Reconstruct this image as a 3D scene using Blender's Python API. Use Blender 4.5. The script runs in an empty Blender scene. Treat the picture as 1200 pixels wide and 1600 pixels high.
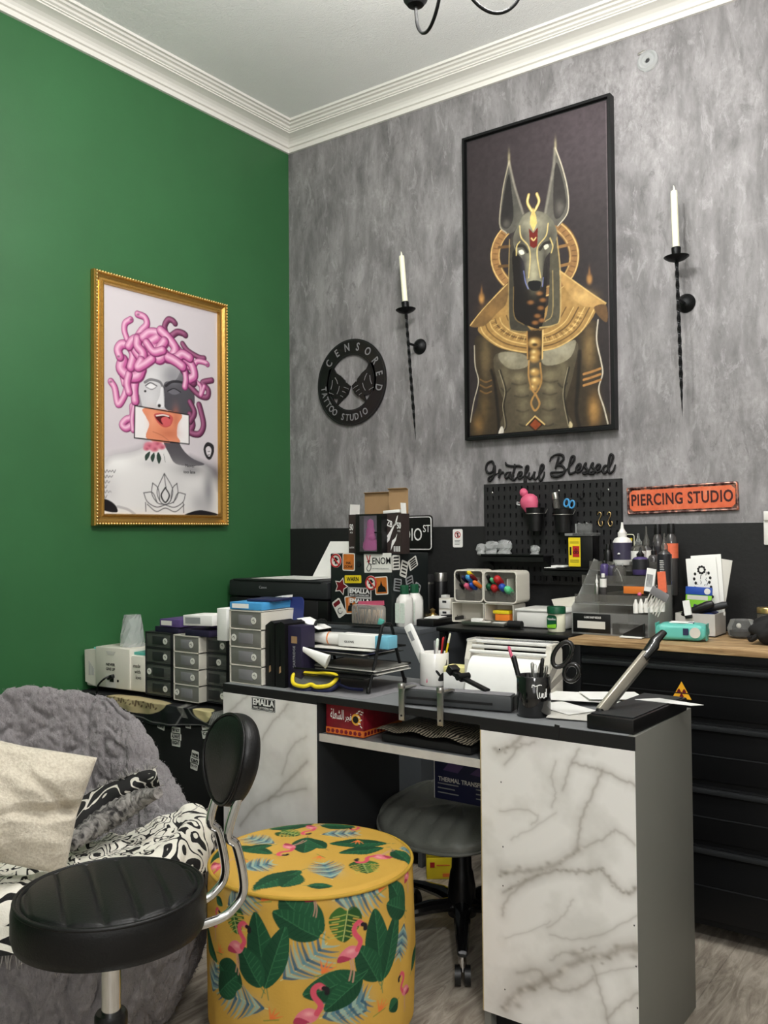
import bpy, bmesh, math, random
import numpy as np
from mathutils import Vector, Matrix
R = math.radians
random.seed(7); rng = np.random.default_rng(7)
scene = bpy.context.scene
COL = scene.collection

# ------------------------------------------------------------------ camera
F = 1400.24
YAW, PITCH, ROLL = R(36.1335), R(1.3218), R(-0.5031)
CAM = Vector((2.8183, -3.1206, 1.2))
fw = Vector((-math.sin(YAW)*math.cos(PITCH), math.cos(YAW)*math.cos(PITCH), math.sin(PITCH)))
r0 = Vector((math.cos(YAW), math.sin(YAW), 0)); u0 = r0.cross(fw)
rt = r0*math.cos(ROLL)+u0*math.sin(ROLL); up = rt.cross(fw)
cam = bpy.data.objects.new('camera', bpy.data.cameras.new('camera')); COL.objects.link(cam)
cam.matrix_world = Matrix(((rt.x, up.x, -fw.x, CAM.x), (rt.y, up.y, -fw.y, CAM.y), (rt.z, up.z, -fw.z, CAM.z), (0, 0, 0, 1)))
cam.data.sensor_fit = 'VERTICAL'; cam.data.sensor_height = 32.0; cam.data.lens = 32.0*F/1600.0
cam.data.clip_start = 0.05
scene.camera = cam

# ------------------------------------------------------------------ view, world, lights
scene.view_settings.view_transform = 'Standard'; scene.view_settings.look = 'None'
scene.view_settings.gamma = 1.0; scene.view_settings.exposure = 0.62
scene.view_settings.use_curve_mapping = False
world = bpy.data.worlds.new('world'); scene.world = world; world.use_nodes = True
world.node_tree.nodes['Background'].inputs[0].default_value = (0.8, 0.85, 0.9, 1)
world.node_tree.nodes['Background'].inputs[1].default_value = 0.15

def area(name, loc, target, sx, sy, power, color=(1, 1, 1)):
    d = bpy.data.lights.new(name, 'AREA'); d.shape = 'RECTANGLE'; d.size = sx; d.size_y = sy
    d.energy = power; d.color = color
    o = bpy.data.objects.new(name, d); COL.objects.link(o); o.location = loc
    o.rotation_euler = (Vector(target)-Vector(loc)).to_track_quat('-Z', 'Y').to_euler()
    return o
# unseen soft area fill from behind the camera; no window is built
area('camera_side_fill', (3.6, -4.7, 1.75), (1.6, -1.0, 1.1), 1.6, 1.5, 12, (0.97, 0.98, 1.0))
gl = bpy.data.lights.new('ceiling_fill', 'POINT'); gl.energy = 50; gl.shadow_soft_size = 0.14; gl.color = (1.0, 0.99, 0.98)
go = bpy.data.objects.new('ceiling_fill', gl); COL.objects.link(go); go.location = (3.1, -3.0, 2.35)   # added bare point light, brightens the ceiling and the view from the front
CH = Vector((1.778, -1.437, 2.42))           # centre of the chandelier hub
LAMP_W = 13

# ------------------------------------------------------------------ helpers
def ray(px, py):
    px = float(px); py = float(py)
    return (px-600)/F*rt-(py-800)/F*up+fw
def PZ(px, py, z):
    d = ray(px, py); return CAM+d*((z-CAM.z)/d.z)
def PY(px, py, y):
    d = ray(px, py); return CAM+d*((y-CAM.y)/d.y)
def PX(px, py, x):
    d = ray(px, py); return CAM+d*((x-CAM.x)/d.x)

def lin(c):
    out = []
    for v in c[:3]:
        v = v/255.0
        out.append(v/12.92 if v <= 0.04045 else ((v+0.055)/1.055)**2.4)
    return tuple(out)

def bsdf_of(m): return m.node_tree.nodes['Principled BSDF']
MATS = {}
def mat(name, rgb, rough=0.5, metal=0.0, var=0.06, bump=0.0, scale=40.0, coat=0.0, trans=0.0, ior=1.45, emit=0.0, spec=0.5, stretch=(1, 1, 1)):
    """principled material, rgb in 0..255 sRGB, with faint procedural variation of tone and relief"""
    m = bpy.data.materials.new(name); m.use_nodes = True
    nt = m.node_tree; b = bsdf_of(m); L = nt.links
    c = lin(rgb)
    b.inputs['Roughness'].default_value = rough; b.inputs['Metallic'].default_value = metal
    b.inputs['Coat Weight'].default_value = coat; b.inputs['IOR'].default_value = ior
    b.inputs['Transmission Weight'].default_value = trans
    b.inputs['Specular IOR Level'].default_value = spec
    tc = nt.nodes.new('ShaderNodeTexCoord'); mp = nt.nodes.new('ShaderNodeMapping')
    mp.inputs['Scale'].default_value = stretch
    L.new(tc.outputs['Object'], mp.inputs['Vector'])
    n = nt.nodes.new('ShaderNodeTexNoise'); n.inputs['Scale'].default_value = scale; n.inputs['Detail'].default_value = 5
    L.new(mp.outputs['Vector'], n.inputs['Vector'])
    mx = nt.nodes.new('ShaderNodeMix'); mx.data_type = 'RGBA'
    mx.inputs['A'].default_value = (*[v*(1-var) for v in c], 1); mx.inputs['B'].default_value = (*[min(1, v*(1+var)) for v in c], 1)
    L.new(n.outputs['Fac'], mx.inputs['Factor']); L.new(mx.outputs['Result'], b.inputs['Base Color'])
    if bump > 0:
        bp = nt.nodes.new('ShaderNodeBump'); bp.inputs['Strength'].default_value = bump; bp.inputs['Distance'].default_value = 0.004
        L.new(n.outputs['Fac'], bp.inputs['Height']); L.new(bp.outputs['Normal'], b.inputs['Normal'])
    if emit > 0:
        b.inputs['Emission Color'].default_value = (*c, 1); b.inputs['Emission Strength'].default_value = emit
    MATS[name] = m
    return m
def clear(name, rgb, alpha=0.25, rough=0.08):
    """thin clear plastic: part of the light passes straight through, part shows tint and gloss"""
    m = bpy.data.materials.new(name); m.use_nodes = True
    nt = m.node_tree; b = bsdf_of(m)
    b.inputs['Base Color'].default_value = (*lin(rgb), 1); b.inputs['Roughness'].default_value = rough
    fr = nt.nodes.new('ShaderNodeFresnel'); fr.inputs['IOR'].default_value = 1.45
    ma = nt.nodes.new('ShaderNodeMath'); ma.operation = 'MULTIPLY_ADD'; ma.inputs[1].default_value = 0.8; ma.inputs[2].default_value = alpha
    nt.links.new(fr.outputs[0], ma.inputs[0]); nt.links.new(ma.outputs[0], b.inputs['Alpha'])
    MATS[name] = m
    return m
def attr_mat(name, rough=0.5, bump=0.0, scale=300.0, coat=0.0, spec=0.4):
    """printed surface: the ink colours are stored on the mesh as the attribute 'ink'"""
    m = bpy.data.materials.new(name); m.use_nodes = True
    nt = m.node_tree; b = bsdf_of(m)
    a = nt.nodes.new('ShaderNodeAttribute'); a.attribute_name = 'ink'
    nt.links.new(a.outputs['Color'], b.inputs['Base Color'])
    b.inputs['Roughness'].default_value = rough; b.inputs['Coat Weight'].default_value = coat; b.inputs['Specular IOR Level'].default_value = spec
    if bump:
        n = nt.nodes.new('ShaderNodeTexNoise'); n.inputs['Scale'].default_value = scale
        tc = nt.nodes.new('ShaderNodeTexCoord'); nt.links.new(tc.outputs['Object'], n.inputs['Vector'])
        bp = nt.nodes.new('ShaderNodeBump'); bp.inputs['Strength'].default_value = bump; bp.inputs['Distance'].default_value = 0.002
        nt.links.new(n.outputs['Fac'], bp.inputs['Height']); nt.links.new(bp.outputs['Normal'], b.inputs['Normal'])
    MATS[name] = m
    return m

def tag(o, label=None, cat=None, group=None, kind=None):
    if label: o['label'] = label
    if cat: o['category'] = cat
    if group: o['group'] = group
    if kind: o['kind'] = kind
    return o
def thing(name, label, cat, loc=(0, 0, 0), rz=0.0, group=None, rot=None):
    o = bpy.data.objects.new(name, None); COL.objects.link(o)
    o.empty_display_size = 0.05
    o.location = loc; o.rotation_euler = rot if rot else (0, 0, rz)
    return tag(o, label, cat, group)
def dup(root, label, loc=None, rz=None, name=None):
    """copy a thing with its parts and sub-parts"""
    def cp(o, parent):
        c = o.copy(); COL.objects.link(c)
        if parent: c.parent = parent
        for ch in [k for k in KIDS.get(o.name, [])]: cp2 = cp(bpy.data.objects[ch], c); KIDS.setdefault(c.name, []).append(cp2.name)
        return c
    r = cp(root, None); r['label'] = label
    if loc is not None: r.location = loc
    if rz is not None: r.rotation_euler = (0, 0, rz)
    return r
KIDS = {}

class MB:
    def __init__(s): s.v = []; s.f = []
    def add(s, vs, fs):
        k = len(s.v); s.v += [tuple(v) for v in vs]; s.f += [tuple(i+k for i in f) for f in fs]; return s
    def box(s, c, d, rot=None, bev=0.0, seg=2):
        bm = bmesh.new(); bmesh.ops.create_cube(bm, size=1.0)
        for v in bm.verts: v.co = Vector((v.co.x*d[0], v.co.y*d[1], v.co.z*d[2]))
        if bev > 0:
            bev = min(bev, 0.49*min(d))
            bmesh.ops.bevel(bm, geom=bm.edges[:], offset=bev, segments=seg, profile=0.5, affect='EDGES')
        M = Matrix.Translation(Vector(c))
        if rot is not None:
            M = M @ (rot if isinstance(rot, Matrix) else Matrix.Rotation(rot[2], 4, 'Z') @ Matrix.Rotation(rot[1], 4, 'Y') @ Matrix.Rotation(rot[0], 4, 'X'))
        bm.verts.index_update()
        s.add([M @ v.co for v in bm.verts], [[v.index for v in f.verts] for f in bm.faces]); bm.free(); return s
    def bx(s, x0, x1, y0, y1, z0, z1, bev=0.0):
        return s.box(((x0+x1)/2, (y0+y1)/2, (z0+z1)/2), (abs(x1-x0), abs(y1-y0), abs(z1-z0)), None, bev)
    def lathe(s, prof, n=32, c=(0, 0, 0), M=None, cap=True, scale=(1, 1)):
        vs = []; fs = []; m = len(prof)
        for r, z in prof:
            for i in range(n):
                a = 2*math.pi*i/n; vs.append(Vector((r*math.cos(a)*scale[0], r*math.sin(a)*scale[1], z)))
        for j in range(m-1):
            for i in range(n):
                k = (i+1) % n; fs.append((j*n+i, j*n+k, (j+1)*n+k, (j+1)*n+i))
        if cap:
            if prof[0][0] > 1e-5: fs.append(tuple(reversed(range(n))))
            if prof[-1][0] > 1e-5: fs.append(tuple((m-1)*n+i for i in range(n)))
        T = Matrix.Translation(Vector(c)) @ (M if M else Matrix.Identity(4))
        return s.add([T @ v for v in vs], fs)
    def cyl(s, p0, p1, r0, r1=None, n=20):
        r1 = r0 if r1 is None else r1
        p0 = Vector(p0); p1 = Vector(p1); d = p1-p0
        M = d.to_track_quat('Z', 'Y').to_matrix().to_4x4()
        return s.lathe([(r0, 0), (r1, d.length)], n, p0, M)
    def tube(s, pts, r, n=10, closed=False, flat=1.0, twist=0.0):
        pts = [Vector(p) for p in pts]; m = len(pts)
        rs = r if isinstance(r, (list, tuple)) else [r]*m
        vs = []; fs = []; prev = None
        for i, p in enumerate(pts):
            if closed: t = pts[(i+1) % m]-pts[i-1]
            else: t = pts[min(i+1, m-1)]-pts[max(i-1, 0)]
            t.normalize()
            if prev is None:
                a = Vector((0, 0, 1)) if abs(t.z) < 0.9 else Vector((1, 0, 0))
                nrm = t.cross(a).normalized()
            else:
                nrm = (prev-t*prev.dot(t)).normalized()
            prev = nrm; b = t.cross(nrm)
            for k in range(n):
                a = 2*math.pi*k/n+twist*i
                vs.append(p+nrm*math.cos(a)*rs[i]+b*math.sin(a)*rs[i]*flat)
        for i in range(m if closed else m-1):
            j = (i+1) % m
            for k in range(n):
                l = (k+1) % n; fs.append((i*n+k, i*n+l, j*n+l, j*n+k))
        if not closed:
            fs.append(tuple(reversed(range(n)))); fs.append(tuple((m-1)*n+k for k in range(n)))
        return s.add(vs, fs)
    def prism(s, poly, d, M=None):
        """poly in the local x,z plane, front at y=0, thickness d towards +y"""
        n = len(poly)
        ar = sum(poly[i][0]*poly[(i+1) % n][1]-poly[(i+1) % n][0]*poly[i][1] for i in range(n))
        if ar < 0: poly = list(reversed(poly))
        vs = [Vector((x, 0, z)) for x, z in poly]+[Vector((x, d, z)) for x, z in poly]
        fs = [tuple(range(n)), tuple(reversed(range(n, 2*n)))]
        for i in range(n):
            j = (i+1) % n; fs.append((j, i, n+i, n+j))
        M = M if M else Matrix.Identity(4)
        return s.add([M @ v for v in vs], fs)
    def ball(s, c, r, sc=(1, 1, 1), n=20, M=None):
        prof = [(math.sin(math.pi*j/(n//2))*r, -math.cos(math.pi*j/(n//2))*r) for j in range(n//2+1)]
        prof[0] = (0.0001*r, -r); prof[-1] = (0.0001*r, r)
        S = Matrix.Diagonal((sc[0], sc[1], sc[2], 1))
        return s.lathe(prof, n, c, (M @ S) if M else S)
    def grid(s, fn, nu, nv, cu=False, two=False):
        vs = [fn(i/(nu if cu else nu-1), j/(nv-1)) for j in range(nv) for i in range(nu)]
        fs = []
        for j in range(nv-1):
            for i in range(nu if cu else nu-1):
                k = (i+1) % nu; fs.append((j*nu+i, j*nu+k, (j+1)*nu+k, (j+1)*nu+i))
        return s.add(vs, fs)
    def build(s, name, m, parent=None, smooth=35, label=None, kind=None):
        me = bpy.data.meshes.new(name); me.from_pydata(s.v, [], s.f); me.update()
        if smooth:
            me.polygons.foreach_set('use_smooth', [True]*len(me.polygons)); me.set_sharp_from_angle(angle=R(smooth))
        o = bpy.data.objects.new(name, me); COL.objects.link(o); me.materials.append(m)
        if parent: o.parent = parent; KIDS.setdefault(parent.name, []).append(o.name)
        if label: o['label'] = label
        if kind: o['kind'] = kind
        return o

def crom(pts, n=8, closed=False):
    """smooth curve through the points"""
    P = [np.array(p, float) for p in pts]; m = len(P); out = []
    rngk = range(m if closed else m-1)
    for i in rngk:
        p1, p2 = P[i], P[(i+1) % m]
        p0 = P[i-1] if (closed or i > 0) else 2*p1-p2
        p3 = P[(i+2) % m] if (closed or i+2 < m) else 2*p2-p1
        for k in range(n):
            t = k/n
            out.append(0.5*((2*p1)+(-p0+p2)*t+(2*p0-5*p1+4*p2-p3)*t*t+(-p0+3*p1-3*p2+p3)*t**3))
    if not closed: out.append(P[-1])
    return out

# text becomes a mesh that stands in the x,z plane of its parent, facing -y
FX = Matrix.Rotation(R(90), 4, 'X')
def text(s, size, loc, m, parent, M=None, wx=1.0, depth=0.0004, bold=0.0, align='CENTER', name='lettering', space=1.0, label=None):
    cu = bpy.data.curves.new('t', 'FONT'); cu.body = s; cu.size = size; cu.align_x = align; cu.align_y = 'CENTER'
    cu.extrude = depth; cu.offset = bold*size; cu.resolution_u = 3; cu.space_character = space
    o = bpy.data.objects.new('t', cu); COL.objects.link(o)
    dg = bpy.context.evaluated_depsgraph_get()
    me = bpy.data.meshes.new_from_object(o.evaluated_get(dg)); bpy.data.objects.remove(o)
    T = Matrix.Translation(Vector(loc)) @ (M if M else Matrix.Identity(4)) @ FX @ Matrix.Diagonal((wx, 1, 1, 1))
    me.transform(T); me.materials.clear(); me.materials.append(m); me.name = name
    q = bpy.data.objects.new(name, me); COL.objects.link(q)
    if parent: q.parent = parent; KIDS.setdefault(parent.name, []).append(q.name)
    if label: q['label'] = label
    return q

# ------------------------------------------------------------------ printed artwork painter
def homog(src, dst):
    A = []; b = []
    for (x, y), (X, Y) in zip(src, dst):
        A.append([x, y, 1, 0, 0, 0, -X*x, -X*y]); b.append(X)
        A.append([0, 0, 0, x, y, 1, -Y*x, -Y*y]); b.append(Y)
    h = np.linalg.solve(np.array(A, float), np.array(b, float)); return np.append(h, 1).reshape(3, 3)
class Canvas:
    def __init__(s, w, h, rgb, H=None, conv=None):
        s.w, s.h = w*2, h*2; s.a = np.ones((s.h, s.w, 3))*np.array(lin(rgb)); s.H = H; s.conv = conv
        s.k = 1.0
    def T(s, pts):
        out = []
        for p in pts:
            if s.conv: q = s.conv(p)
            elif s.H is not None:
                v = s.H @ np.array([p[0], p[1], 1.0]); q = (v[0]/v[2], v[1]/v[2])
            else: q = p
            out.append((q[0]*s.w, q[1]*s.h))
        return np.array(out)
    def win(s, P, m):
        x0 = int(max(0, P[:, 0].min()-m)); x1 = int(min(s.w, P[:, 0].max()+m+1))
        y0 = int(max(0, P[:, 1].min()-m)); y1 = int(min(s.h, P[:, 1].max()+m+1))
        if x1 <= x0 or y1 <= y0: return None
        X, Y = np.meshgrid(np.arange(x0, x1)+.5, np.arange(y0, y1)+.5); return x0, x1, y0, y1, X, Y
    def put(s, w, mask, rgb, a):
        x0, x1, y0, y1 = w[:4]; c = np.array(lin(rgb)); mk = (mask*a)[..., None]
        s.a[y0:y1, x0:x1] = s.a[y0:y1, x0:x1]*(1-mk)+c*mk
    def poly(s, pts, rgb, a=1.0, smooth=True, soft=0.0):
        P = crom(pts, 5, True) if smooth else pts
        P = s.T(P); w = s.win(P, 2)
        if w is None: return
        X, Y = w[4], w[5]; ins = np.zeros(X.shape, bool); n = len(P)
        for i in range(n):
            x1, y1 = P[i]; x2, y2 = P[(i+1) % n]
            if y1 == y2: continue
            c = ((y1 > Y) != (y2 > Y)) & (X < (x2-x1)*(Y-y1)/(y2-y1)+x1); ins ^= c
        s.put(w, ins.astype(float), rgb, a)
    def stroke(s, pts, wd, rgb, a=1.0, smooth=True, taper=False, soft=1.0, off=(0, 0)):
        P = crom(pts, 5) if smooth and len(pts) > 2 else pts
        P = [(p[0]+off[0], p[1]+off[1]) for p in P]
        P = s.T(P); wd = wd*s.k; w = s.win(P, wd+2+soft)
        if w is None: return
        X, Y = w[4], w[5]; best = np.full(X.shape, -1e9); n = len(P)-1
        for i in range(n):
            ax, ay = P[i]; bx, by = P[i+1]; dx, dy = bx-ax, by-ay; L2 = dx*dx+dy*dy+1e-9
            t = np.clip(((X-ax)*dx+(Y-ay)*dy)/L2, 0, 1); d = np.hypot(X-ax-t*dx, Y-ay-t*dy)
            g = (i+t)/n; hw = wd/2*((1-g*0.85) if taper else 1.0)
            best = np.maximum(best, (hw-d))
        s.put(w, np.clip(best/soft+.5, 0, 1), rgb, a)
    def blob(s, c, rx, ry, rgb, a=1.0, p=2.0):
        P = s.T([(c[0]-rx*2, c[1]-ry*2), (c[0]+rx*2, c[1]+ry*2), (c[0]-rx*2, c[1]+ry*2), (c[0]+rx*2, c[1]-ry*2)]); w = s.win(P, 0)
        if w is None: return
        C = s.T([c])[0]; A = s.T([(c[0]+rx, c[1])])[0]-C; B = s.T([(c[0], c[1]+ry)])[0]-C
        M = np.linalg.inv(np.array([[A[0], B[0]], [A[1], B[1]]])); X = w[4]-C[0]; Y = w[5]-C[1]
        uu = M[0, 0]*X+M[0, 1]*Y; vv = M[1, 0]*X+M[1, 1]*Y
        s.put(w, np.exp(-(uu*uu+vv*vv)**(p/2)), rgb, a)
    def snake(s, pts, wd, dark, mid, light, taper=False):
        s.stroke(pts, wd, dark, 1, taper=taper); s.stroke(pts, wd*.78, mid, 1, taper=taper, soft=3, off=(-wd*.06, -wd*.06))
        s.stroke(pts, wd*.34, light, .85, taper=taper, soft=wd*s.k*.35, off=(-wd*.14, -wd*.14))
    def done(s):
        return s.a.reshape(s.h//2, 2, s.w//2, 2, 3).mean((1, 3))
def fill_noise(h, w, s, octv=4, seed=1):
    g = np.random.default_rng(seed); out = np.zeros((h, w)); amp = 1; tot = 0
    for o in range(octv):
        n = max(2, int(s*2**o)); m = max(2, int(n*h/w)+1); r = g.random((m+2, n+2))
        y = np.linspace(0, m, h); x = np.linspace(0, n, w); yi = y.astype(int); xi = x.astype(int); fy = (y-yi)[:, None]; fx = (x-xi)[None]
        fy = fy*fy*(3-2*fy); fx = fx*fx*(3-2*fx)
        a = r[yi][:, xi]; b = r[yi][:, xi+1]; c = r[yi+1][:, xi]; d = r[yi+1][:, xi+1]
        out += amp*((a*(1-fx)+b*fx)*(1-fy)+(c*(1-fx)+d*fx)*fy); tot += amp; amp *= .5
    return out/tot
def inked(name, img, pos, m, parent=None, wrap=False, smooth=False, label=None):
    """mesh of a printed surface: img[h,w,3] ink, pos(u,v) arrays -> (n,3) points; v runs down"""
    h, w = img.shape[:2]
    nx = w if wrap else w
    U, V = np.meshgrid(np.arange(nx)/(nx if wrap else nx-1), np.arange(h)/(h-1))
    co = pos(U.ravel(), V.ravel()).astype(np.float32)
    idx = np.arange(nx*h).reshape(h, nx)
    if wrap: idx = np.concatenate([idx, idx[:, :1]], 1)
    q = np.stack([idx[1:, :-1], idx[1:, 1:], idx[:-1, 1:], idx[:-1, :-1]], -1).reshape(-1, 4)
    me = bpy.data.meshes.new(name); me.vertices.add(len(co)); me.vertices.foreach_set('co', co.ravel())
    me.loops.add(q.size); me.loops.foreach_set('vertex_index', q.ravel().astype(np.int32))
    me.polygons.add(len(q)); me.polygons.foreach_set('loop_start', (np.arange(len(q))*4).astype(np.int32))
    me.polygons.foreach_set('use_smooth', np.ones(len(q), bool) if smooth else np.zeros(len(q), bool))
    me.update(calc_edges=True)
    at = me.color_attributes.new('ink', 'FLOAT_COLOR', 'POINT')
    rgba = np.ones((len(co), 4), np.float32); rgba[:, :3] = img.reshape(-1, 3)[:len(co)]
    at.data.foreach_set('color', rgba.ravel())
    o = bpy.data.objects.new(name, me); COL.objects.link(o); me.materials.append(m)
    if parent: o.parent = parent; KIDS.setdefault(parent.name, []).append(o.name)
    if label: o['label'] = label
    return o
def flat_xz(x0, x1, z1, z0, y):
    return lambda U, V: np.stack([x0+(x1-x0)*U, np.full_like(U, y), z1+(z0-z1)*V], -1)

# ------------------------------------------------------------------ materials of the room
def nodes_mat(name, rough=0.8):
    m = bpy.data.materials.new(name); m.use_nodes = True; b = bsdf_of(m); b.inputs['Roughness'].default_value = rough
    MATS[name] = m; return m, m.node_tree, b
def nz(nt, scale, detail=6, rough=.55, stretch=(1, 1, 1), dist=0.0):
    tc = nt.nodes.new('ShaderNodeTexCoord'); mp = nt.nodes.new('ShaderNodeMapping'); mp.inputs['Scale'].default_value = stretch
    nt.links.new(tc.outputs['Object'], mp.inputs['Vector'])
    n = nt.nodes.new('ShaderNodeTexNoise'); n.inputs['Scale'].default_value = scale; n.inputs['Detail'].default_value = detail
    n.inputs['Roughness'].default_value = rough; n.inputs['Distortion'].default_value = dist
    nt.links.new(mp.outputs['Vector'], n.inputs['Vector']); return n
def rmp(nt, src, stops, interp='LINEAR'):
    r = nt.nodes.new('ShaderNodeValToRGB'); r.color_ramp.interpolation = interp; e = r.color_ramp.elements
    while len(e) < len(stops): e.new(0.5)
    for k, (p, c) in enumerate(stops): e[k].position = p; e[k].color = (*lin(c), 1) if max(c) > 1 else (*c, 1)
    nt.links.new(src, r.inputs['Fac']); return r
def mixc(nt, fac, a, b, mode='MIX'):
    x = nt.nodes.new('ShaderNodeMix'); x.data_type = 'RGBA'; x.blend_type = mode
    if isinstance(fac, float): x.inputs['Factor'].default_value = fac
    else: nt.links.new(fac, x.inputs['Factor'])
    nt.links.new(a, x.inputs['A']); nt.links.new(b, x.inputs['B']); return x.outputs['Result']
def bumpn(nt, src, b, st, dist=0.003):
    bp = nt.nodes.new('ShaderNodeBump'); bp.inputs['Strength'].default_value = st; bp.inputs['Distance'].default_value = dist
    nt.links.new(src, bp.inputs['Height']); nt.links.new(bp.outputs['Normal'], b.inputs['Normal'])

m, nt, b = nodes_mat('concrete_wallpaper', 0.62)
a1 = nz(nt, 5.0, 9, .62, (1.5, 1.5, .55), .5); r1 = rmp(nt, a1.outputs['Fac'], [(.34, (98, 96, 97)), (.5, (124, 122, 123)), (.66, (150, 147, 149))])
a2 = nz(nt, 9, 9, .72, (1.5, 1.5, .42), .3); r2 = rmp(nt, a2.outputs['Fac'], [(.38, (92, 90, 91)), (.5, (128, 126, 127)), (.62, (164, 161, 163))])
a3 = nz(nt, 2.6, 8, .6, (1, 1, .8), 1.2); r3 = rmp(nt, a3.outputs['Fac'], [(.50, (0, 0, 0)), (.66, (1., 1., 1.))])
c = mixc(nt, .42, r1.outputs[0], r2.outputs[0])
a4 = nz(nt, 60, 6, .7, (1, 1, .6)); r4 = rmp(nt, a4.outputs['Fac'], [(.4, (134, 131, 132)), (.62, (186, 183, 185))])
f = nt.nodes.new('ShaderNodeMath'); f.operation = 'MULTIPLY'; f.inputs[1].default_value = .42; nt.links.new(r3.outputs[0], f.inputs[0])
c = mixc(nt, f.outputs[0], c, r4.outputs[0])
a5 = nz(nt, 13, 10, .75, (1.5, 1.5, .6), .7); r5 = rmp(nt, a5.outputs['Fac'], [(.55, (0., 0., 0.)), (.62, (.5, .5, .5))]); r6 = rmp(nt, a5.outputs['Fac'], [(.36, (.5, .5, .5)), (.43, (0., 0., 0.))])
k1 = rmp(nt, a4.outputs['Fac'], [(.3, (158, 156, 158)), (.7, (176, 173, 175))]); k2 = rmp(nt, a4.outputs['Fac'], [(.3, (78, 76, 77)), (.7, (96, 94, 95))])
c = mixc(nt, r5.outputs[0], c, k1.outputs[0]); c = mixc(nt, r6.outputs[0], c, k2.outputs[0]); nt.links.new(c, b.inputs['Base Color']); bumpn(nt, a4.outputs['Fac'], b, .15)
m, nt, b = nodes_mat('green_paint', 0.5)
a1 = nz(nt, 3, 4); r1 = rmp(nt, a1.outputs['Fac'], [(.3, (44, 96, 54)), (.7, (48, 103, 59))]); nt.links.new(r1.outputs[0], b.inputs['Base Color'])
a2 = nz(nt, 180, 3); bumpn(nt, a2.outputs['Fac'], b, .12)
m, nt, b = nodes_mat('textured_plaster', 0.75)
a1 = nz(nt, 2, 4); r1 = rmp(nt, a1.outputs['Fac'], [(.3, (238, 239, 239)), (.7, (244, 245, 244))]); nt.links.new(r1.outputs[0], b.inputs['Base Color'])
a2 = nz(nt, 70, 6, .6, (1, 1.4, 1), 1.5); bumpn(nt, a2.outputs['Fac'], b, .55, .006)
mat('moulding_white', (226, 224, 218), .45, var=.01, bump=.05)
m, nt, b = nodes_mat('black_dado', 0.7)
a1 = nz(nt, 60, 4, .6, (1, 1, 1)); r1 = rmp(nt, a1.outputs['Fac'], [(.3, (14, 15, 15)), (.7, (20, 21, 21))]); nt.links.new(r1.outputs[0], b.inputs['Base Color']); bumpn(nt, a1.outputs['Fac'], b, .3)
m, nt, b = nodes_mat('wood_laminate_floor', 0.42)
tcn = nt.nodes.new('ShaderNodeTexCoord'); mpn = nt.nodes.new('ShaderNodeMapping'); mpn.inputs['Rotation'].default_value = (0, 0, R(90)); nt.links.new(tcn.outputs['Object'], mpn.inputs['Vector'])
bk = nt.nodes.new('ShaderNodeTexBrick'); bk.inputs['Scale'].default_value = 1; bk.inputs['Brick Width'].default_value = 1.2; bk.inputs['Row Height'].default_value = .19
bk.inputs['Mortar Size'].default_value = .0015; bk.inputs['Color1'].default_value = (*lin((150, 140, 127)), 1); bk.inputs['Color2'].default_value = (*lin((128, 119, 108)), 1); bk.inputs['Mortar'].default_value = (*lin((60, 55, 50)), 1)
nt.links.new(mpn.outputs['Vector'], bk.inputs['Vector'])
a1 = nz(nt, 4, 8, .65, (6, 1, 1), 2.2); r1 = rmp(nt, a1.outputs['Fac'], [(.36, (124, 112, 100)), (.5, (172, 162, 148)), (.64, (208, 200, 186))])
nt.links.new(mixc(nt, .62, bk.outputs['Color'], r1.outputs[0]), b.inputs['Base Color']); bumpn(nt, a1.outputs['Fac'], b, .1)
mat('plain_wall', (188, 186, 180), .8, var=.02)

# ------------------------------------------------------------------ room
RX, RY, RZ = 4.5, -4.9, 3.08
DADO = 1.222
def st(name, mb, mname, **k): return tag(mb.build(name, MATS[mname], smooth=k.get('smooth', 30)), kind='structure')
st('floor', MB().bx(-.12, RX+.12, RY-.12, .12, -.06, 0), 'wood_laminate_floor')
st('ceiling', MB().bx(-.12, RX+.12, RY-.12, .12, RZ, RZ+.08), 'textured_plaster')
st('wall_left', MB().bx(-.12, 0, RY, .12, 0, RZ), 'green_paint')
st('wall_back', MB().bx(0, RX+.12, 0, .12, 0, RZ), 'concrete_wallpaper')
st('wall_right', MB().bx(RX, RX+.12, RY, 0, 0, RZ), 'plain_wall')
st('wall_front', MB().bx(-.12, RX+.12, RY-.12, RY, 0, RZ), 'plain_wall')
st('trim_1', MB().bx(0, RX, -.004, 0.001, 0, DADO), 'black_dado')
prof = [(0, 2.984), (.012, 2.984), (.0135, 2.999), (.008, 3.001), (.009, 3.005), (.018, 3.007)]
prof += [(.018+.058*(1-math.cos(t*math.pi/2)), 3.007+.031*math.sin(t*math.pi/2)) for t in (.2, .4, .6, .8, 1)]
prof += [(.076, 3.043), (.083, 3.044), (.083, 3.048), (.092, 3.051), (.096, 3.057), (.091, 3.060), (.104, 3.062), (.109, 3.068), (.104, 3.070), (.117, 3.071), (.120, 3.081), (0, 3.081)]
def crown(name, axis):
    mb = MB(); n = len(prof); vs = []
    if axis == 'y':
        for p, z in prof: vs.append((p, -p, z))
        for p, z in prof: vs.append((p, RY, z))
    else:
        for p, z in prof: vs.append((p, -p, z))
        for p, z in prof: vs.append((RX, -p, z))
    fs = [((i+1) % n, i, n+i, n+(i+1) % n) if axis == 'y' else (i, (i+1) % n, n+(i+1) % n, n+i) for i in range(n)]
    mb.add(vs, fs); st(name, mb, 'moulding_white', smooth=12)
crown('trim_2', 'y'); crown('trim_3', 'x')

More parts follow.
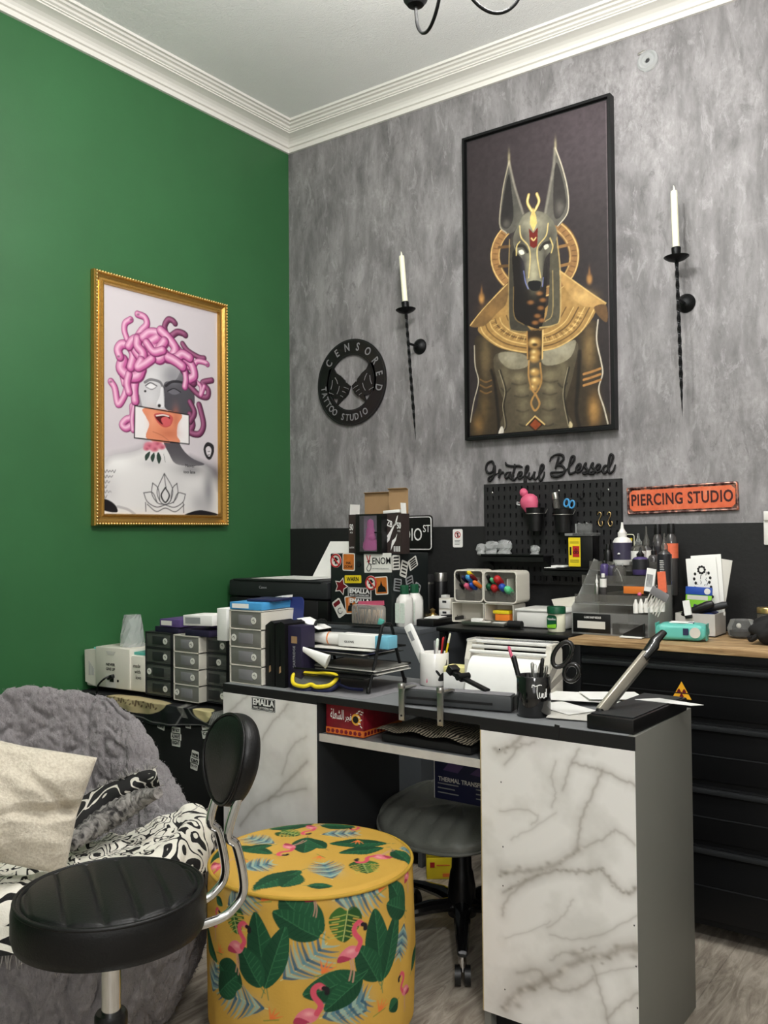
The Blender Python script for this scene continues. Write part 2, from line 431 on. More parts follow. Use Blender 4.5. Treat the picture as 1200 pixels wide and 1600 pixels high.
# ------------------------------------------------------------------ shared materials
mat('black_metal', (15, 16, 17), .45, .3, bump=.1)
mat('iron', (30, 31, 32), .42, .75, bump=.35, scale=90)
mat('black_plastic', (14, 14, 15), .38)
mat('black_matte', (15, 15, 16), .75)
mat('charcoal_plastic', (38, 40, 42), .5)
mat('white_plastic', (228, 227, 222), .35, var=.015)
mat('warm_white', (216, 212, 200), .4, var=.02)
mat('paper_white', (236, 236, 232), .7, var=.015)
mat('paper_shade', (206, 204, 196), .7, var=.03)
mat('card_brown', (158, 128, 92), .85, bump=.15)
mat('wax', (238, 236, 210), .45, var=.01)
mat('chrome', (215, 215, 215), .08, 1.0, var=.01)
mat('steel', (172, 170, 165), .28, .95, var=.04, stretch=(1, 1, 8))
mat('brass_gold', (196, 168, 112), .28, .9, var=.12, bump=.1)
mat('gold_frame', (200, 158, 84), .26, .85, var=.15, bump=.15, scale=120)
mat('gold_light', (236, 206, 138), .25, .9, var=.12)
mat('text_white', (235, 235, 232), .5)
mat('text_black', (18, 18, 18), .5)
mat('red', (176, 34, 36), .45)
mat('dark_red', (110, 20, 30), .5)
mat('pink', (206, 92, 122), .45)
mat('lilac_card', (158, 136, 164), .6)
mat('hot_pink', (224, 100, 184), .5, bump=.2)
mat('yellow', (232, 208, 40), .45)
mat('orange', (232, 128, 44), .5)
mat('blue', (40, 78, 168), .45)
mat('navy', (34, 38, 74), .5)
mat('sky_blue', (70, 150, 205), .45)
mat('purple', (84, 66, 118), .5)
mat('dark_purple', (36, 31, 56), .5)
mat('green', (34, 120, 62), .45)
mat('dark_green', (16, 78, 50), .4)
mat('mint', (96, 200, 140), .4)
mat('teal', (98, 188, 176), .42, var=.03)
mat('lime', (128, 196, 48), .5)
mat('grey_laminate', (118, 118, 112), .5, var=.02)
mat('grey_top', (122, 124, 126), .45, var=.03)
mat('ink_purple', (58, 54, 74), .4)
clear('clear_acrylic', (228, 230, 228), .07, .06)
clear('window_film', (235, 232, 238), .02, .1)
clear('smoky_acrylic', (120, 118, 112), .35, .1)
clear('clear_bag', (236, 232, 226), .20, .22)
clear('frosted_drawer', (150, 150, 143), .55, .3)
clear('dark_drawer', (92, 94, 90), .72, .25)
mat('bulb', (255, 240, 215), .4, emit=9.0)

# ------------------------------------------------------------------ medusa poster on the green wall
attr_mat('poster_print', .28, coat=.15)
attr_mat('canvas_print', .6, bump=.1, scale=900)
def medusa():
    W, Hh = 230, 360
    H = homog([(150, 163), (795, 322), (795, 1468), (150, 1468)], [(0, 0), (1, 0), (1, 1), (0, 1)])
    c = Canvas(W, Hh, (206, 199, 204), H); c.k = 460/645
    c.blob((300, 350), 300, 300, (214, 208, 213), .6)
    # bust
    c.poly([(150, 1190), (200, 1140), (300, 1120), (370, 1095), (400, 1050), (405, 900), (560, 900), (590, 1080), (640, 1140), (720, 1180), (780, 1230), (800, 1330), (800, 1480), (140, 1480)], (222, 220, 219))
    c.poly([(500, 880), (565, 900), (580, 1060), (640, 1140), (720, 1180), (650, 1190), (560, 1180), (520, 1120), (488, 1040)], (62, 58, 66), .95)
    c.blob((640, 1210), 90, 40, (120, 118, 122), .8); c.blob((740, 1330), 30, 110, (120, 118, 124), .8); c.blob((780, 1230), 40, 50, (90, 88, 94), .75); c.blob((690, 1400), 50, 70, (160, 158, 162), .7)
    c.blob((240, 1180), 80, 50, (238, 237, 236), .8); c.blob((560, 1280), 60, 90, (205, 203, 203), .6)
    for y, x in ((1225, 232), (1255, 222), (1285, 200), (1312, 190), (1340, 215), (1368, 185)):
        c.stroke([(152+k*8, y+(-6 if k % 2 else 6)+(k % 3)*2) for k in range(int((x-152)/8))], 3.2, (70, 68, 72))
    c.stroke([(152, 1190), (200, 1142), (300, 1121), (372, 1094), (400, 1060)], 22, (158, 154, 160), .55, soft=26); c.blob((430, 1180), 60, 26, (188, 185, 188), .5); c.blob((200, 1330), 40, 70, (196, 193, 195), .5); c.stroke([(640, 1140), (720, 1180), (780, 1230), (797, 1320)], 16, (96, 92, 100), .6, soft=22)
    # lotus tattoo
    for pts in ([(495, 1235), (455, 1330), (470, 1390), (500, 1410), (530, 1385), (540, 1320), (495, 1235)], [(430, 1290), (425, 1350), (455, 1400), (490, 1410)], [(565, 1290), (570, 1350), (545, 1395), (505, 1410)],
                [(380, 1345), (400, 1395), (450, 1425), (500, 1412)], [(612, 1350), (598, 1395), (550, 1425), (500, 1412)], [(500, 1315), (475, 1360), (500, 1400), (524, 1360), (500, 1315)], [(430, 1290), (460, 1320), (470, 1390)], [(565, 1290), (540, 1320), (530, 1390)],
                [(400, 1410), (450, 1450), (500, 1430), (555, 1450), (605, 1410)], [(385, 1345), (430, 1345), (455, 1400)], [(610, 1350), (570, 1345), (545, 1400)], [(495, 1235), (500, 1290), (505, 1315)], [(390, 1400), (392, 1450)], [(600, 1400), (602, 1455)]):
        c.stroke(pts, 5, (66, 64, 68), .9)
    c.stroke([(500, 1315), (478, 1358), (500, 1398), (522, 1358), (500, 1315)], 7, (30, 30, 32))
    # black dress edges
    c.poly([(150, 1385), (190, 1392), (225, 1420), (235, 1455), (200, 1458), (150, 1440)], (24, 22, 26)); c.poly([(600, 1468), (680, 1440), (740, 1445), (795, 1462), (795, 1485), (600, 1485)], (24, 22, 26))
    c.stroke([(235, 1425), (290, 1440), (330, 1466)], 12, (150, 146, 150), .6)
    c.stroke([(404, 1046), (402, 1090)], 22, (176, 172, 178), .6, soft=18)
    # rose tattoo on the neck
    for x, y, r in ((410, 1080, 30), (455, 1065, 32), (440, 1095, 26), (480, 1085, 22), (395, 1095, 18)):
        c.blob((x, y), r, r*.8, (214, 120, 140), .95, 6); c.blob((x+4, y+3), r*.45, r*.35, (170, 66, 92), .8)
    for p in ([(415, 1112), (388, 1135), (392, 1165), (412, 1140)], [(438, 1118), (418, 1145), (430, 1172), (442, 1145)], [(462, 1115), (452, 1145), (465, 1182), (478, 1150)], [(490, 1120), (498, 1150), (500, 1175)]):
        c.poly(p, (48, 66, 58))
    # face
    c.poly([(380, 640), (430, 600), (500, 590), (570, 610), (615, 650), (640, 700), (660, 780), (650, 880), (600, 930), (400, 880), (360, 850), (345, 790)], (196, 195, 198))
    c.blob((440, 690), 60, 60, (222, 221, 223), .8); c.blob((420, 810), 45, 60, (214, 213, 216), .8)
    c.poly([(492, 775), (500, 720), (560, 705), (600, 640), (640, 700), (665, 790), (655, 885), (600, 905), (520, 880), (495, 850)], (58, 56, 64), .94)
    c.blob((545, 690), 60, 60, (120, 119, 126), .7); c.blob((560, 660), 50, 40, (150, 149, 155), .6); c.blob((560, 850), 30, 30, (88, 86, 94), .7); c.blob((600, 800), 26, 50, (80, 78, 86), .6)
    c.stroke([(388, 722), (420, 706), (470, 718), (488, 745)], 13, (88, 86, 92), .8); c.stroke([(505, 740), (540, 716), (590, 718), (615, 735)], 13, (30, 28, 34), .85)
    c.poly([(392, 740), (420, 726), (452, 742), (425, 757)], (232, 231, 233)); c.stroke([(392, 741), (420, 724), (455, 742)], 6, (90, 88, 94)); c.stroke([(394, 748), (425, 762), (450, 750)], 4, (130, 128, 134))
    c.poly([(518, 772), (550, 757), (585, 775), (550, 790)], (110, 108, 116)); c.stroke([(515, 770), (550, 755), (588, 775)], 5, (20, 18, 24))
    c.poly([(478, 750), (494, 760), (498, 850), (470, 862), (452, 845), (470, 800)], (226, 225, 228), .9); c.stroke([(494, 750), (499, 850)], 6, (60, 58, 66), .8, soft=4)
    c.blob((390, 772), 7, 7, (20, 18, 22), 1, 8); c.blob((468, 853), 10, 10, (16, 14, 18), 1, 8)
    c.stroke([(352, 800), (365, 860)], 16, (120, 118, 124), .7)
    # snakes
    dk, md, lt = (120, 40, 92), (196, 96, 154), (246, 206, 228)
    dk2, md2, lt2 = (58, 22, 44), (110, 46, 84), (176, 110, 146)
    S = lambda p, w, t=False, d=False: c.snake(p, w*1.32, *((dk2, md2, lt2) if d else (dk, md, lt)), taper=t)
    S([(640, 900), (655, 960), (640, 1000), (690, 1010), (715, 960), (700, 880), (690, 845)], 26, False, True)
    S([(640, 830), (665, 890), (640, 940)], 24, False, True)
    S([(640, 740), (690, 790), (735, 800), (742, 760), (710, 720), (762, 705)], 24, False, True)
    S([(655, 700), (700, 740), (700, 790), (720, 740)], 18)
    S([(600, 640), (640, 700), (660, 720)], 34, False, True); S([(610, 520), (600, 500), (630, 540), (690, 575), (720, 580)], 22, False, True)
    S([(600, 600), (650, 640), (680, 600), (725, 605), (738, 615)], 22)
    S([(560, 520), (600, 570), (650, 620), (665, 680), (640, 700)], 36)
    S([(610, 640), (618, 700), (612, 745)], 26)
    S([(320, 860), (318, 920), (285, 935), (262, 965), (285, 985), (325, 960)], 27); S([(330, 850), (318, 930), (322, 995)], 20)
    S([(200, 722), (222, 760), (240, 850), (275, 800), (290, 740)], 26); S([(275, 735), (262, 680), (255, 640)], 24); S([(340, 690), (330, 760), (335, 830)], 34)
    S([(268, 600), (258, 650), (300, 690), (350, 690), (370, 650)], 44); S([(300, 680), (290, 730), (300, 780)], 30)
    S([(250, 580), (240, 540), (262, 510), (300, 520), (325, 570), (310, 640)], 34); S([(320, 500), (350, 560), (400, 600), (440, 570)], 42)
    S([(290, 480), (275, 430), (280, 390), (310, 368)], 24); S([(345, 470), (370, 430), (400, 395), (390, 355), (350, 338)], 27)
    S([(505, 440), (500, 400), (520, 365), (545, 370), (558, 385)], 24, False, True); S([(540, 455), (570, 435), (600, 440), (615, 450)], 26, False, True)
    S([(300, 520), (330, 480), (400, 470), (380, 530), (420, 560)], 34); S([(350, 480), (350, 520), (380, 560), (370, 610)], 38)
    S([(380, 470), (420, 440), (480, 450), (500, 500), (450, 530), (420, 500), (460, 470)], 36); S([(480, 430), (520, 470), (560, 530), (540, 580)], 40)
    S([(500, 490), (470, 540), (500, 580), (560, 585), (600, 560), (640, 580)], 38); S([(430, 560), (470, 590), (500, 560)], 42); S([(520, 580), (560, 600), (600, 630)], 40)
    S([(370, 600), (350, 640), (390, 620), (430, 590)], 34); S([(400, 500), (440, 550), (490, 540)], 34)
    for x, y in ((312, 368), (352, 338), (242, 578), (198, 722), (556, 384), (614, 450), (736, 615)): c.blob((x, y), 9, 7, (120, 70, 100), .8, 4)
    # colour strip with the open mouth
    c.poly([(332, 855), (634, 903), (634, 1068), (329, 1037)], (234, 230, 230), 1, False)
    c.poly([(385, 868), (585, 895), (570, 960), (566, 1020), (575, 1060), (402, 1045), (412, 960), (395, 920)], (222, 140, 106), 1)
    c.blob((520, 1010), 50, 30, (190, 104, 76), .7); c.blob((430, 930), 24, 50, (236, 160, 128), .7); c.blob((560, 930), 18, 60, (196, 112, 84), .7)
    c.poly([(438, 905), (470, 893), (500, 898), (530, 905), (545, 925), (530, 965), (495, 975), (460, 950)], (196, 84, 80)); c.poly([(446, 912), (480, 903), (525, 915), (520, 940), (490, 960), (462, 940)], (84, 18, 26))
    c.poly([(478, 928), (505, 915), (530, 935), (525, 962), (495, 965)], (206, 92, 96)); c.stroke([(452, 910), (490, 905), (520, 912)], 6, (232, 222, 216))
    c.stroke([(432, 1000), (480, 1020), (520, 1050)], 4, (170, 96, 70), .6)
    c.stroke([(332, 855), (634, 903), (634, 1068), (329, 1037), (332, 855)], 6, (22, 20, 26), 1, False)
    # small ink portrait
    c.poly([(715, 1085), (735, 1055), (768, 1070), (772, 1110), (755, 1150), (735, 1150), (718, 1120)], (36, 34, 38)); c.poly([(727, 1090), (745, 1078), (758, 1100), (748, 1135), (733, 1125)], (214, 208, 212)); c.stroke([(738, 1108), (750, 1106)], 3, (40, 38, 42)); c.stroke([(738, 1128), (748, 1126)], 4, (40, 38, 42))
    return c.done()
def anubis():
    W, Hh = 260, 520
    H = homog([(50, 228), (680, 45), (688, 1485), (52, 1532)], [(0, 0), (1, 0), (1, 1), (0, 1)])
    c = Canvas(W, Hh, (56, 49, 50), H); c.k = 520/632
    c.blob((600, 150), 420, 330, (88, 78, 83), .85); c.blob((150, 300), 300, 300, (68, 60, 64), .5); c.blob((360, 1150), 300, 340, (40, 34, 30), .6)
    gold, gl, gd = (176, 138, 84), (224, 194, 132), (96, 72, 42)
    # halo
    ring = [(350+178*math.cos(t), 735+163*math.sin(t)) for t in np.linspace(0, 2*math.pi, 50)]
    c.stroke(ring, 46, gd, 1, False); c.stroke(ring, 40, (158, 122, 80), 1, False, soft=5); c.stroke([(350+196*math.cos(t), 735+181*math.sin(t)) for t in np.linspace(0, 2*math.pi, 50)], 5, gl, .9, False)
    c.stroke([(350+160*math.cos(t), 735+146*math.sin(t)) for t in np.linspace(0, 2*math.pi, 50)], 4, gl, .7, False)
    for t in np.linspace(0, 2*math.pi, 44): c.stroke([(350+168*math.cos(t), 735+154*math.sin(t)), (350+188*math.cos(t), 735+172*math.sin(t))], 3, gd, .8)
    for y in (690, 775): c.stroke([(455, y+6), (512, y-6)], 12, (150, 116, 74)); c.stroke([(190, y+4), (250, y)], 12, (110, 84, 52))
    # torso and arms
    c.poly([(110, 1080), (78, 1150), (76, 1220), (95, 1290), (85, 1400), (60, 1460), (50, 1545), (690, 1500), (668, 1420), (640, 1340), (650, 1240), (630, 1120), (610, 1020), (400, 1100)], (66, 56, 42))
    c.poly([(170, 1170), (180, 1300), (210, 1400), (205, 1520), (500, 1500), (480, 1400), (520, 1250), (530, 1110), (340, 1150)], (92, 84, 68), .9)
    c.poly([(185, 1165), (250, 1160), (310, 1180), (310, 1225), (240, 1235), (195, 1205)], (146, 140, 120), .9); c.poly([(385, 1160), (470, 1130), (530, 1110), (510, 1180), (450, 1215), (385, 1215)], (156, 150, 130), .9)
    c.blob((460, 1150), 50, 22, (196, 190, 168), .6); c.blob((230, 1185), 40, 20, (176, 170, 150), .5)
    for x, y, rx, ry, k in ((275, 1275, 32, 24, 1), (285, 1330, 30, 24, .9), (290, 1390, 26, 28, .7), (415, 1265, 34, 24, 1), (412, 1320, 30, 24, 1), (408, 1385, 28, 28, .8), (215, 1260, 20, 60, .5), (470, 1240, 20, 60, .6), (300, 1450, 26, 30, .5), (400, 1450, 26, 30, .5)):
        c.blob((x, y), rx, ry, (150, 140, 112), .75*k); c.stroke([(x-rx, y+ry), (x, y+ry*1.3), (x+rx, y+ry)], 6, (36, 30, 22), .6, soft=5)
    for p in ([(190, 1240), (215, 1330), (205, 1400), (215, 1490), (185, 1520)], [(500, 1230), (478, 1330), (482, 1400), (500, 1490)]): c.stroke(p, 7, (30, 24, 18), .9, soft=4); c.stroke(p, 2.5, (200, 190, 160), .6, off=(-5, 0))
    c.blob((125, 1180), 22, 90, (126, 110, 80), .7); c.blob((120, 1400), 20, 60, (110, 92, 62), .7); c.blob((590, 1150), 26, 90, (150, 126, 86), .75); c.blob((610, 1420), 24, 60, (190, 150, 92), .8); c.blob((90, 1480), 22, 40, (150, 120, 76), .7)
    c.stroke([(75, 1130), (78, 1220), (92, 1290), (70, 1380), (54, 1470)], 4, (210, 202, 182), .8); c.stroke([(632, 1020), (625, 1110), (645, 1210), (650, 1260), (632, 1330), (655, 1410), (672, 1480)], 5, (222, 214, 196), .85)
    for y in (1250, 1275, 1300): c.stroke([(565, y+10), (600, y), (640, y-14)], 9, (180, 136, 84)); c.stroke([(100, y+30), (125, y+42), (150, y+34)], 6, (120, 94, 58))
    c.stroke([(150, 1240), (165, 1300), (180, 1450), (180, 1530)], 14, (30, 24, 20), .8, soft=6); c.stroke([(548, 1160), (540, 1300), (530, 1420), (545, 1500)], 16, (30, 24, 20), .8, soft=6)
    # collar and capes
    c.poly([(95, 1045), (112, 1085), (185, 1138), (290, 1163), (345, 1160), (450, 1142), (560, 1070), (625, 965), (560, 900), (480, 870), (350, 1000), (220, 900), (170, 960)], (170, 138, 86))
    for k, (sx, w_, col) in enumerate(((.97, 5, gl), (.88, 5, gd), (.80, 4, gl), (.70, 6, gd), (.62, 4, gl), (.5, 5, gd))):
        c.stroke([(350+(x-350)*sx, 960+(y-960)*sx) for x, y in ((92, 1035), (115, 1085), (190, 1140), (290, 1165), (345, 1163), (450, 1145), (560, 1075), (628, 965))], w_, col, .85)
    for t in np.linspace(.12, .95, 34):
        a = math.pi*(1-t); x, y = 350+262*math.cos(a), 968+178*math.sin(a); c.stroke([(350+(x-350)*.75, 965+(y-965)*.74), (350+(x-350)*.83, 965+(y-965)*.83)], 4, gd if int(t*40) % 2 else gl, .6)
    c.poly([(225, 855), (150, 930), (95, 990), (56, 1042), (120, 1042), (180, 985), (222, 940)], (128, 102, 66)); c.stroke([(225, 858), (150, 932), (95, 992), (58, 1040)], 4, gl, .9); c.blob((150, 980), 40, 34, (160, 126, 80), .6)
    c.poly([(462, 800), (530, 850), (600, 900), (668, 948), (622, 962), (560, 955), (505, 905), (470, 850)], (186, 152, 98)); c.stroke([(462, 800), (530, 850), (600, 900), (668, 946)], 4, gl, 1); c.blob((560, 915), 50, 26, (214, 182, 124), .6)
    c.poly([(615, 962), (668, 955), (672, 1030), (632, 1000)], (110, 84, 54))
    # headcloth
    c.poly([(250, 640), (236, 760), (230, 900), (232, 1040), (250, 1068), (330, 1072), (300, 1030), (262, 1000), (262, 800)], (72, 68, 58)); c.poly([(440, 640), (458, 760), (462, 900), (458, 1020), (430, 1045), (360, 1050), (400, 1000), (415, 860), (420, 720)], (92, 88, 74))
    c.poly([(260, 700), (255, 860), (258, 1000), (320, 1045), (380, 1045), (400, 900), (395, 740)], (30, 22, 20)); c.stroke([(238, 660), (232, 860), (233, 1035), (255, 1065), (330, 1072)], 4, (168, 146, 100), .9)
    c.stroke([(450, 650), (464, 800), (462, 1005), (432, 1042), (370, 1052)], 5, (196, 172, 120), .9); c.stroke([(430, 800), (428, 985), (395, 1025)], 4, (180, 160, 112), .8); c.stroke([(254, 870), (256, 1000), (300, 1040)], 3, (150, 126, 82), .8)
    for x, y in ((370, 900), (385, 930), (375, 965), (360, 1000), (380, 1020), (350, 1030), (330, 940)): c.blob((x, y), 14, 9, (166, 118, 70), .8, 3)
    # ears
    c.poly([(238, 312), (216, 400), (196, 520), (194, 600), (232, 634), (272, 612), (302, 548), (268, 430)], (92, 90, 84)); c.poly([(237, 370), (212, 480), (200, 590), (232, 610), (256, 560), (250, 450)], (46, 42, 42)); c.stroke([(239, 312), (262, 420), (300, 545)], 8, (156, 150, 138), .8, soft=5); c.stroke([(238, 318), (210, 440), (194, 590), (225, 632)], 5, (176, 168, 148), .9)
    c.poly([(447, 255), (476, 340), (502, 450), (500, 540), (462, 600), (428, 585), (396, 545), (424, 440), (438, 330)], (104, 101, 94)); c.poly([(450, 320), (480, 400), (494, 500), (470, 560), (440, 560), (436, 450)], (60, 55, 54)); c.stroke([(446, 256), (436, 350), (400, 540)], 10, (150, 146, 134), .8, soft=6); c.stroke([(448, 256), (480, 350), (502, 450), (500, 542), (455, 602)], 4, (214, 206, 186), .95)
    c.blob((465, 520), 20, 30, (134, 130, 122), .6); c.blob((225, 590), 16, 18, (120, 116, 108), .6)
    for x in (238, 447): c.blob((x+1, 300 if x == 238 else 245), 5, 30, (196, 186, 152), .6)
    # head
    c.poly([(276, 600), (302, 553), (345, 534), (398, 545), (436, 585), (452, 640), (432, 700), (398, 745), (386, 810), (382, 865), (350, 886), (318, 876), (308, 820), (298, 755), (262, 705), (255, 650)], (120, 117, 104))
    c.blob((345, 590), 50, 40, (176, 172, 150), .8); c.blob((345, 800), 24, 70, (186, 180, 152), .85); c.blob((285, 660), 26, 36, (76, 72, 66), .8); c.blob((420, 650), 22, 40, (84, 80, 72), .7); c.blob((300, 780), 12, 70, (60, 56, 64), .8); c.blob((396, 770), 12, 70, (58, 54, 50), .8)
    c.poly([(320, 850), (350, 842), (378, 850), (372, 880), (350, 890), (325, 880)], (22, 19, 22)); c.stroke([(300, 800), (308, 850), (320, 880)], 3, (150, 160, 220), .8); c.stroke([(388, 830), (384, 870)], 3, (150, 160, 220), .7)
    for p in ([(270, 690), (300, 690), (318, 715)], [(425, 672), (395, 680), (374, 705)]): c.stroke(p, 13, (40, 36, 34), .9)
    c.poly([(278, 712), (295, 706), (304, 722), (288, 728)], (226, 224, 206)); c.poly([(392, 690), (408, 682), (414, 694), (398, 706)], (220, 218, 200))
    for p in ([(284, 600), (290, 650), (322, 690), (330, 740), (322, 830)], [(412, 590), (402, 645), (366, 690), (362, 740), (376, 830)], [(284, 670), (270, 690), (268, 730)], [(420, 655), (432, 690), (425, 720)]): c.stroke(p, 5, (224, 204, 140), .9)
    for p in ([(326, 462), (320, 495), (332, 522), (345, 540)], [(362, 458), (372, 490), (360, 520), (347, 540)]): c.stroke(p, 11, (216, 190, 120)); c.stroke(p, 4, (250, 236, 180), .8)
    c.poly([(345, 520), (332, 560), (330, 590), (345, 625), (362, 588), (358, 555)], (222, 198, 128), 1, False); c.poly([(325, 610), (345, 632), (366, 606), (362, 690), (346, 700), (330, 690)], (120, 36, 26), 1, False); c.stroke([(336, 655), (346, 665), (356, 653)], 5, (240, 214, 150))
    # pendant
    c.poly([(310, 1068), (386, 1062), (382, 1190), (312, 1195)], (58, 44, 28), 1, False); c.stroke([(312, 1070), (314, 1190)], 6, gold); c.stroke([(384, 1064), (380, 1190)], 6, gl)
    for x, y, r in ((346, 1120, 30), (348, 1165, 24), (345, 1190, 22), (346, 1250, 22), (350, 1290, 26), (340, 1320, 18)): c.blob((x, y), r, r*.8, (190, 152, 92), .9, 4); c.blob((x-6, y-6), r*.35, r*.3, (246, 224, 160), .8)
    c.blob((347, 1128), 14, 8, (50, 34, 20), .9, 4); c.stroke([(320, 1200), (318, 1270), (335, 1330), (352, 1340), (375, 1290), (370, 1210)], 7, gold); c.stroke([(346, 1345), (328, 1385), (345, 1420), (366, 1390), (350, 1350)], 8, gold)
    c.poly([(345, 1445), (385, 1480), (347, 1515), (308, 1482)], (60, 44, 28), 1, False); c.poly([(346, 1458), (372, 1482), (347, 1506), (322, 1484)], (150, 78, 44), 1, False); c.stroke([(345, 1445), (388, 1482)], 5, gl); c.stroke([(345, 1445), (306, 1484)], 5, gl)
    for x, y in ((110, 920), (595, 838)): c.blob((x, y), 12, 22, (196, 150, 90), .9, 3); c.blob((x, y-30), 4, 22, (150, 110, 70), .8)
    c.poly([(180, 1522), (192, 1490), (203, 1500), (200, 1524)], (214, 208, 196)); c.poly([(500, 1470), (512, 1480), (510, 1500), (498, 1500)], (200, 186, 150))
    c.stroke([(676, 60), (684, 1480)], 3, (120, 110, 112), .8)
    n_ = fill_noise(c.h, c.w, 40, 4, 2)[..., None]; c.a = c.a**1.16*(.72+.56*n_)
    return c.done()

t = thing('framed_poster', 'gold framed poster of a grey bust with pink snake hair on the green wall', 'picture')
# frame from moulding profile: outer rectangle y -1.093..-0.42, z 1.234..2.187
def frame_ring(a0, a1, z0, z1, prof, put):
    """prof: (inset, height) pairs, put(a, z, h) -> point"""
    vs = []; fs = []; n = len(prof)
    for ins, h in prof:
        for a, z in ((a0+ins, z0+ins), (a1-ins, z0+ins), (a1-ins, z1-ins), (a0+ins, z1-ins)): vs.append(put(a, z, h))
    for j in range(n-1):
        for i in range(4):
            k = (i+1) % 4; fs.append((j*4+i, j*4+k, (j+1)*4+k, (j+1)*4+i))
    return MB().add(vs, fs)
my0, my1, mz0, mz1 = -1.093, -.422, 1.235, 2.186
putm = lambda a, z, h: (h, a, z)
fr = frame_ring(my0, my1, mz0, mz1, [(0, .002), (0, .022), (.006, .030), (.012, .030), (.015, .024), (.026, .018), (.034, .019), (.038, .024), (.043, .024), (.046, .012), (.046, .002)], putm).build('frame', MATS['gold_frame'], t, smooth=20)
bd = MB()
def beads(mb, a0, a1, z0, z1, step, r, put):
    L = [((a0, z0), (a1, z0)), ((a1, z0), (a1, z1)), ((a1, z1), (a0, z1)), ((a0, z1), (a0, z0))]
    for (p, q) in L:
        n = int(math.hypot(q[0]-p[0], q[1]-p[1])/step)
        for i in range(n):
            f = i/n; c = put(p[0]+(q[0]-p[0])*f, p[1]+(q[1]-p[1])*f, .03); mb.ball(c, r, n=6)
beads(bd, my0+.007, my1-.007, mz0+.007, mz1-.007, .0125, .0052, putm)
bd.build('bead_edging', MATS['gold_light'], fr, smooth=60)
inked('print', medusa(), lambda U, V: np.stack([np.full_like(U, .010), my0+.045+(my1-my0-.09)*U, mz1-.045-(mz1-mz0-.09)*V], -1), MATS['poster_print'], t)
for s_, px, py, w_ in (('Never', 297, 728, .070), ('too late', 296, 737.5, .075)):
    p = PX(px, py, .0112); o = text(s_, .02, (p.x, p.y, p.z), MATS['charcoal_plastic'], t, Matrix.Rotation(R(90), 4, 'Z'), 1, .0001, name='tattoo_script')

ax0, ax1, az0, az1 = .972, 1.597, 1.566, 2.786
t = thing('framed_canvas', 'large black framed canvas of a jackal headed figure with gold collar on grey wall', 'picture')
frame_ring(ax0, ax1, az0, az1, [(0, -.002), (0, -.038), (.010, -.038), (.011, -.030), (.016, -.014), (.016, -.002)], lambda a, z, h: (a, h, z)).build('frame', MATS['black_metal'], t, smooth=20)
MB().bx(ax0+.012, ax1-.012, -.006, -.024, az0+.012, az1-.012).build('canvas_board', MATS['black_matte'], t)
inked('print', anubis(), flat_xz(ax0+.018, ax1-.018, az1-.018, az0+.018, -.0265), MATS['canvas_print'], t)

# ------------------------------------------------------------------ candle sconces
def sconce(px, label, clabel, p, lean):
    # p: pan centre; the rod hangs below, the rose sits on the wall to the right
    t = thing('wall_sconce', label, 'candle holder', p, group=None)
    t.rotation_euler = (0, lean, 0)
    MB().lathe([(.0001, -.014), (.012, -.013), (.03, -.006), (.041, .002), (.042, .004), (.03, -.001), (.010, -.004), (.0001, -.004)], 32).build('drip_pan', MATS['iron'], t)
    MB().lathe([(.006, -.004), (.008, .004), (.015, .008), (.016, .034), (.0145, .036), (.0135, .012), (.0001, .010)], 24).build('candle_cup', MATS['iron'], t)
    # twisted square rod
    mb = MB(); vs = []; fs = []; n = 70
    for i in range(n+1):
        f = i/n; z = -.012-f*.53; r = .0065*(1 if f < .75 else (1-f)/.25+.05); a = f*22
        for k in range(4): vs.append((r*math.cos(a+k*math.pi/2), r*math.sin(a+k*math.pi/2), z))
        if i:
            for k in range(4): l = (k+1) % 4; fs.append(((i-1)*4+k, (i-1)*4+l, i*4+l, i*4+k))
    mb.add(vs, fs).build('twisted_rod', MATS['iron'], t, smooth=0)
    cx = .0; cz = -.138
    My = Matrix.Rotation(R(90), 4, 'X')
    MB().tube([(0, 0, cz), (0.0, .035, cz-.002), (0.0, .078, cz-.004)], .0055, 8).build('bracket_arm', MATS['iron'], t)
    MB().lathe([(.0001, .022), (.012, .021), (.022, .014), (.030, .006), (.033, .001), (.033, 0)], 32, (0, .0855, cz), My).build('wall_rose', MATS['iron'], t)
    c = thing('candle', clabel, 'candle', (p[0]+math.sin(lean)*.010, p[1], p[2]+.010)); c.rotation_euler = (0, lean, 0)
    cb = MB().lathe([(.0115, 0), (.0115, .213), (.0105, .220), (.006, .222), (.0001, .221)], 24).build('wax_body', MATS['wax'], c)
    MB().tube([(0, 0, .220), (.0006, 0, .230), (-.001, 0, .240)], [.0042, .003, .0008], 8).build('wick', MATS['wax'], c)
    return t
pL = PY(634, 485, -.088); pR = PY(1057, 403, -.088)
sconce(0, 'black twisted iron sconce on grey wall between round tattoo sign and jackal canvas', 'cream candle in the wall sconce left of the jackal canvas', (pL.x, -.088, pL.z), R(-4.6))
sconce(0, 'black twisted iron sconce on grey wall right of jackal canvas, above the piercing sign', 'cream candle in the wall sconce right of the jackal canvas', (pR.x, -.088, pR.z), R(-1.2))

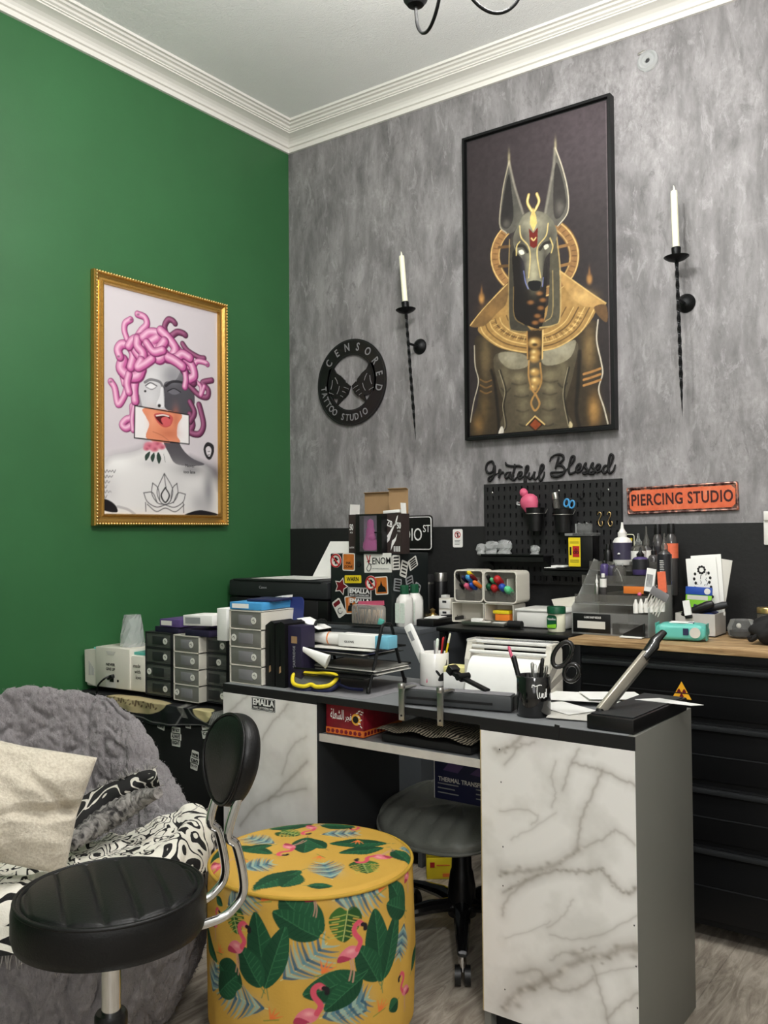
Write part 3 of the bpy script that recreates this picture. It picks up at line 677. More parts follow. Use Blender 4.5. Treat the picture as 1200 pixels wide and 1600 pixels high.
# ------------------------------------------------------------------ round tattoo sign
cx, cz, rr = .374, 1.867, .192
t = thing('round_sign', 'round black cut out tattoo studio sign with two crossed tattoo machines on grey wall', 'sign', (cx, -.012, cz))
def ringmb(r0_, r1_, y0, y1, n=96):
    mb = MB(); vs = []; fs = []
    for r, y in ((r0_, y1), (r0_, y0), (r1_, y0), (r1_, y1)):
        for i in range(n): a = 2*math.pi*i/n; vs.append((r*math.cos(a), y, r*math.sin(a)))
    for j in range(4):
        for i in range(n): k = (i+1) % n; jj = (j+1) % 4; fs.append((j*n+i, j*n+k, jj*n+k, jj*n+i))
    return mb.add(vs, fs)
ringmb(.122, rr, 0, .006).build('ring', MATS['black_plastic'], t, smooth=30)
ringmb(rr-.007, rr-.0045, -.001, .001).build('rim_line', MATS['charcoal_plastic'], t, smooth=30); ringmb(.126, .128, -.001, .001).build('rim_line', MATS['charcoal_plastic'], t, smooth=30)
mat('cut_letters', (128, 127, 130), .7)
def arc_text(s, r, a0, a1, size, top):
    n = len(s)
    for i, ch in enumerate(s):
        if ch == ' ': continue
        a = R(a0+(a1-a0)*i/(n-1)); x, z = r*math.cos(a), r*math.sin(a)
        rot = (a-math.pi/2) if top else (a+math.pi/2)
        M = Matrix.Rotation(-rot, 4, 'Y')
        text(ch, size, (x, -.0012, z), MATS['cut_letters'], t, M, .8, .0006, .012, name='cut_letter')
arc_text('CENSORED', .156, 142, -14, .050, True)
arc_text('TATTOO STUDIO', .158, 186, 300, .042, False)
def machine(sx):
    mb = MB()
    P = lambda pts: mb.prism([(sx*x, z) for x, z in pts], .006)
    P([(.125, .07), (.10, .075), (.085, .05), (.060, .035), (.035, .012), (.028, -.012), (.045, -.030), (.055, -.055), (.075, -.065), (.105, -.06), (.13, -.045), (.14, 0)])
    o = mb.build('machine_body', MATS['black_plastic'], t, smooth=0)
    mb2 = MB(); M = Matrix.Rotation(sx*R(-38), 4, 'Y')
    for z0, z1, w0, w1 in ((-.005, -.035, .014, .022), (-.037, -.066, .024, .018), (-.068, -.086, .013, .011), (-.086, -.118, .009, .002)):
        mb2.prism([(-w0, z0), (w0, z0), (w1, z1), (-w1, z1)], .008, Matrix.Translation((sx*.012, -.001, -.004)) @ M)
    mb2.build('machine_grip', MATS['black_plastic'], t, smooth=0)
    mb3 = MB()
    for a, b2 in (((.105, .02), (.115, -.02)), ((.09, .03), (.075, .0)), ((.065, -.01), (.08, -.045)), ((.1, -.045), (.125, -.035)), ((.012, -.03), (.040, -.018)), ((.03, -.045), (.048, -.036)), ((.045, -.062), (.060, -.054))):
        mb3.tube([(sx*a[0], -.001, a[1]), (sx*(a[0]+b2[0])/2-.003*sx, -.001, (a[1]+b2[1])/2), (sx*b2[0], -.001, b2[1])], .0015, 5)
    mb3.build('engraved_line', MATS['cut_letters'], t)
machine(-1); machine(1)

# ------------------------------------------------------------------ script lettering, strokes traced along each letter
def script(name, label, strokes, H4, w):
    """strokes in crop pixels of a 1200x450 view of the wall; H4 maps crop px to wall coordinates"""
    mb = MB()
    for s in strokes:
        pts = crom(s, 7)
        W = [PY(740+p[0]/5, 690+p[1]/5, -.004) for p in pts]; n = len(W)
        base = Vector((0, 0, 0))
        r = [w*(.62+.55*min(1, 4*min(i/n+.05, 1-i/n+.02))) for i in range(n)]
        mb.tube([(p.x, -.007, p.z) for p in W], r, 8, flat=1.0)
    o = mb.build(name, MATS['black_matte'], None, smooth=60)
    tag(o, label, 'lettering sign', None); return o
script('script_lettering', 'black script word Grateful mounted on the grey wall above pegboard', [
    [(150, 160), (165, 195), (150, 155), (112, 170), (100, 215), (118, 245), (150, 235), (165, 195), (170, 200), (165, 255), (140, 300), (120, 302), (125, 280), (160, 262), (195, 248)],
    [(195, 250), (205, 222), (212, 232), (200, 285), (210, 255), (228, 238), (240, 245)],
    [(285, 240), (262, 245), (248, 270), (262, 285), (284, 262), (290, 235), (287, 275), (300, 288), (318, 262)],
    [(322, 175), (325, 200), (305, 275), (315, 300), (345, 275)], [(252, 160), (262, 182), (300, 192), (355, 190), (385, 200)],
    [(345, 275), (372, 262), (378, 240), (360, 240), (350, 268), (365, 290), (392, 272)],
    [(395, 270), (425, 225), (430, 195), (415, 195), (408, 230), (400, 310), (410, 312), (415, 280), (435, 268)],
    [(440, 240), (432, 275), (445, 290), (470, 262), (480, 235), (472, 275), (485, 295), (505, 275)],
    [(505, 275), (545, 215), (548, 185), (532, 185), (520, 230), (515, 285), (530, 304), (550, 270), (556, 235)]], None, .0040)
script('script_lettering', 'black script word Blessed mounted on the grey wall above pegboard', [
    [(668, 115), (660, 150), (640, 215)], [(597, 158), (610, 125), (650, 102), (695, 105), (705, 135), (680, 165), (655, 182), (695, 190), (715, 220), (700, 255), (655, 275), (615, 268), (608, 245), (640, 240), (700, 235), (735, 215)],
    [(735, 215), (780, 155), (790, 120), (770, 118), (755, 160), (745, 215), (755, 250), (790, 240), (805, 220)],
    [(805, 225), (830, 210), (838, 180), (820, 180), (805, 212), (815, 240), (848, 225)],
    [(848, 225), (870, 180), (880, 170), (872, 195), (895, 225), (885, 250), (855, 245), (905, 225)],
    [(905, 225), (925, 178), (935, 170), (928, 195), (950, 225), (935, 252), (905, 245), (955, 225)],
    [(955, 225), (980, 215), (990, 185), (972, 182), (955, 212), (968, 240), (1008, 222)],
    [(1055, 190), (1028, 190), (1012, 220), (1022, 245), (1045, 230), (1060, 195)],
    [(1055, 215), (1080, 160), (1092, 115), (1075, 100), (1062, 130), (1055, 215), (1068, 245), (1095, 225), (1110, 180)]], None, .0040)

# ------------------------------------------------------------------ pegboard with its holes, over the black dado
def wall_x(px, py, y=0.0): return PY(px, py, y)
pb0 = PY(756, 757, -.02); pb1 = PY(970, 748, -.02)
PX0, PX1, PZ1 = pb0.x, pb1.x, pb0.z; PZ0 = 1.0
t = thing('pegboard', 'black slotted pegboard under the script words on the wall', 'pegboard')
mb = MB(); step = .0300; hw, hh = .0030, .0085
def slotted(mb, x0, x1, z0, z1, y):
    """front sheet with real slots: each cell is a frame of four quads round the hole"""
    nx = int((x1-x0)/.0238); nz_ = int((z1-z0)/.0335); dx = (x1-x0)/nx; dz = (z1-z0)/nz_
    for i in range(nx):
        for j in range(nz_):
            a, b_, c_, d = x0+i*dx, x0+(i+1)*dx, z0+j*dz, z0+(j+1)*dz
            mx, mz = (a+b_)/2, (c_+d)/2
            o = [(a, c_), (b_, c_), (b_, d), (a, d)]; q = [(mx-hw, mz-hh), (mx+hw, mz-hh), (mx+hw, mz+hh), (mx-hw, mz+hh)]
            vs = [(p[0], y, p[1]) for p in o]+[(p[0], y, p[1]) for p in q]+[(p[0], y+.004, p[1]) for p in q]
            fs = [(0, 1, 5, 4), (1, 2, 6, 5), (2, 3, 7, 6), (3, 0, 4, 7)]+[(4, 5, 9, 8), (5, 6, 10, 9), (6, 7, 11, 10), (7, 4, 8, 11)]
            mb.add(vs, fs)
mat('pegboard_black', (31, 31, 32), .55, bump=.05)
xm = PX0+(PX1-PX0)*.5
slotted(mb, PX0+.004, xm-.002, PZ0+.004, PZ1-.004, -.020); mb.build('slotted_sheet', MATS['pegboard_black'], t, smooth=0)
mb = MB(); slotted(mb, xm+.002, PX1-.004, PZ0+.004, PZ1-.004, -.020); mb.build('slotted_sheet', MATS['pegboard_black'], t, smooth=0)
mb = MB()
for a, b_ in ((PX0, PX0+.004), (xm-.002, xm+.002), (PX1-.004, PX1)): mb.bx(a, b_, -.0205, -.004, PZ0, PZ1)
mb.bx(PX0, PX1, -.0205, -.004, PZ1-.004, PZ1); mb.bx(PX0, PX1, -.0205, -.004, PZ0, PZ0+.004)
mb.build('rim', MATS['pegboard_black'], t, smooth=0)
MB().bx(PX0+.003, PX1-.003, -.008, -.0045, PZ0+.003, PZ1-.003).build('back_sheet', MATS['black_matte'], t, smooth=0)
for px, py in ((769, 770), (873, 767), (950, 765)):
    p = PY(px, py, -.021); MB().ball((p.x, -.0205, p.z), .0042, (1, .5, 1), 10).build('screw', MATS['chrome'], t)

def cup_on_board(px, py, label):
    p = PY(px, py, -.055)
    t = thing('pegboard_cup', label, 'pen cup', (p.x, -.062, p.z))
    MB().lathe([(.026, 0), (.027, .001), (.035, .086), (.037, .088), (.035, .089), (.033, .086), (.0255, .004), (.0001, .004)], 28).build('cup_body', MATS['black_plastic'], t)
    mb = MB(); mb.tube([(.0375*math.cos(a), .0375*math.sin(a), .066) for a in np.linspace(0, 2*math.pi, 32)[:-1]], .0014, 6, True); mb.tube([(0, .037, .066), (0, .042, .066)], .0014, 6)
    mb.tube([(.036, .01, .066), (.040, .02, .082), (.034, .03, .086)], .0014, 6)
    mb.build('wire_ring', MATS['steel'], t); return t, p
t, p = cup_on_board(838, 830, 'black cup on the pegboard holding a pink bulb')
mb = MB()
g = thing('rubber_bulb', 'pink translucent rubber bulb standing in the left pegboard cup', 'bulb', (p.x-.012, -.062, p.z+.070), rot=(0, R(-18), 0))
MB().lathe([(.018, 0), (.024, .015), (.031, .035), (.031, .052), (.022, .066), (.012, .072), (.0001, .073)], 24, scale=(1.15, .9)).build('bulb_body', MATS['pink'], g)
MB().ball((-.008, -.004, .082), .0165, (1, .9, 1.1), 16).build('bulb_tip', MATS['pink'], g, label='rounded salmon tip')
MB().lathe([(.006, 0), (.007, .014), (.0001, .014)], 12, (-.036, -.002, .048), Matrix.Rotation(R(-60), 4, 'Y')).build('nozzle', MATS['clear_acrylic'], g)
t, p = cup_on_board(881, 832, 'black cup on the pegboard holding blue scissors and a silver capped tube')
g = thing('glass_tube', 'smoky tube with ridged silver cap in the right pegboard cup', 'bottle', (p.x-.014, -.060, p.z+.006), rot=(0, R(-7), 0))
MB().lathe([(.011, 0), (.012, .10), (.011, .118), (.008, .121)], 16).build('tube_body', MATS['smoky_acrylic'], g)
mb = MB().lathe([(.012, .118), (.0125, .121), (.0125, .140), (.010, .144), (.0001, .145)], 20); mb.build('cap', MATS['steel'], g)
g = thing('scissors', 'scissors with light blue loop handles in the right pegboard cup', 'scissors', (p.x+.012, -.066, p.z+.05), rot=(0, R(16), 0))
for sx, lb in ((-.011, 'handle'), (.011, 'handle')):
    MB().tube([(sx+.0095*math.cos(a), 0, .058+.014*math.sin(a)) for a in np.linspace(0, 2*math.pi, 20)[:-1]], .0034, 8, True).build(lb, MATS['sky_blue'], g)
    MB().box((sx*.3, 0, .01), (.008, .002, .075), (0, R(6 if sx > 0 else -6), 0)).build('blade', MATS['steel'], g)

def peg_shelf(px0, px1, py, label, dep=.085, lip=.012):
    a = PY(px0, py, -.02-dep); b_ = PY(px1, py, -.02-dep)
    t = thing('pegboard_shelf', label, 'shelf', (a.x, 0, a.z))
    w = b_.x-a.x
    MB().bx(0, w, -.02-dep, -.021, -.004, 0).build('shelf_plate', MATS['black_plastic'], t); MB().bx(0, w, -.02-dep, -.018-dep, -.022, .006).build('front_lip', MATS['black_plastic'], t)
    for x in (.01, w-.01): MB().prism([(-.001-.02, -.004), (-.02-dep+.004, -.004), (-.021, -.045)], .002, Matrix.Translation((x, 0, 0)) @ Matrix.Rotation(R(90), 4, 'Z')).build('bracket', MATS['black_plastic'], t)
    return a.x, b_.x, a.z
s1 = peg_shelf(751, 849, 868, 'black pegboard shelf carrying clear crystal ornaments')
s2 = peg_shelf(850, 934, 890, 'black pegboard shelf carrying the black box with yellow biohazard label')
mat('crystal', (240, 243, 243), .04, trans=.7, var=.0)
def crystal(px, py, s, z, label):
    p = PY(px, py, -.065); t = thing('crystal_ornament', label, 'ornament', (p.x, -.065, z), group=None)
    bm = MB(); rr_ = random.Random(int(px)); pr = [(.62, 0), (.95, .25), (.75, .6), (1.0, 1.0), (1.05, 1.5), (.8, 1.9), (.35, 2.05), (.0001, 2.08)]
    n = 9; vs = []; fs = []
    for j, (r, h) in enumerate(pr):
        for i in range(n): a = 2*math.pi*(i+.5*(j % 2))/n; k = r*s*(.85+.3*rr_.random()); vs.append((k*math.cos(a), k*.85*math.sin(a), h*s))
    for j in range(len(pr)-1):
        for i in range(n): k = (i+1) % n; fs.append((j*n+i, j*n+k, (j+1)*n+k)); fs.append((j*n+i, (j+1)*n+k, (j+1)*n+i))
    fs.append(tuple(reversed(range(n))))
    bm.add(vs, fs).build('faceted_body', MATS['crystal'], t, smooth=0)
    MB().lathe([(.62*s, 0), (.7*s, .2*s), (.4*s, .35*s)], 10, (0, 0, .0)).build('foot', MATS['steel'], t, smooth=0)
zz = s1[2]+.0005
crystal(752, 850, .022, zz, 'small clear crystal at the left end of the pegboard shelf')
crystal(768, 850, .027, zz, 'taller clear crystal second from the left on the pegboard shelf')
crystal(788, 850, .029, zz, 'tallest clear crystal on the pegboard shelf, third from the left')
crystal(836, 860, .019, zz, 'short clear crystal alone at the right end of the pegboard shelf')
# black box with yellow biohazard label, tray lid and clear case on top
bA = PY(889, 890, -.085); zb = s2[2]+.0005
t = thing('sharps_box', 'black box with a yellow and red biohazard label on the pegboard shelf', 'box', (bA.x, -.085, zb))
bw, bh = .092, .123
MB().bx(0, bw, 0, .062, 0, bh, .003).build('box_body', MATS['black_plastic'], t)
MB().bx(-.012, bw+.006, -.008, .06, bh, bh+.010, .002).build('tray_lid', MATS['clear_acrylic'], t)
sl = MB().bx(0.0, .046, -.0012, 0, .012, bh-.006).build('label', MATS['yellow'], t)
MB().bx(.016, .042, -.0018, -.001, .046, .086).build('red_square', MATS['red'], sl)
mb = MB()
for k in range(3):
    a = R(90+120*k); mb.tube([(.029+.0062*math.cos(a)+.0042*math.cos(u), -.002, .066+.0062*math.sin(a)+.0042*math.sin(u)) for u in np.linspace(0, 2*math.pi, 14)[:-1]], .0011, 5, True)
mb.build('biohazard_mark', MATS['text_black'], sl)
mb = MB()
for z in (.100, .096, .035, .031, .027): mb.bx(.006, .040, -.0015, -.001, z, z+.0014)
mb.box((.008, -.0015, .068), (.007, .001, .03), None, .0004); mb.build('print_line', MATS['text_black'], sl)
t = thing('clear_case', 'small clear plastic case upright on top of the black sharps box', 'case', (bA.x+.014, -.058, zb+bh+.0105))
MB().bx(0, .062, 0, .012, 0, .034, .001).build('case_body', MATS['clear_acrylic'], t); MB().bx(.012, .018, .002, .010, .034, .038).build('clip', MATS['clear_acrylic'], t); MB().bx(.042, .048, .002, .010, .034, .038).build('clip', MATS['clear_acrylic'], t)
for k, (px, w, lb) in enumerate(((852, .045, 'lower white card packet on the right pegboard shelf'), (862, .052, 'upper white card packet on the right pegboard shelf'))):
    p = PY(px, 885, -.09); o = MB().box((0, 0, .004), (w, .05, .007), None, .001).build('card_packet', MATS['paper_white'], None); o.location = (p.x+w/2, -.075+.004*k, zb+.0075*k); tag(o, lb, 'card')
# hooks
for px, py, lb in ((911, 772, 'black pegboard hook left of the pair at the right side'), (939, 772, 'black pegboard hook right of the pair at the right side')):
    p = PY(px, py, -.02); o = MB().tube(crom([(0, .0, .012), (0, -.006, .012), (0, -.008, -.012), (0, -.020, -.020), (0, -.030, -.010), (0, -.030, 0)], 5), .0022, 8).build('peg_hook', MATS['black_metal'], None); o.location = (p.x, -.0205, p.z); tag(o, lb, 'hook')
for px, lb in ((936, 'gold S hook hanging left of its twin on the pegboard'), (951, 'gold S hook hanging right of its twin on the pegboard')):
    p = PY(px, 812, -.028); o = MB().tube(crom([(-.007, 0, .018), (-.002, 0, .027), (.006, 0, .024), (.006, 0, .014), (.0, 0, .002), (-.004, 0, -.008), (.0, 0, -.020), (.008, 0, -.023), (.012, 0, -.013), (.010, 0, -.006)], 6), .0016, 8).build('s_hook', MATS['brass_gold'], None); o.location = (p.x, -.0245, p.z); tag(o, lb, 'hook', None)

# ------------------------------------------------------------------ wall signs
def rrect(w, h, r, n=5):
    out = []
    for cx_, cz_, a0 in ((w/2-r, h/2-r, 0), (-w/2+r, h/2-r, 90), (-w/2+r, -h/2+r, 180), (w/2-r, -h/2+r, 270)):
        for k in range(n+1): a = R(a0+90*k/n); out.append((cx_+r*math.cos(a), cz_+r*math.sin(a)))
    return out
A, B = PY(980, 782, -.006), PY(1154, 776, -.006); ww = B.x-A.x; hh_ = .098
t = thing('tin_sign', 'worn orange tin sign reading PIERCING STUDIO on the grey wall', 'sign', ((A.x+B.x)/2, -.008, (A.z+B.z)/2))
t.rotation_euler = (0, R(-1.2), 0)
m, nt, b = nodes_mat('rusty_rim', .35); b.inputs['Metallic'].default_value = .7
a1 = nz(nt, 45, 6); r1 = rmp(nt, a1.outputs['Fac'], [(.42, (70, 42, 40)), (.55, (150, 120, 112)), (.66, (214, 130, 100))]); nt.links.new(r1.outputs[0], b.inputs['Base Color']); bumpn(nt, a1.outputs['Fac'], b, .3)
m, nt, b = nodes_mat('worn_orange', .45)
a1 = nz(nt, 18, 8, .7); r1 = rmp(nt, a1.outputs['Fac'], [(.28, (120, 66, 50)), (.36, (206, 92, 58)), (.58, (222, 112, 74)), (.74, (218, 142, 112)), (.80, (160, 150, 150))]); nt.links.new(r1.outputs[0], b.inputs['Base Color'])
MB().prism(rrect(ww, hh_, .006), .006).build('plate', MATS['rusty_rim'], t)
MB().tube([(x, -.001, z) for x, z in rrect(ww-.008, hh_-.008, .006)], .0032, 8, True).build('rolled_edge', MATS['rusty_rim'], t)
MB().prism([(-ww/2+.022, -hh_/2+.012), (ww/2-.022, -hh_/2+.012), (ww/2-.010, -hh_/2+.024), (ww/2-.010, hh_/2-.024), (ww/2-.022, hh_/2-.012), (-ww/2+.022, hh_/2-.012), (-ww/2+.010, hh_/2-.024), (-ww/2+.010, -hh_/2+.024)], .002, Matrix.Translation((0, -.0016, 0))).build('orange_face', MATS['worn_orange'], t)
mat('sign_letter', (60, 26, 28), .5)
text('PIERCING STUDIO', .056, (0, -.0022, .000), MATS['sign_letter'], t, None, .72, .0006, .022, space=1.08)
for sx in (-1, 1): MB().ball((sx*(ww/2-.008), -.003, hh_/2-.010), .0032, n=8).build('nail', MATS['steel'], t)
A = PY(716, 841, -.002)
t = thing('prohibition_sticker', 'small white sticker with a red prohibition circle on the black wall', 'sticker', (A.x, -.0062, A.z))
MB().prism(rrect(.046, .074, .006), .0015).build('backing', MATS['paper_white'], t)
def no_sign(parent, cx_, cz_, r, y, m_='red'):
    mb = MB(); mb.tube([(cx_+r*math.cos(a), y, cz_+r*math.sin(a)) for a in np.linspace(0, 2*math.pi, 24)[:-1]], r*.14, 6, True)
    mb.tube([(cx_-r*.7, y, cz_+r*.7), (cx_+r*.7, y, cz_-r*.7)], r*.12, 6); return mb.build('prohibition_ring', MATS[m_], parent)
no_sign(t, 0, .014, .0125, -.0006); MB().prism([(-.002, .005), (.003, .005), (.004, .022), (-.003, .022)], .001, Matrix.Translation((0, -.0008, 0))).build('pictogram', MATS['text_black'], t)
mb = MB()
for k in range(4): mb.bx(-.014, .012-.003*(k % 2), -.0008, 0, -.010-.005*k, -.0085-.005*k)
mb.build('print_line', MATS['charcoal_plastic'], t)
# light switch at the right edge of the view
A = PY(1204, 832, -.01)
t = thing('light_switch', 'white wall switch at the right edge of the black wall', 'switch', (A.x+.02, -.004, A.z))
MB().box((0, -.005, 0), (.082, .010, .082), None, .004).build('plate', MATS['white_plastic'], t)
MB().box((0, -.012, 0), (.05, .006, .05), (R(4), 0, 0), .002).build('rocker', MATS['white_plastic'], t)
MB().box((-.028, -.010, .055), (.02, .018, .03), None, .002).build('plug', MATS['white_plastic'], t)
# clear wall rosette high on the wall
A = PY(1012, 95, -.004)
t = thing('wall_rosette', 'clear glass wall rosette with empty screw hole high on the grey wall', 'fixture', (A.x, -.001, A.z))
My = Matrix.Rotation(R(90), 4, 'X')
MB().lathe([(.038, 0), (.037, .008), (.030, .013), (.024, .009), (.018, .012), (.010, .010), (.009, 0)], 32, (0, 0, 0), My).build('glass_disc', MATS['crystal'], t)
MB().lathe([(.009, 0), (.008, .004), (.0001, .004)], 16, (0, 0, 0), My).build('screw_hole', MATS['charcoal_plastic'], t)
MB().box((-.022, -.004, .036), (.028, .006, .008), (0, R(-12), 0), .001).build('metal_tab', MATS['steel'], t)

# ------------------------------------------------------------------ chandelier
t = thing('chandelier', 'black curved arm chandelier hanging from the ceiling', 'ceiling lamp', CH)
MB().lathe([(.0001, .030), (.014, .032), (.03, .045), (.036, .06), (.030, .085), (.014, .11), (.018, .15), (.010, .20), (.008, .24)], 28).build('body', MATS['black_metal'], t)
MB().cyl((0, 0, .24), (0, 0, RZ-CH.z-.03), .006).build('rod', MATS['black_metal'], t)
MB().lathe([(.012, 0), (.05, .012), (.055, .03), (.055, .0305)], 28, (0, 0, RZ-CH.z-.031)).build('ceiling_rose', MATS['black_metal'], t)
for k in range(4):
    a = YAW+R(20)+k*math.pi/2; ca, sa = math.cos(a), math.sin(a)
    P = [(.02, .075), (.035, .02), (.065, -.022), (.105, -.040), (.145, -.030), (.178, .005), (.190, .060)]
    arm = MB().tube([(r*ca, r*sa, z) for r, z in crom(P, 8)], .0042, 8).build('arm', MATS['black_metal'], t, smooth=60)
    x, y = .190*ca, .190*sa
    MB().lathe([(.004, .058), (.020, .062), (.029, .074), (.030, .078), (.010, .072), (.010, .11), (.0001, .111)], 24, (x, y, 0)).build('lamp_holder', MATS['black_metal'], arm)
    MB().lathe([(.008, .111), (.015, .13), (.016, .15), (.008, .175), (.0001, .185)], 16, (x, y, 0)).build('bulb', MATS['bulb'], arm)
    d = bpy.data.lights.new('chandelier_bulb', 'POINT'); d.energy = LAMP_W; d.shadow_soft_size = .03; d.color = (1, .98, .945)
    o = bpy.data.objects.new('chandelier_bulb', d); COL.objects.link(o); o.location = (CH.x+x, CH.y+y, CH.z+.215)

# ------------------------------------------------------------------ desk: two marble fronted pedestals, top and shelf
def marble(seed, w, h, veins, size):
    """veins: list of (points in metres from top left, width m, darkness)"""
    c = Canvas(w, h, (238, 236, 233)); n = fill_noise(c.h, c.w, 4, 5, seed)[..., None]; base = np.array(lin((214, 212, 207)))
    wt = np.clip((n-.50)*4, 0, 1)*.7; c.a = c.a*(1-wt)+base*wt
    n2 = fill_noise(c.h, c.w, 3, 5, seed+5); wt = (np.clip((n2-.6)*5, 0, 1)*.5)[..., None]; c.a = c.a*(1-wt)+np.array(lin((226, 218, 220)))*wt
    g = random.Random(seed)
    for pts, wd, dk in veins:
        P = crom(pts, 6); P = [(p[0]+g.uniform(-1, 1)*.0022, p[1]+g.uniform(-1, 1)*.0022) for p in P]
        P = [(p[0]/size[0], p[1]/size[1]) for p in P]; k = c.w/size[0]
        col = (150, 142, 132)
        c.stroke(P, wd*k*5.5, (186, 182, 176), .40*dk, soft=wd*k*5); c.stroke(P, wd*k*2.6, (166, 160, 152), .32*dk, soft=wd*k*2.2); c.stroke(P, wd*k*1.1, col, .55*dk, soft=wd*k)
        if dk > .8:
            for p in P[::2]:
                q = (p[0]+g.uniform(-1, 1)*wd*1.5/size[0], p[1]+g.uniform(-1, 1)*wd*1.5/size[1]); r = g.uniform(.3, 1)*wd/size[0]
                c.blob(q, r*1.2, r*.8*size[0]/size[1], g.choice([(122, 112, 96), (140, 132, 120), (232, 228, 222)]), .5)
    return c.done()
attr_mat('marble_foil', .28, coat=.1)
mat('marble_edge', (198, 194, 188), .35, var=.22, scale=22)
mat('board_edge', (178, 160, 120), .8)
DX0, DX1, DX2, DX3 = .820, 1.190, 1.712, 2.098
DYF, DYB, DZ = -1.215, -.822, .750
t = thing('desk', 'white marble fronted desk with grey top, open shelf in the middle and grey side', 'desk', ((DX0+DX3)/2, (DYF+DYB)/2, 0))
ox, oy = t.location.x, t.location.y
def D(mb): 
    mb.v = [(v[0]-ox, v[1]-oy, v[2]) for v in mb.v]; return mb
D(MB().bx(DX0, DX3-.018, DYF+.004, DYB, DZ-.018, DZ, .001)).build('tabletop', MATS['grey_top'], t)
D(MB().bx(DX3-.018, DX3, DYF+.004, DYB, .0, DZ-.0005, .001)).build('side_panel', MATS['grey_laminate'], t)
D(MB().bx(DX2, DX2+.018, DYF+.004, DYB, .0, DZ-.018)).build('inner_panel', MATS['grey_laminate'], t)
D(MB().bx(DX1-.018, DX1, DYF+.004, DYB, .0, DZ-.018)).build('inner_panel', MATS['charcoal_plastic'], t, label='dark inner panel of the left pedestal')
D(MB().bx(DX0, DX0+.018, DYF+.004, DYB, .0, DZ-.018)).build('outer_panel', MATS['grey_laminate'], t)
D(MB().bx(DX2+.018, DX3-.018, DYB-.0, DYB-.016, .0, DZ-.018)).build('back_board', MATS['grey_laminate'], t)
D(MB().bx(DX0+.018, DX1-.018, DYB, DYB-.016, .0, DZ-.018)).build('back_board', MATS['grey_laminate'], t)
D(MB().bx(DX2+.002, DX3-.018, DYF+.03, DYF+.045, 0, .05)).build('plinth', MATS['black_matte'], t); D(MB().bx(DX0, DX1, DYF+.03, DYF+.045, 0, .05)).build('plinth', MATS['black_matte'], t)
D(MB().bx(DX2-.002, DX3, DYF, DYF+.004, DZ-.031, DZ-.001)).build('black_tape', MATS['black_matte'], t)
D(MB().bx(DX1, DX2-.002, DYF+.001, DYF+.004, DZ-.020, DZ-.001)).build('black_tape', MATS['black_matte'], t)
D(MB().bx(DX0-.001, DX1, DYF, DYF+.004, DZ-.026, DZ-.001)).build('black_tape', MATS['black_matte'], t)
x = PY(870, 1150, DYF).x
D(MB().box((x, DYF-.0012, DZ-.012), (.012, .002, .034), (0, R(6), 0))).build('loose_tape_flap', MATS['black_matte'], t)
# marble fronts: veins traced in metres
FW, FH = DX3-DX2-.001, DZ-.031-.045
def fr_pt(px, py):
    p = PY(px, py, DYF); return (p.x-DX2-.001, (DZ-.031)-p.z)
V = []
for pts, w, d in (
    ([(779, 1175), (800, 1165), (822, 1145), (842, 1148)], .007, .9), ([(790, 1195), (810, 1170), (835, 1160)], .004, .6),
    ([(868, 1190), (862, 1215), (868, 1240), (862, 1262)], .003, .45), ([(905, 1170), (890, 1200), (880, 1235)], .004, .6), ([(895, 1192), (925, 1200), (942, 1205), (965, 1215), (992, 1228)], .004, .8), ([(940, 1205), (925, 1240), (912, 1270), (905, 1300), (902, 1325)], .0045, .75),
    ([(782, 1268), (815, 1265), (840, 1275), (830, 1290)], .003, .45), ([(800, 1312), (830, 1295), (870, 1270)], .003, .35), ([(902, 1328), (940, 1312), (962, 1298), (992, 1320)], .004, .6), ([(902, 1328), (872, 1350), (840, 1358), (812, 1362), (785, 1364)], .008, .85), ([(785, 1395), (810, 1382), (850, 1365), (880, 1360), (905, 1363), (935, 1358), (945, 1365), (965, 1388), (982, 1394), (995, 1388)], .005, .85), ([(785, 1430), (790, 1410), (812, 1385), (840, 1368)], .005, .6),
    ([(855, 1450), (880, 1430), (895, 1405)], .003, .4), ([(995, 1430), (950, 1455), (900, 1468), (860, 1460)], .003, .45), ([(790, 1465), (830, 1455), (860, 1440)], .002, .35),
    ([(996, 1478), (970, 1482), (950, 1492), (925, 1495), (905, 1500), (885, 1512), (860, 1528), (838, 1540), (820, 1545), (800, 1560), (790, 1575)], .011, 1.0), ([(860, 1500), (880, 1488), (900, 1490), (930, 1480)], .004, .5), ([(810, 1520), (840, 1515), (870, 1545), (900, 1545), (925, 1530)], .006, .7),
    ([(925, 1510), (938, 1550), (950, 1600), (952, 1640)], .004, .6), ([(996, 1552), (970, 1570), (948, 1592)], .004, .6), ([(925, 1525), (960, 1515), (996, 1510)], .003, .4),
    ([(800, 1600), (840, 1620), (900, 1650), (960, 1690)], .005, .7)):
    V.append(([fr_pt(*p) for p in pts], w, d))
inked('marble_front', marble(3, 200, 370, V, (FW, FH)), flat_xz(DX2+.001-ox, DX3-ox, DZ-.031, .045, DYF-oy), MATS['marble_foil'], t)
FW2 = DX1-DX0; FH2 = DZ-.026-.045
V2 = []
def fr_pt2(px, py):
    p = PY(px, py, DYF); return (p.x-DX0, (DZ-.026)-p.z)
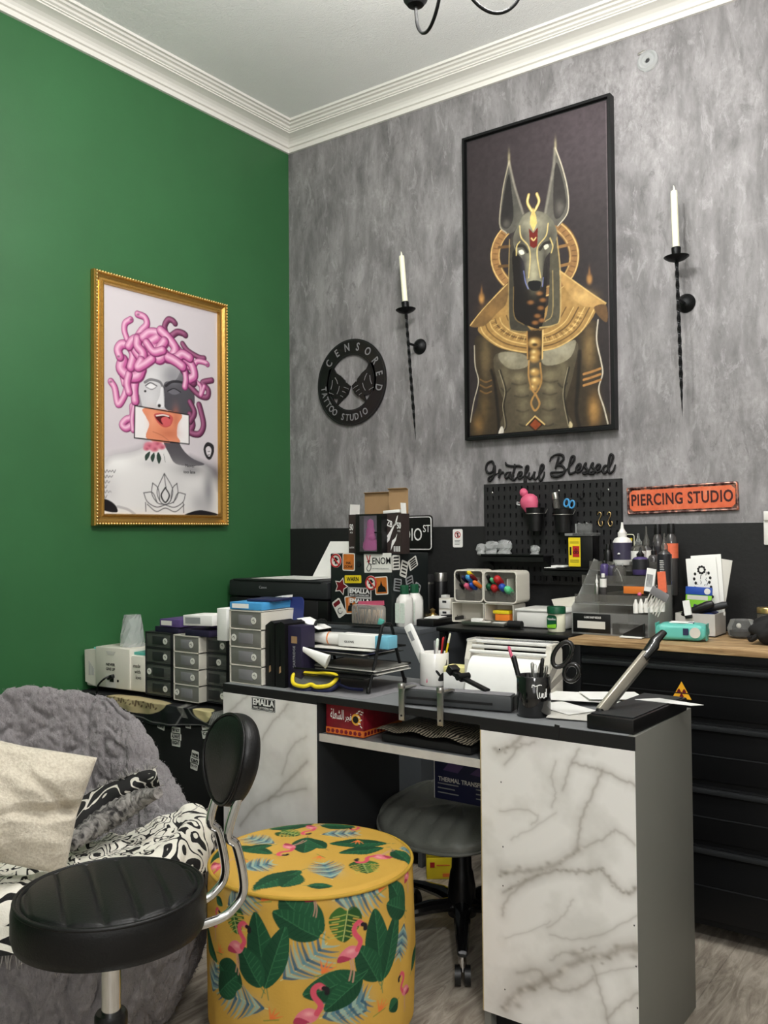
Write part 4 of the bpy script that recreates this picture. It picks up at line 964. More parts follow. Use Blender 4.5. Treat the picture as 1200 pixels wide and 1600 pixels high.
for pts, w, d in (([(352, 1120), (375, 1098), (390, 1085)], .004, .5), ([(410, 1155), (425, 1130), (440, 1115), (450, 1100)], .004, .6), ([(420, 1250), (445, 1225), (470, 1200), (480, 1190)], .006, .8), ([(375, 1290), (400, 1260), (430, 1245), (478, 1232)], .005, .7), ([(440, 1210), (455, 1170), (478, 1150)], .004, .5), ([(350, 1200), (380, 1190), (400, 1160)], .004, .5), ([(360, 1400), (420, 1350), (478, 1330)], .008, .9)):
    V2.append(([fr_pt2(*p) for p in pts], w, d))
inked('marble_front', marble(9, 140, 260, V2, (FW2, FH2)), flat_xz(DX0-ox, DX1-ox, DZ-.026, .045, DYF-oy), MATS['marble_foil'], t)
D(MB().bx(DX2-.0015, DX2+.001, DYF-.0005, DYF+.004, .045, DZ-.031)).build('foil_edge', MATS['board_edge'], t)
for px, py in ((780.5, 1171), (783, 1222), (786, 1323), (786, 1384), (789, 1546), (991, 1446), (994, 1510), (996, 1575)):
    p = PY(px, py, DYF); D(MB().ball((p.x, DYF-.0002, p.z), .0016, (1, .4, 1.4), 8)).build('pin', MATS['black_metal'], t)
SZ = .642
D(MB().bx(DX1, DX2, DYF+.014, DYB, SZ-.018, SZ)).build('shelf', MATS['grey_top'], t); D(MB().bx(DX1, DX2, DYF+.010, DYF+.014, SZ-.020, SZ+.001)).build('shelf_edge', MATS['marble_edge'], t, label='marble patterned front edge of the shelf')
# sticker on the left pedestal
p = PY(412, 1101, DYF)
def block_logo(parent, s, sub, cx_, y, cz_, w, h, back='text_black', fore='text_white', M=None):
    """white plate, black inset, stencilled word and a second line"""
    M0 = Matrix.Translation((cx_, y, cz_)) @ (M if M else Matrix.Identity(4))
    a = MB().prism(rrect(w, h, h*.1), .0006, M0).build('sticker', MATS[fore], parent)
    MB().prism(rrect(w*.965, h*.91, h*.08), .0006, M0 @ Matrix.Translation((0, -.0003, 0))).build('sticker_field', MATS[back], a)
    mb = MB().tube([M0 @ Vector((x, -.0005, z)) for x, z in rrect(w*.93, h*.80, h*.08)], h*.012, 4, True); mb.build('sticker_line', MATS[fore], a)
    o = text(s, h*.56, (0, 0, 0), MATS[fore], a, M0 @ Matrix.Translation((0, -.001, h*.12)), 1.0, .0002, .035)
    fit(o, w*.86, h*.46); 
    if sub: o = text(sub, h*.2, (0, 0, 0), MATS[fore], a, M0 @ Matrix.Translation((0, -.001, -h*.26)), 1, .0002, .01); fit(o, w*.80, h*.15)
    return a
def fit(o, w, h):
    """scale flat lettering in its own plane to the wanted size"""
    v = np.empty(len(o.data.vertices)*3, np.float32); o.data.vertices.foreach_get('co', v); v = v.reshape(-1, 3)
    mn, mx_ = v.min(0), v.max(0); c = (mn+mx_)/2; s = np.array([w/max(1e-6, mx_[0]-mn[0]) if w else 1, 1, h/max(1e-6, mx_[2]-mn[2]) if h else 1]); v = (v-c)*s+c
    o.data.vertices.foreach_set('co', v.ravel().astype(np.float32)); o.data.update()
block_logo(t, 'EMALLA', 'MAKE TATTOOING SAFE', p.x-ox, DYF-.0012-oy, p.z, .098, .040)

# ------------------------------------------------------------------ work bench with drawers along the back wall
BX0, BX1, BYF, BYB, BT = 1.590, 3.10, -.460, -.012, .860
t = thing('tool_bench', 'long black metal tool bench with drawers and oak worktop against the back wall', 'workbench', (BX0, BYF, 0))
def Bn(mb): mb.v = [(v[0]-BX0, v[1]-BYF, v[2]) for v in mb.v]; return mb
m, nt, b = nodes_mat('oak_top', .5)
a1 = nz(nt, 6, 8, .6, (1, 14, 14), .6); r1 = rmp(nt, a1.outputs['Fac'], [(.3, (104, 80, 54)), (.5, (164, 132, 92)), (.7, (206, 178, 134))]); nt.links.new(r1.outputs[0], b.inputs['Base Color']); bumpn(nt, a1.outputs['Fac'], b, .2)
mat('bench_black', (15, 16, 18), .42, .3, bump=.08)
mat('bench_handle', (50, 52, 54), .38, .5)
Bn(MB().bx(BX0+.012, BX1, BYF-.008, BYB, BT-.020, BT, .002)).build('oak_worktop', MATS['oak_top'], t)
Bn(MB().bx(BX0+.004, BX1, BYF+.004, BYB, .055, BT-.0205)).build('carcass', MATS['bench_black'], t)
Bn(MB().bx(BX0, BX0+.05, BYF-.001, BYF+.02, .03, BT-.0205, .002)).build('corner_post', MATS['bench_black'], t)
Bn(MB().bx(BX0+.05, BX1, BYF-.001, BYF+.012, .815, BT-.0205, .001)).build('top_rail', MATS['bench_black'], t)
for x, z in ((BX0+.022, .832), (BX0+.022, .10)): Bn(MB().ball((x, BYF-.001, z), .006, (1, .5, 1), 10)).build('bolt', MATS['black_metal'], t)
rows = [(.806, .655), (.640, .475), (.458, .300), (.285, .075)]
for k, (z1, z0) in enumerate(rows):
    d = Bn(MB().bx(BX0+.056, BX1, BYF-.004, BYF+.016, z0, z1, .002)).build('drawer', MATS['bench_black'], t)
    Bn(MB().bx(BX0+.060, BX1-.01, BYF-.018, BYF-.003, z1-.020, z1-.006, .003)).build('handle_rail', MATS['bench_handle'], d)
    Bn(MB().bx(BX0+.060, BX1-.01, BYF-.006, BYF-.003, (z0+z1)/2-.012, (z0+z1)/2-.009)).build('pressed_line', MATS['bench_handle'], d)
for x in (BX0+.08, BX1-.1):
    for y in (BYF+.06, BYB-.06): Bn(MB().cyl((x, y, .0), (x, y, .055), .022)).build('foot', MATS['black_metal'], t)
# radiation warning sticker
p = PY(1065, 1080, BYF-.005)
w = .030; a = MB().prism([(-w*.95, -w*.75), (w*.95, -w*.75), (0, w*.95)], .0008, Matrix.Translation((p.x-BX0, BYF-.0052-BYF, p.z))).build('warning_sticker', MATS['yellow'], t, smooth=0, label='yellow triangle with radiation trefoil')
MATS['warn'] = mat('warn_orange', (240, 176, 40), .5); a.data.materials[0] = MATS['warn_orange']
mb = MB()
for k in range(3):
    a0 = R(90+120*k+180); L = [(.0035*math.cos(a0-R(28)), .0035*math.sin(a0-R(28)))]+[(.0135*math.cos(a0+R(q)), .0135*math.sin(a0+R(q))) for q in (-29, -15, 0, 15, 29)]+[(.0035*math.cos(a0+R(28)), .0035*math.sin(a0+R(28)))]
    mb.prism([(x, z-.004) for x, z in L], .0004, Matrix.Translation((p.x-BX0, -.0058, p.z)))
mb.lathe([(.0022, 0), (.0022, .0006), (.0001, .0006)], 10, (p.x-BX0, -.0056, p.z-.004), My); mb.build('trefoil', MATS['dark_red'], a, smooth=0)

# ------------------------------------------------------------------ grey storage unit and black side table on the back wall
GX0, GX1, GYF, GT = .020, 1.014, -.438, .850
t = thing('grey_cabinet', 'low grey laminate cabinet in the corner under the printer and the stickered box', 'cabinet', (GX0, GYF, 0))
Gn = lambda mb: (setattr(mb, 'v', [(v[0]-GX0, v[1]-GYF, v[2]) for v in mb.v]), mb)[1]
mat('slate_grey', (84, 88, 92), .5, var=.03)
Gn(MB().bx(GX0, GX1, GYF, -.012, GT-.018, GT, .001)).build('cabinet_top', MATS['slate_grey'], t)
Gn(MB().bx(GX1-.018, GX1, GYF+.002, -.012, 0, GT-.0185)).build('side_panel', MATS['slate_grey'], t)
Gn(MB().bx(GX0, GX0+.018, GYF+.002, -.012, 0, GT-.0185)).build('side_panel', MATS['slate_grey'], t)
Gn(MB().bx(GX0+.018, GX1-.018, -.030, -.013, 0, GT-.0185)).build('back_panel', MATS['black_matte'], t)
Gn(MB().bx(GX0+.018, .47, GYF+.012, GYF+.002, .05, GT-.0185)).build('door', MATS['black_matte'], t)
Gn(MB().bx(.60, GX1-.018, GYF+.012, GYF+.002, .05, GT-.0185)).build('door', MATS['slate_grey'], t)
Gn(MB().bx(.47, .60, GYF+.05, GYF+.03, .0, GT-.0185)).build('recess', MATS['black_matte'], t)
t = thing('side_table', 'narrow black table between grey cabinet and tool bench', 'table', (1.32, -.21, 0))
MB().box((0, 0, .852), (.520, .385, .014), None, .003).build('tabletop', MATS['black_plastic'], t)
for x in (-.24, .24):
    for y in (-.17, .17): MB().bx(x-.012, x+.012, y-.012, y+.012, 0, .845).build('leg', MATS['black_metal'], t)
MB().bx(-.24, .24, .15, .155, .2, .845).build('back_panel', MATS['black_matte'], t)
BTZ = .8592
# ------------------------------------------------------------------ black chest under the drawers and its printed cover
t = thing('storage_chest', 'black chest with white slogan stickers beside the fur armchair', 'chest', (.03, -1.150, 0))
CZ = .640; CW = .775
MB().bx(0, CW, 0, .40, 0, CZ-.05, .006).build('chest_body', MATS['black_matte'], t); MB().bx(-.004, CW+.004, -.004, .404, CZ-.05, CZ-.004, .006).build('lid', MATS['black_matte'], t)
mat('sticker_white', (225, 224, 216), .5)
def slogan(px, py, lines, w, h, parent=None, y=-1.1515, name='slogan_sticker', rot=0, ox_=.03, oy_=-1.150):
    p = PY(px, py, y); M = Matrix.Translation((p.x-ox_, y-oy_, p.z)) @ Matrix.Rotation(R(rot), 4, 'Y')
    n = len(lines); mb = MB()
    for i, s in enumerate(lines): mb.prism(rrect(w*(.82+.18*(i % 2)), h/n*1.18, h*.06), .0005, M @ Matrix.Translation((0, 0, h*(.5-(i+.5)/n))))
    a = mb.build(name, MATS['sticker_white'], t)
    for i, s in enumerate(lines):
        o = text(s, h/n*.7, (0, 0, 0), MATS['text_black'], a, M @ Matrix.Translation((0, -.0006, h*(.5-(i+.5)/n))), 1, .0001, .03); fit(o, w*(.70+.12*(i % 2)), h/n*.62)
slogan(275, 1151, ["I'M NOT", 'ALWAYS', 'RIGHT'], .050, .060)
slogan(304, 1188, ['we', 'can', 'DO IT'], .040, .058, rot=8)
slogan(323, 1141, ['ONLY YOU', 'CAN'], .05, .045, rot=-14)
slogan(294, 1134, ['OK'], .03, .014)
slogan(252, 1132, ['TATTOO', 'LIFE'], .035, .03, rot=10)
def cloth_cover():
    c = Canvas(220, 150, (22, 22, 26)); c.k = 1
    # drawn in unit coordinates: u along the front, v from back edge over the top to the hanging hem
    c.poly([(.22, .70), (.36, .66), (.55, .68), (.60, .74), (.52, .86), (.38, .90), (.24, .84)], (186, 170, 130)); c.poly([(.76, .72), (.82, .68), (.87, .76), (.84, .92), (.78, .86)], (214, 200, 150)); c.poly([(.93, .78), (.99, .70), (1.0, .9), (.95, .92)], (190, 178, 150))
    for k in range(18): c.stroke([(.26+.016*k, .78+(.03 if k % 2 else -.03)), (.265+.016*k, .76+(.03 if k % 3 else -.02))], 4, (92, 70, 50))
    for k in range(10): c.stroke([(.86+.014*k, .60), (.88+.010*k, .74), (.86+.012*k, .95)], 3, (150, 150, 146))
    for p in ([(.62, .62), (.70, .75), (.66, .98)], [(.70, .62), (.78, .88), (.90, .96)], [(.05, .95), (.3, .93), (.6, .97), (.95, .99)]): c.stroke(p, 3, (130, 130, 128), .8)
    for k in range(12): c.stroke([(.65+.004*k, .65+.02*k), (.68+.004*k, .66+.02*k)], 3, (170, 168, 160), .7)
    c.blob((.3, .3), .1, .12, (70, 62, 50), .5)
    return c.done()
def clothpos(U, V):
    x = -.012+U*(CW+.024); w = .004*np.sin(U*23)+.003*np.sin(U*51+1)
    s = V*.55                              # length over the top (.40) and then down the front (.15 less or more)
    top = s < .405; hang = np.clip(s-.405, 0, None)
    y = np.where(top, .402-s, -.004-.008-w*np.clip(hang/.05, 0, 1)); z = np.where(top, CZ, CZ-.5*hang*(.55+.35*np.sin(U*4.5+2.4)**2+.1))
    return np.stack([x, y, z+.0015+.001*np.sin(U*40)*np.cos(V*30)], -1)
cv = inked('printed_cover', cloth_cover(), clothpos, attr_mat('cover_print', .6), None, smooth=True); cv.location = (.03, -1.150, 0)
tag(cv, 'black printed cloth with cream lettering draped over the black chest', 'cloth')

# ------------------------------------------------------------------ on the grey cabinet: printer, stickered box, bottles
G = GT+.0005
X0p, X1p, yF = .030, .574, -.425
t = thing('printer', 'black inkjet printer with raised lid holding paper in the corner', 'printer', (X0p, yF, G))
w = X1p-X0p
MB().bx(0, w, .0, .30, 0, .085, .006).build('printer_body', MATS['black_plastic'], t)
MB().bx(0, w, -.002, .30, .088, .158, .010).build('scanner_unit', MATS['charcoal_plastic'], t)
MB().bx(.03, w-.03, -.006, .20, .155, .161, .002).build('scanner_lid', MATS['charcoal_plastic'], t)
MB().bx(.05, w-.05, -.0035, .06, .010, .082, .002).build('paper_slot', MATS['black_matte'], t)
MB().bx(.07, w-.07, -.09, .0, .012, .018, .001).build('output_tray', MATS['black_plastic'], t)
mat('dim_letter', (150, 152, 154), .5)
o = text('Canon', .02, (.20, -.0028, .128), MATS['dim_letter'], t); fit(o, .042, .011)
for k, (dx, rz_, lb) in enumerate(((.20, 2, 'cream sheet lowest on the printer lid'), (.235, -3, 'white sheet on top of the printer lid'))):
    o = MB().box((0, 0, 0), (.297, .21, .0012)).build('paper_sheet', MATS['paper_shade' if k == 0 else 'paper_white'], None); o.location = (X0p+dx+.05, yF+.14, G+.1622+k*.0018); o.rotation_euler = (0, 0, R(rz_)); tag(o, lb, 'paper')
o = MB().prism([(-.10, 0), (.12, 0), (.10, .16), (-.05, .16)], .0012).build('paper_sheet', MATS['paper_white'], None); o.location = (X0p+.395, yF+.20, G+.166); o.rotation_euler = (R(-22), 0, 0); tag(o, 'white sheet standing upright against the wall behind the printer lid', 'paper')

# stickered box
SX0, SX1, SYF, SYB, SH = .582, .874, -.415, -.165, .270
t = thing('sticker_cabinet', 'dark square steel box covered in small stickers beside the printer', 'cabinet', (SX0, SYF, G))
mat('dark_green_steel', (30, 36, 36), .45, .2)
sw, sd = SX1-SX0, SYB-SYF
MB().bx(0, sw, 0, sd, 0, SH, .003).build('cabinet_body', MATS['dark_green_steel'], t)
def onbox(px, py):
    p = PY(px, py, SYF); return p.x-SX0, p.z-G
def onside(px, py):
    p = PX(px, py, SX1); return p.y-SYF, p.z-G
def plate(pts_or_wh, cx_, cz_, m_, rot=0, y=-.001, nm='sticker', th=.0008, side=False, parent=None, label=None):
    pts = rrect(*pts_or_wh) if isinstance(pts_or_wh, tuple) else pts_or_wh
    if side: M = Matrix.Translation((sw-y, cx_, cz_)) @ Matrix.Rotation(R(90), 4, 'Z') @ Matrix.Rotation(R(rot), 4, 'Y')
    else: M = Matrix.Translation((cx_, y, cz_)) @ Matrix.Rotation(R(rot), 4, 'Y')
    return MB().prism(pts, th, M).build(nm, MATS[m_], parent or t, smooth=0, label=label), M
def circ(r, n=24): return [(r*math.cos(2*math.pi*k/n), r*math.sin(2*math.pi*k/n)) for k in range(n)]
mat('sticker_orange', (196, 112, 44), .5, var=.35, scale=60)
# round no-entry stickers
for px, py in ((525, 876), (580, 911)):
    x, z = onbox(px, py); a, _ = plate(circ(.028), x, z, 'sticker_white', label='round prohibition sticker'); no_sign(a, x, z, .024, -.0012)
    MB().prism([(-.004, -.014), (.004, -.014), (.006, .012), (-.006, .014)], .0006, Matrix.Translation((x, -.0014, z))).build('pictogram', MATS['text_black'], a); MB().prism([(-.012, -.004), (.010, .002), (.012, .008), (-.010, .004)], .0006, Matrix.Translation((x, -.0014, z))).build('pictogram', MATS['text_black'], a)
for px, py, rt_, lines in ((545, 878, 1, ['INK', 'ZONE']), (596, 915, -4, None), (549, 945, -6, None)):
    x, z = onbox(px, py); a, M = plate((.060, .068, .006), x, z, 'sticker_white', rt_, label='orange picture sticker with white border')
    MB().prism(rrect(.052, .060, .004), .0005, M @ Matrix.Translation((0, -.0004, 0))).build('picture', MATS['sticker_orange'], a)
    if lines:
        for i, s in enumerate(lines): o = text(s, .014, (0, 0, 0), MATS['text_black'], a, M @ Matrix.Translation((0, -.001, -.004-.014*i))); fit(o, .024+.018*i, .010)
    else:
        mb = MB(); mb.prism([(-.020, -.024), (-.014, -.004), (-.004, .002), (.0, .020), (.006, .000), (.018, -.008), (.022, -.024)], .0004, M @ Matrix.Translation((0, -.0008, 0))); mb.build('figure', MATS['text_black'], a)
x, z = onbox(587, 879.5); a, M = plate((.128, .072, .002), x+.010, z, 'sticker_white', -1.5)
o = text('ENOM', .04, (0, 0, 0), MATS['text_black'], a, M @ Matrix.Translation((.018, -.0008, .006)), 1, .0002, .01); fit(o, .085, .028)
o = text('V', .04, (0, 0, 0), MATS['red'], a, M @ Matrix.Translation((-.042, -.0008, .012)), 1, .0002, .01); fit(o, .022, .034)
o = text('TATTOO COLLECTIVE', .01, (0, 0, 0), MATS['dim_letter'], a, M @ Matrix.Translation((.012, -.0008, -.022))); fit(o, .08, .004)
MB().tube(crom([M @ Vector(q) for q in ((-.05, -.0012, .004), (-.036, -.0012, .010), (-.044, -.0012, -.008), (-.052, -.0012, -.022), (-.040, -.0012, -.030), (-.030, -.0012, -.014), (-.038, -.0012, -.002), (-.026, -.0012, -.006))], 5), .0012, 5).build('flower_line', MATS['text_black'], a)
x, z = onbox(551, 905); a, M = plate((.080, .030, .004), x+.002, z, 'yellow', -1.5); o = text('WARN', .02, (0, 0, 0), MATS['text_black'], a, M @ Matrix.Translation((0, -.001, 0)), 1, .0002, .02); fit(o, .058, .018)
x, z = onbox(533, 916); st_ = [((.036 if k % 2 == 0 else .019)*math.sin(R(36*k+18)), (.036 if k % 2 == 0 else .019)*math.cos(R(36*k+18))) for k in range(10)]
a, M = plate(st_, x, z, 'sticker_white', 0, label='star sticker'); MB().prism([(q[0]*.82, q[1]*.82) for q in st_], .0005, M @ Matrix.Translation((0, -.0004, 0))).build('picture', MATS['dark_red'], a)
x, z = onbox(562, 926); block_logo(t, 'EMALLA', 'MAKE TATTOOING SAFE', x, -.0014, z, .112, .038); x, z = onbox(562, 941); block_logo(t, 'EMALLA', None, x, -.0010, z, .112, .036)
x, z = onbox(530, 950); a, M = plate((.044, .070, .008), x, z, 'sticker_white', -32, label='tilted tag sticker'); MB().prism(rrect(.034, .016, .004), .0005, M @ Matrix.Translation((0, -.0005, .020))).build('picture', MATS['dark_red'], a); MB().tube([M @ Vector((.011*math.cos(q), -.001, -.012+.011*math.sin(q))) for q in np.linspace(.6, 5.6, 16)], .0012, 5).build('ring_mark', MATS['charcoal_plastic'], a)
x, z = onbox(561, 881); MB().lathe([(.010, 0), (.010, .003), (.0001, .003)], 16, (x, .0, z), My).build('lock', MATS['black_matte'], t)
for px, py, w_, h_, rt_ in ((618, 879, .05, .070, 0), (631, 889, .045, .078, 16), (645, 880, .06, .052, -22), (621, 914, .05, .06, 8), (640, 911, .05, .065, -14), (651, 922, .04, .07, 28)):
    y, z = onside(px, py); y = max(.03, min(sd-.03, y)); a, M = plate((w_, h_*.8, .006), y, z, 'sticker_white' if py < 900 else 'dim_letter', rt_, side=True, y=-.0012, label='white slogan sticker')
    for i in range(4): MB().prism([(-w_*.36, -.003), (w_*.36, -.003), (w_*.33, .003), (-w_*.30, .003)], .0004, M @ Matrix.Translation((0, -.0004, h_*(.26-.17*i)))).build('text_bar', MATS['text_black'], a)
# ---- boxes on top of it
TT = G+SH+.0006
def topx(px, y): return PY(px, 862, y).x
mat('box_brown_black', (52, 42, 40), .5, var=.1)
yb = -.300
def carton(label, xa, xb, ya, yb_, h, flap_back, flap_side, logo):
    t = thing('glove_carton', label, 'box', (xa, ya, TT)); w = xb-xa; d = yb_-ya
    th = .0015
    for nm, a in (('carton_wall', (0, w, 0, th, 0, h)), ('carton_wall', (0, w, d-th, d, 0, h)), ('carton_wall', (0, th, th, d-th, 0, h)), ('carton_wall', (w-th, w, th, d-th, 0, h)), ('carton_floor', (th, w-th, th, d-th, 0, th))):
        MB().bx(*a).build(nm, MATS['box_brown_black'], t, smooth=0)
    MB().bx(.004, w-.004, d-.001, d, h, h+flap_back, .0).build('back_flap', MATS['card_brown'], t)
    MB().box((w/2, d-.006, h+flap_back), (w*.9, .014, .0015), (R(-25), 0, 0)).build('flap_tuck', MATS['card_brown'], t)
    for x in flap_side: MB().box((x, d*.35, h+.020), (.0015, d*.6, .040), (0, R(4 if x < w/2 else -4), 0)).build('side_flap', MATS['paper_white'], t)
    return t, w, d
ya = -.385
c1, w1, d1 = carton('left open brown and black glove carton on the stickered box', topx(545, ya), topx(590, ya), ya, ya+.10, .150, .085, (.004,), None)
o = text('50', .03, (.014, -.0008, .100), MATS['text_white'], c1, None, 1, .0003, .02); fit(o, .018, .024); o = text('PCS', .01, (.014, -.0008, .080), MATS['text_white'], c1); fit(o, .012, .006); o = text('LATEX', .01, (.016, -.0008, .022), MATS['text_white'], c1); fit(o, .022, .006)
c2, w2, d2 = carton('right open brown and black glove carton with white figure print on the stickered box', topx(594, ya), topx(627, ya)+.0, ya+.0, ya+.055, .150, .095, (.096,), None)
mb = MB()
for P_ in ([(.030, .014), (.040, .040), (.055, .050), (.070, .080), (.098, .125), (.090, .118), (.060, .085), (.045, .070), (.030, .066), (.046, .060), (.034, .040)], [(.062, .012), (.075, .030), (.092, .050), (.100, .075), (.090, .060), (.070, .048)], [(.08, .10), (.10, .14), (.106, .144), (.096, .11)]): mb.prism([(q[0]*.80, q[1]) for q in P_], .0006, Matrix.Translation((0, -.0008, 0)))
mb.build('white_figure_print', MATS['text_white'], c2, smooth=0); 
o = text('ZB', .03, (.046, -.0009, .112), MATS['text_white'], c2, Matrix.Rotation(R(12), 4, 'Y'), 1, .0003, .02); fit(o, .026, .030)
o = text('50', .03, (.088, -.0009, .104), MATS['text_white'], c2, None, 1, .0003, .02); fit(o, .018, .024); o = text('PCS', .01, (.088, -.0009, .084), MATS['text_white'], c2); fit(o, .012, .006)
for k in range(4): MB().bx(.064+.008*k, .068+.008*k, -.0009, 0, .008, .028).build('print_line', MATS['text_white'], c2)
o = MB().box((0, 0, 0), (.075, .04, .012), None, .002).build('folded_insert', MATS['paper_white'], None); o.location = (c2.location.x+.046, ya+.028, TT+.158); o.rotation_euler = (0, R(-3), 0); tag(o, 'white folded insert lying on top of the right glove carton', 'paper')
xa = topx(553, ya-.05); t = thing('soap_box', 'clear fronted black box showing a pink soap figure on the stickered box', 'box', (xa, ya-.038, TT))
MB().bx(0, .122, .030, .036, 0, .150).build('box_back', MATS['black_plastic'], t)
for a in ((0, .018, 0, .03, 0, .150), (.100, .122, 0, .03, 0, .150), (.018, .100, 0, .03, 0, .008), (.018, .100, 0, .03, .144, .150)): MB().bx(*a).build('box_frame', MATS['black_plastic'], t, smooth=0)
MB().bx(.018, .100, .001, .002, .008, .144).build('clear_window', MATS['window_film'], t); MB().bx(.018, .100, .028, .030, .008, .144).build('lilac_backing', MATS['lilac_card'], t)
sh = [(.0001, .010), (.030, .012), (.036, .022), (.034, .040), (.026, .055), (.022, .070), (.020, .088), (.015, .100), (.017, .112), (.013, .126), (.0001, .132)]
fg = MB().lathe([(r, z) for r, z in sh], 20, (.059, .015, 0), None, True, (1, .34)).build('pink_figure', MATS['hot_pink'], t, smooth=60)
MB().ball((.070, .010, .060), .018, (1, .5, .7), 12).build('figure_arm', MATS['hot_pink'], fg)
MB().box((.105, -.001, .08), (.03, .003, .005)).build('clasp', MATS['black_matte'], t)
# street sign leaning behind
A = PY(674, 833, -.03); t = thing('street_sign', 'black street sign ending in DIO ST leaning behind the glove cartons', 'sign', (A.x-.130, -.020, A.z))
MB().prism(rrect(.26, .148, .014), .0025).build('plate', MATS['black_plastic'], t); MB().tube([(x, -.0008, z) for x, z in rrect(.246, .134, .012)], .0022, 6, True).build('white_border', MATS['text_white'], t)
o = text('STUDIO', .07, (-.018, -.001, -.008), MATS['text_white'], t, None, .6, .0004, .0); fit(o, .19, .052); o = text('ST', .03, (.100, -.001, .018), MATS['text_white'], t); fit(o, .034, .030)

# bottles, swab bag, tray, flasks
def bot(label, x, y, z, prof, bm_, cap, cm, cat='bottle', name='bottle', lab=None, n=24, sc=(1, 1), nozzle=None, rz_=0):
    t = thing(name, label, cat, (x, y, z), rz_)
    MB().lathe(prof, n, scale=sc).build('bottle_body', MATS[bm_], t, smooth=40)
    if cap: MB().lathe(cap, n).build('cap', MATS[cm], t, smooth=40)
    if lab: r, z0, z1, lm = lab; MB().lathe([(r, z0), (r, z1)], n, cap=False, scale=sc).build('label', MATS[lm], t, smooth=40)
    return t
mat('label_print', (214, 226, 214), .5, var=.25, scale=180)
for k, (x, y, lb) in enumerate(((.902, -.370, 'white alcohol bottle with green cap nearest the swab bag'), (.898, -.298, 'white alcohol bottle with green cap behind its twin'))):
    t = bot(lb, x, y, G, [(.030, 0), (.033, .004), (.033, .090), (.030, .104), (.016, .120), (.015, .124)], 'white_plastic', [(.0165, .118), (.0165, .150), (.0155, .153), (.0001, .153)], 'dark_green', lab=None, rz_=0, n=8)
    MB().bx(-.021, .021, -.0325, -.031, .014, .088).build('label', MATS['label_print'], t)
p = PY(577, 970, -.43)
t = thing('swab_bag', 'clear bag of cotton swabs in front of the stickered box', 'bag', (p.x-.075+.075, -.4335+.0, G))
MB().box((0, 0, .040), (.150, .030, .080), None, .012).build('clear_bag', MATS['clear_bag'], t); MB().box((.01, .002, .086), (.12, .004, .016), (0, R(-3), 0)).build('bag_seal', MATS['pink'], t)
mat('cotton', (216, 190, 160), .9, var=.3, scale=300)
for k in range(22):
    x = -.066+.006*k; MB().cyl((x+random.uniform(-.003, .003), random.uniform(-.008, .008), .006), (x+random.uniform(-.008, .008), random.uniform(-.008, .008), .062), .0018, n=6).build('swab', MATS['cotton'], t)
MB().box((.066, -.012, .018), (.022, .01, .026), (0, R(20), 0), .002).build('green_clip', MATS['teal'], t)
MB().box((.0, -.017, .004), (.16, .006, .008)).build('wire_front', MATS['black_metal'], t)
p = PZ(667, 972, G)
t = thing('black_tray', 'flat black tray with white papers on the right end of the grey cabinet', 'tray', (.974, -.235, G), R(0))
MB().box((0, 0, .013), (.076, .22, .026), None, .003).build('tray_body', MATS['black_plastic'], t)
MB().box((-.004, -.03, .0285), (.056, .09, .003), (0, 0, R(12))).build('white_card', MATS['paper_white'], t); MB().box((.008, .05, .029), (.04, .05, .004), (0, 0, R(-20))).build('black_card', MATS['black_matte'], t)
bot('black flask with black lid nearest the stickered box',   PY(668, 930, -.10).x, -.10, G, [(.025, 0), (.026, .004), (.026, .142), (.024, .146)], 'black_plastic', [(.0262, .150), (.0262, .176), (.024, .180), (.0001, .18)], 'black_matte', 'flask', 'flask', lab=(.0266, .142, .150, 'steel'))
bot('black flask with steel lid left of the mini drawers', PY(689, 930, -.06).x, -.06, G, [(.026, 0), (.027, .004), (.027, .148), (.025, .152)], 'black_plastic', [(.026, .152), (.026, .182), (.024, .186), (.0001, .186)], 'steel', 'flask', 'flask')
t = thing('wax_knob', 'small glossy beige ornament between alcohol bottles and mini drawers', 'ornament', (.870, -.130, G)); MB().lathe([(.022, 0), (.026, .012), (.02, .024), (.008, .030), (.012, .042), (.0001, .05)], 16).build('ornament_body', MATS['brass_gold'], t)
t = thing('clear_pouch', 'crumpled clear pouch in front of the mini drawers', 'bag', (1.005, -.110, G+.0)); MB().ball((0, 0, .016), .026, (.6, .8, .6), 9).build('pouch', MATS['clear_bag'], t, smooth=0)

# mini drawers
Bz = BTZ+.0006
t = thing('mini_drawers', 'tiny white two drawer unit beside the marker holders', 'drawer unit', (.998, -.165, Bz-.0195+.0195))
t.location = (.998-.030, -.150, G+.0) if False else (PY(690, 950, -.135).x+.010, -.155, G)
MB().bx(-.010, .045, 0, .05, 0, .092, .002).build('unit_body', MATS['warm_white'], t)
for z in (.052, .010):
    d = MB().bx(-.007, .042, -.003, .001, z, z+.034, .001).build('drawer', MATS['white_plastic'], t); MB().bx(.008, .027, -.0036, -.001, z+.022, z+.031, .002).build('handle_cutout', MATS['charcoal_plastic'], d)
MB().bx(.0, .024, .0, .03, .092, .104, .002).build('top_tab', MATS['white_plastic'], t)

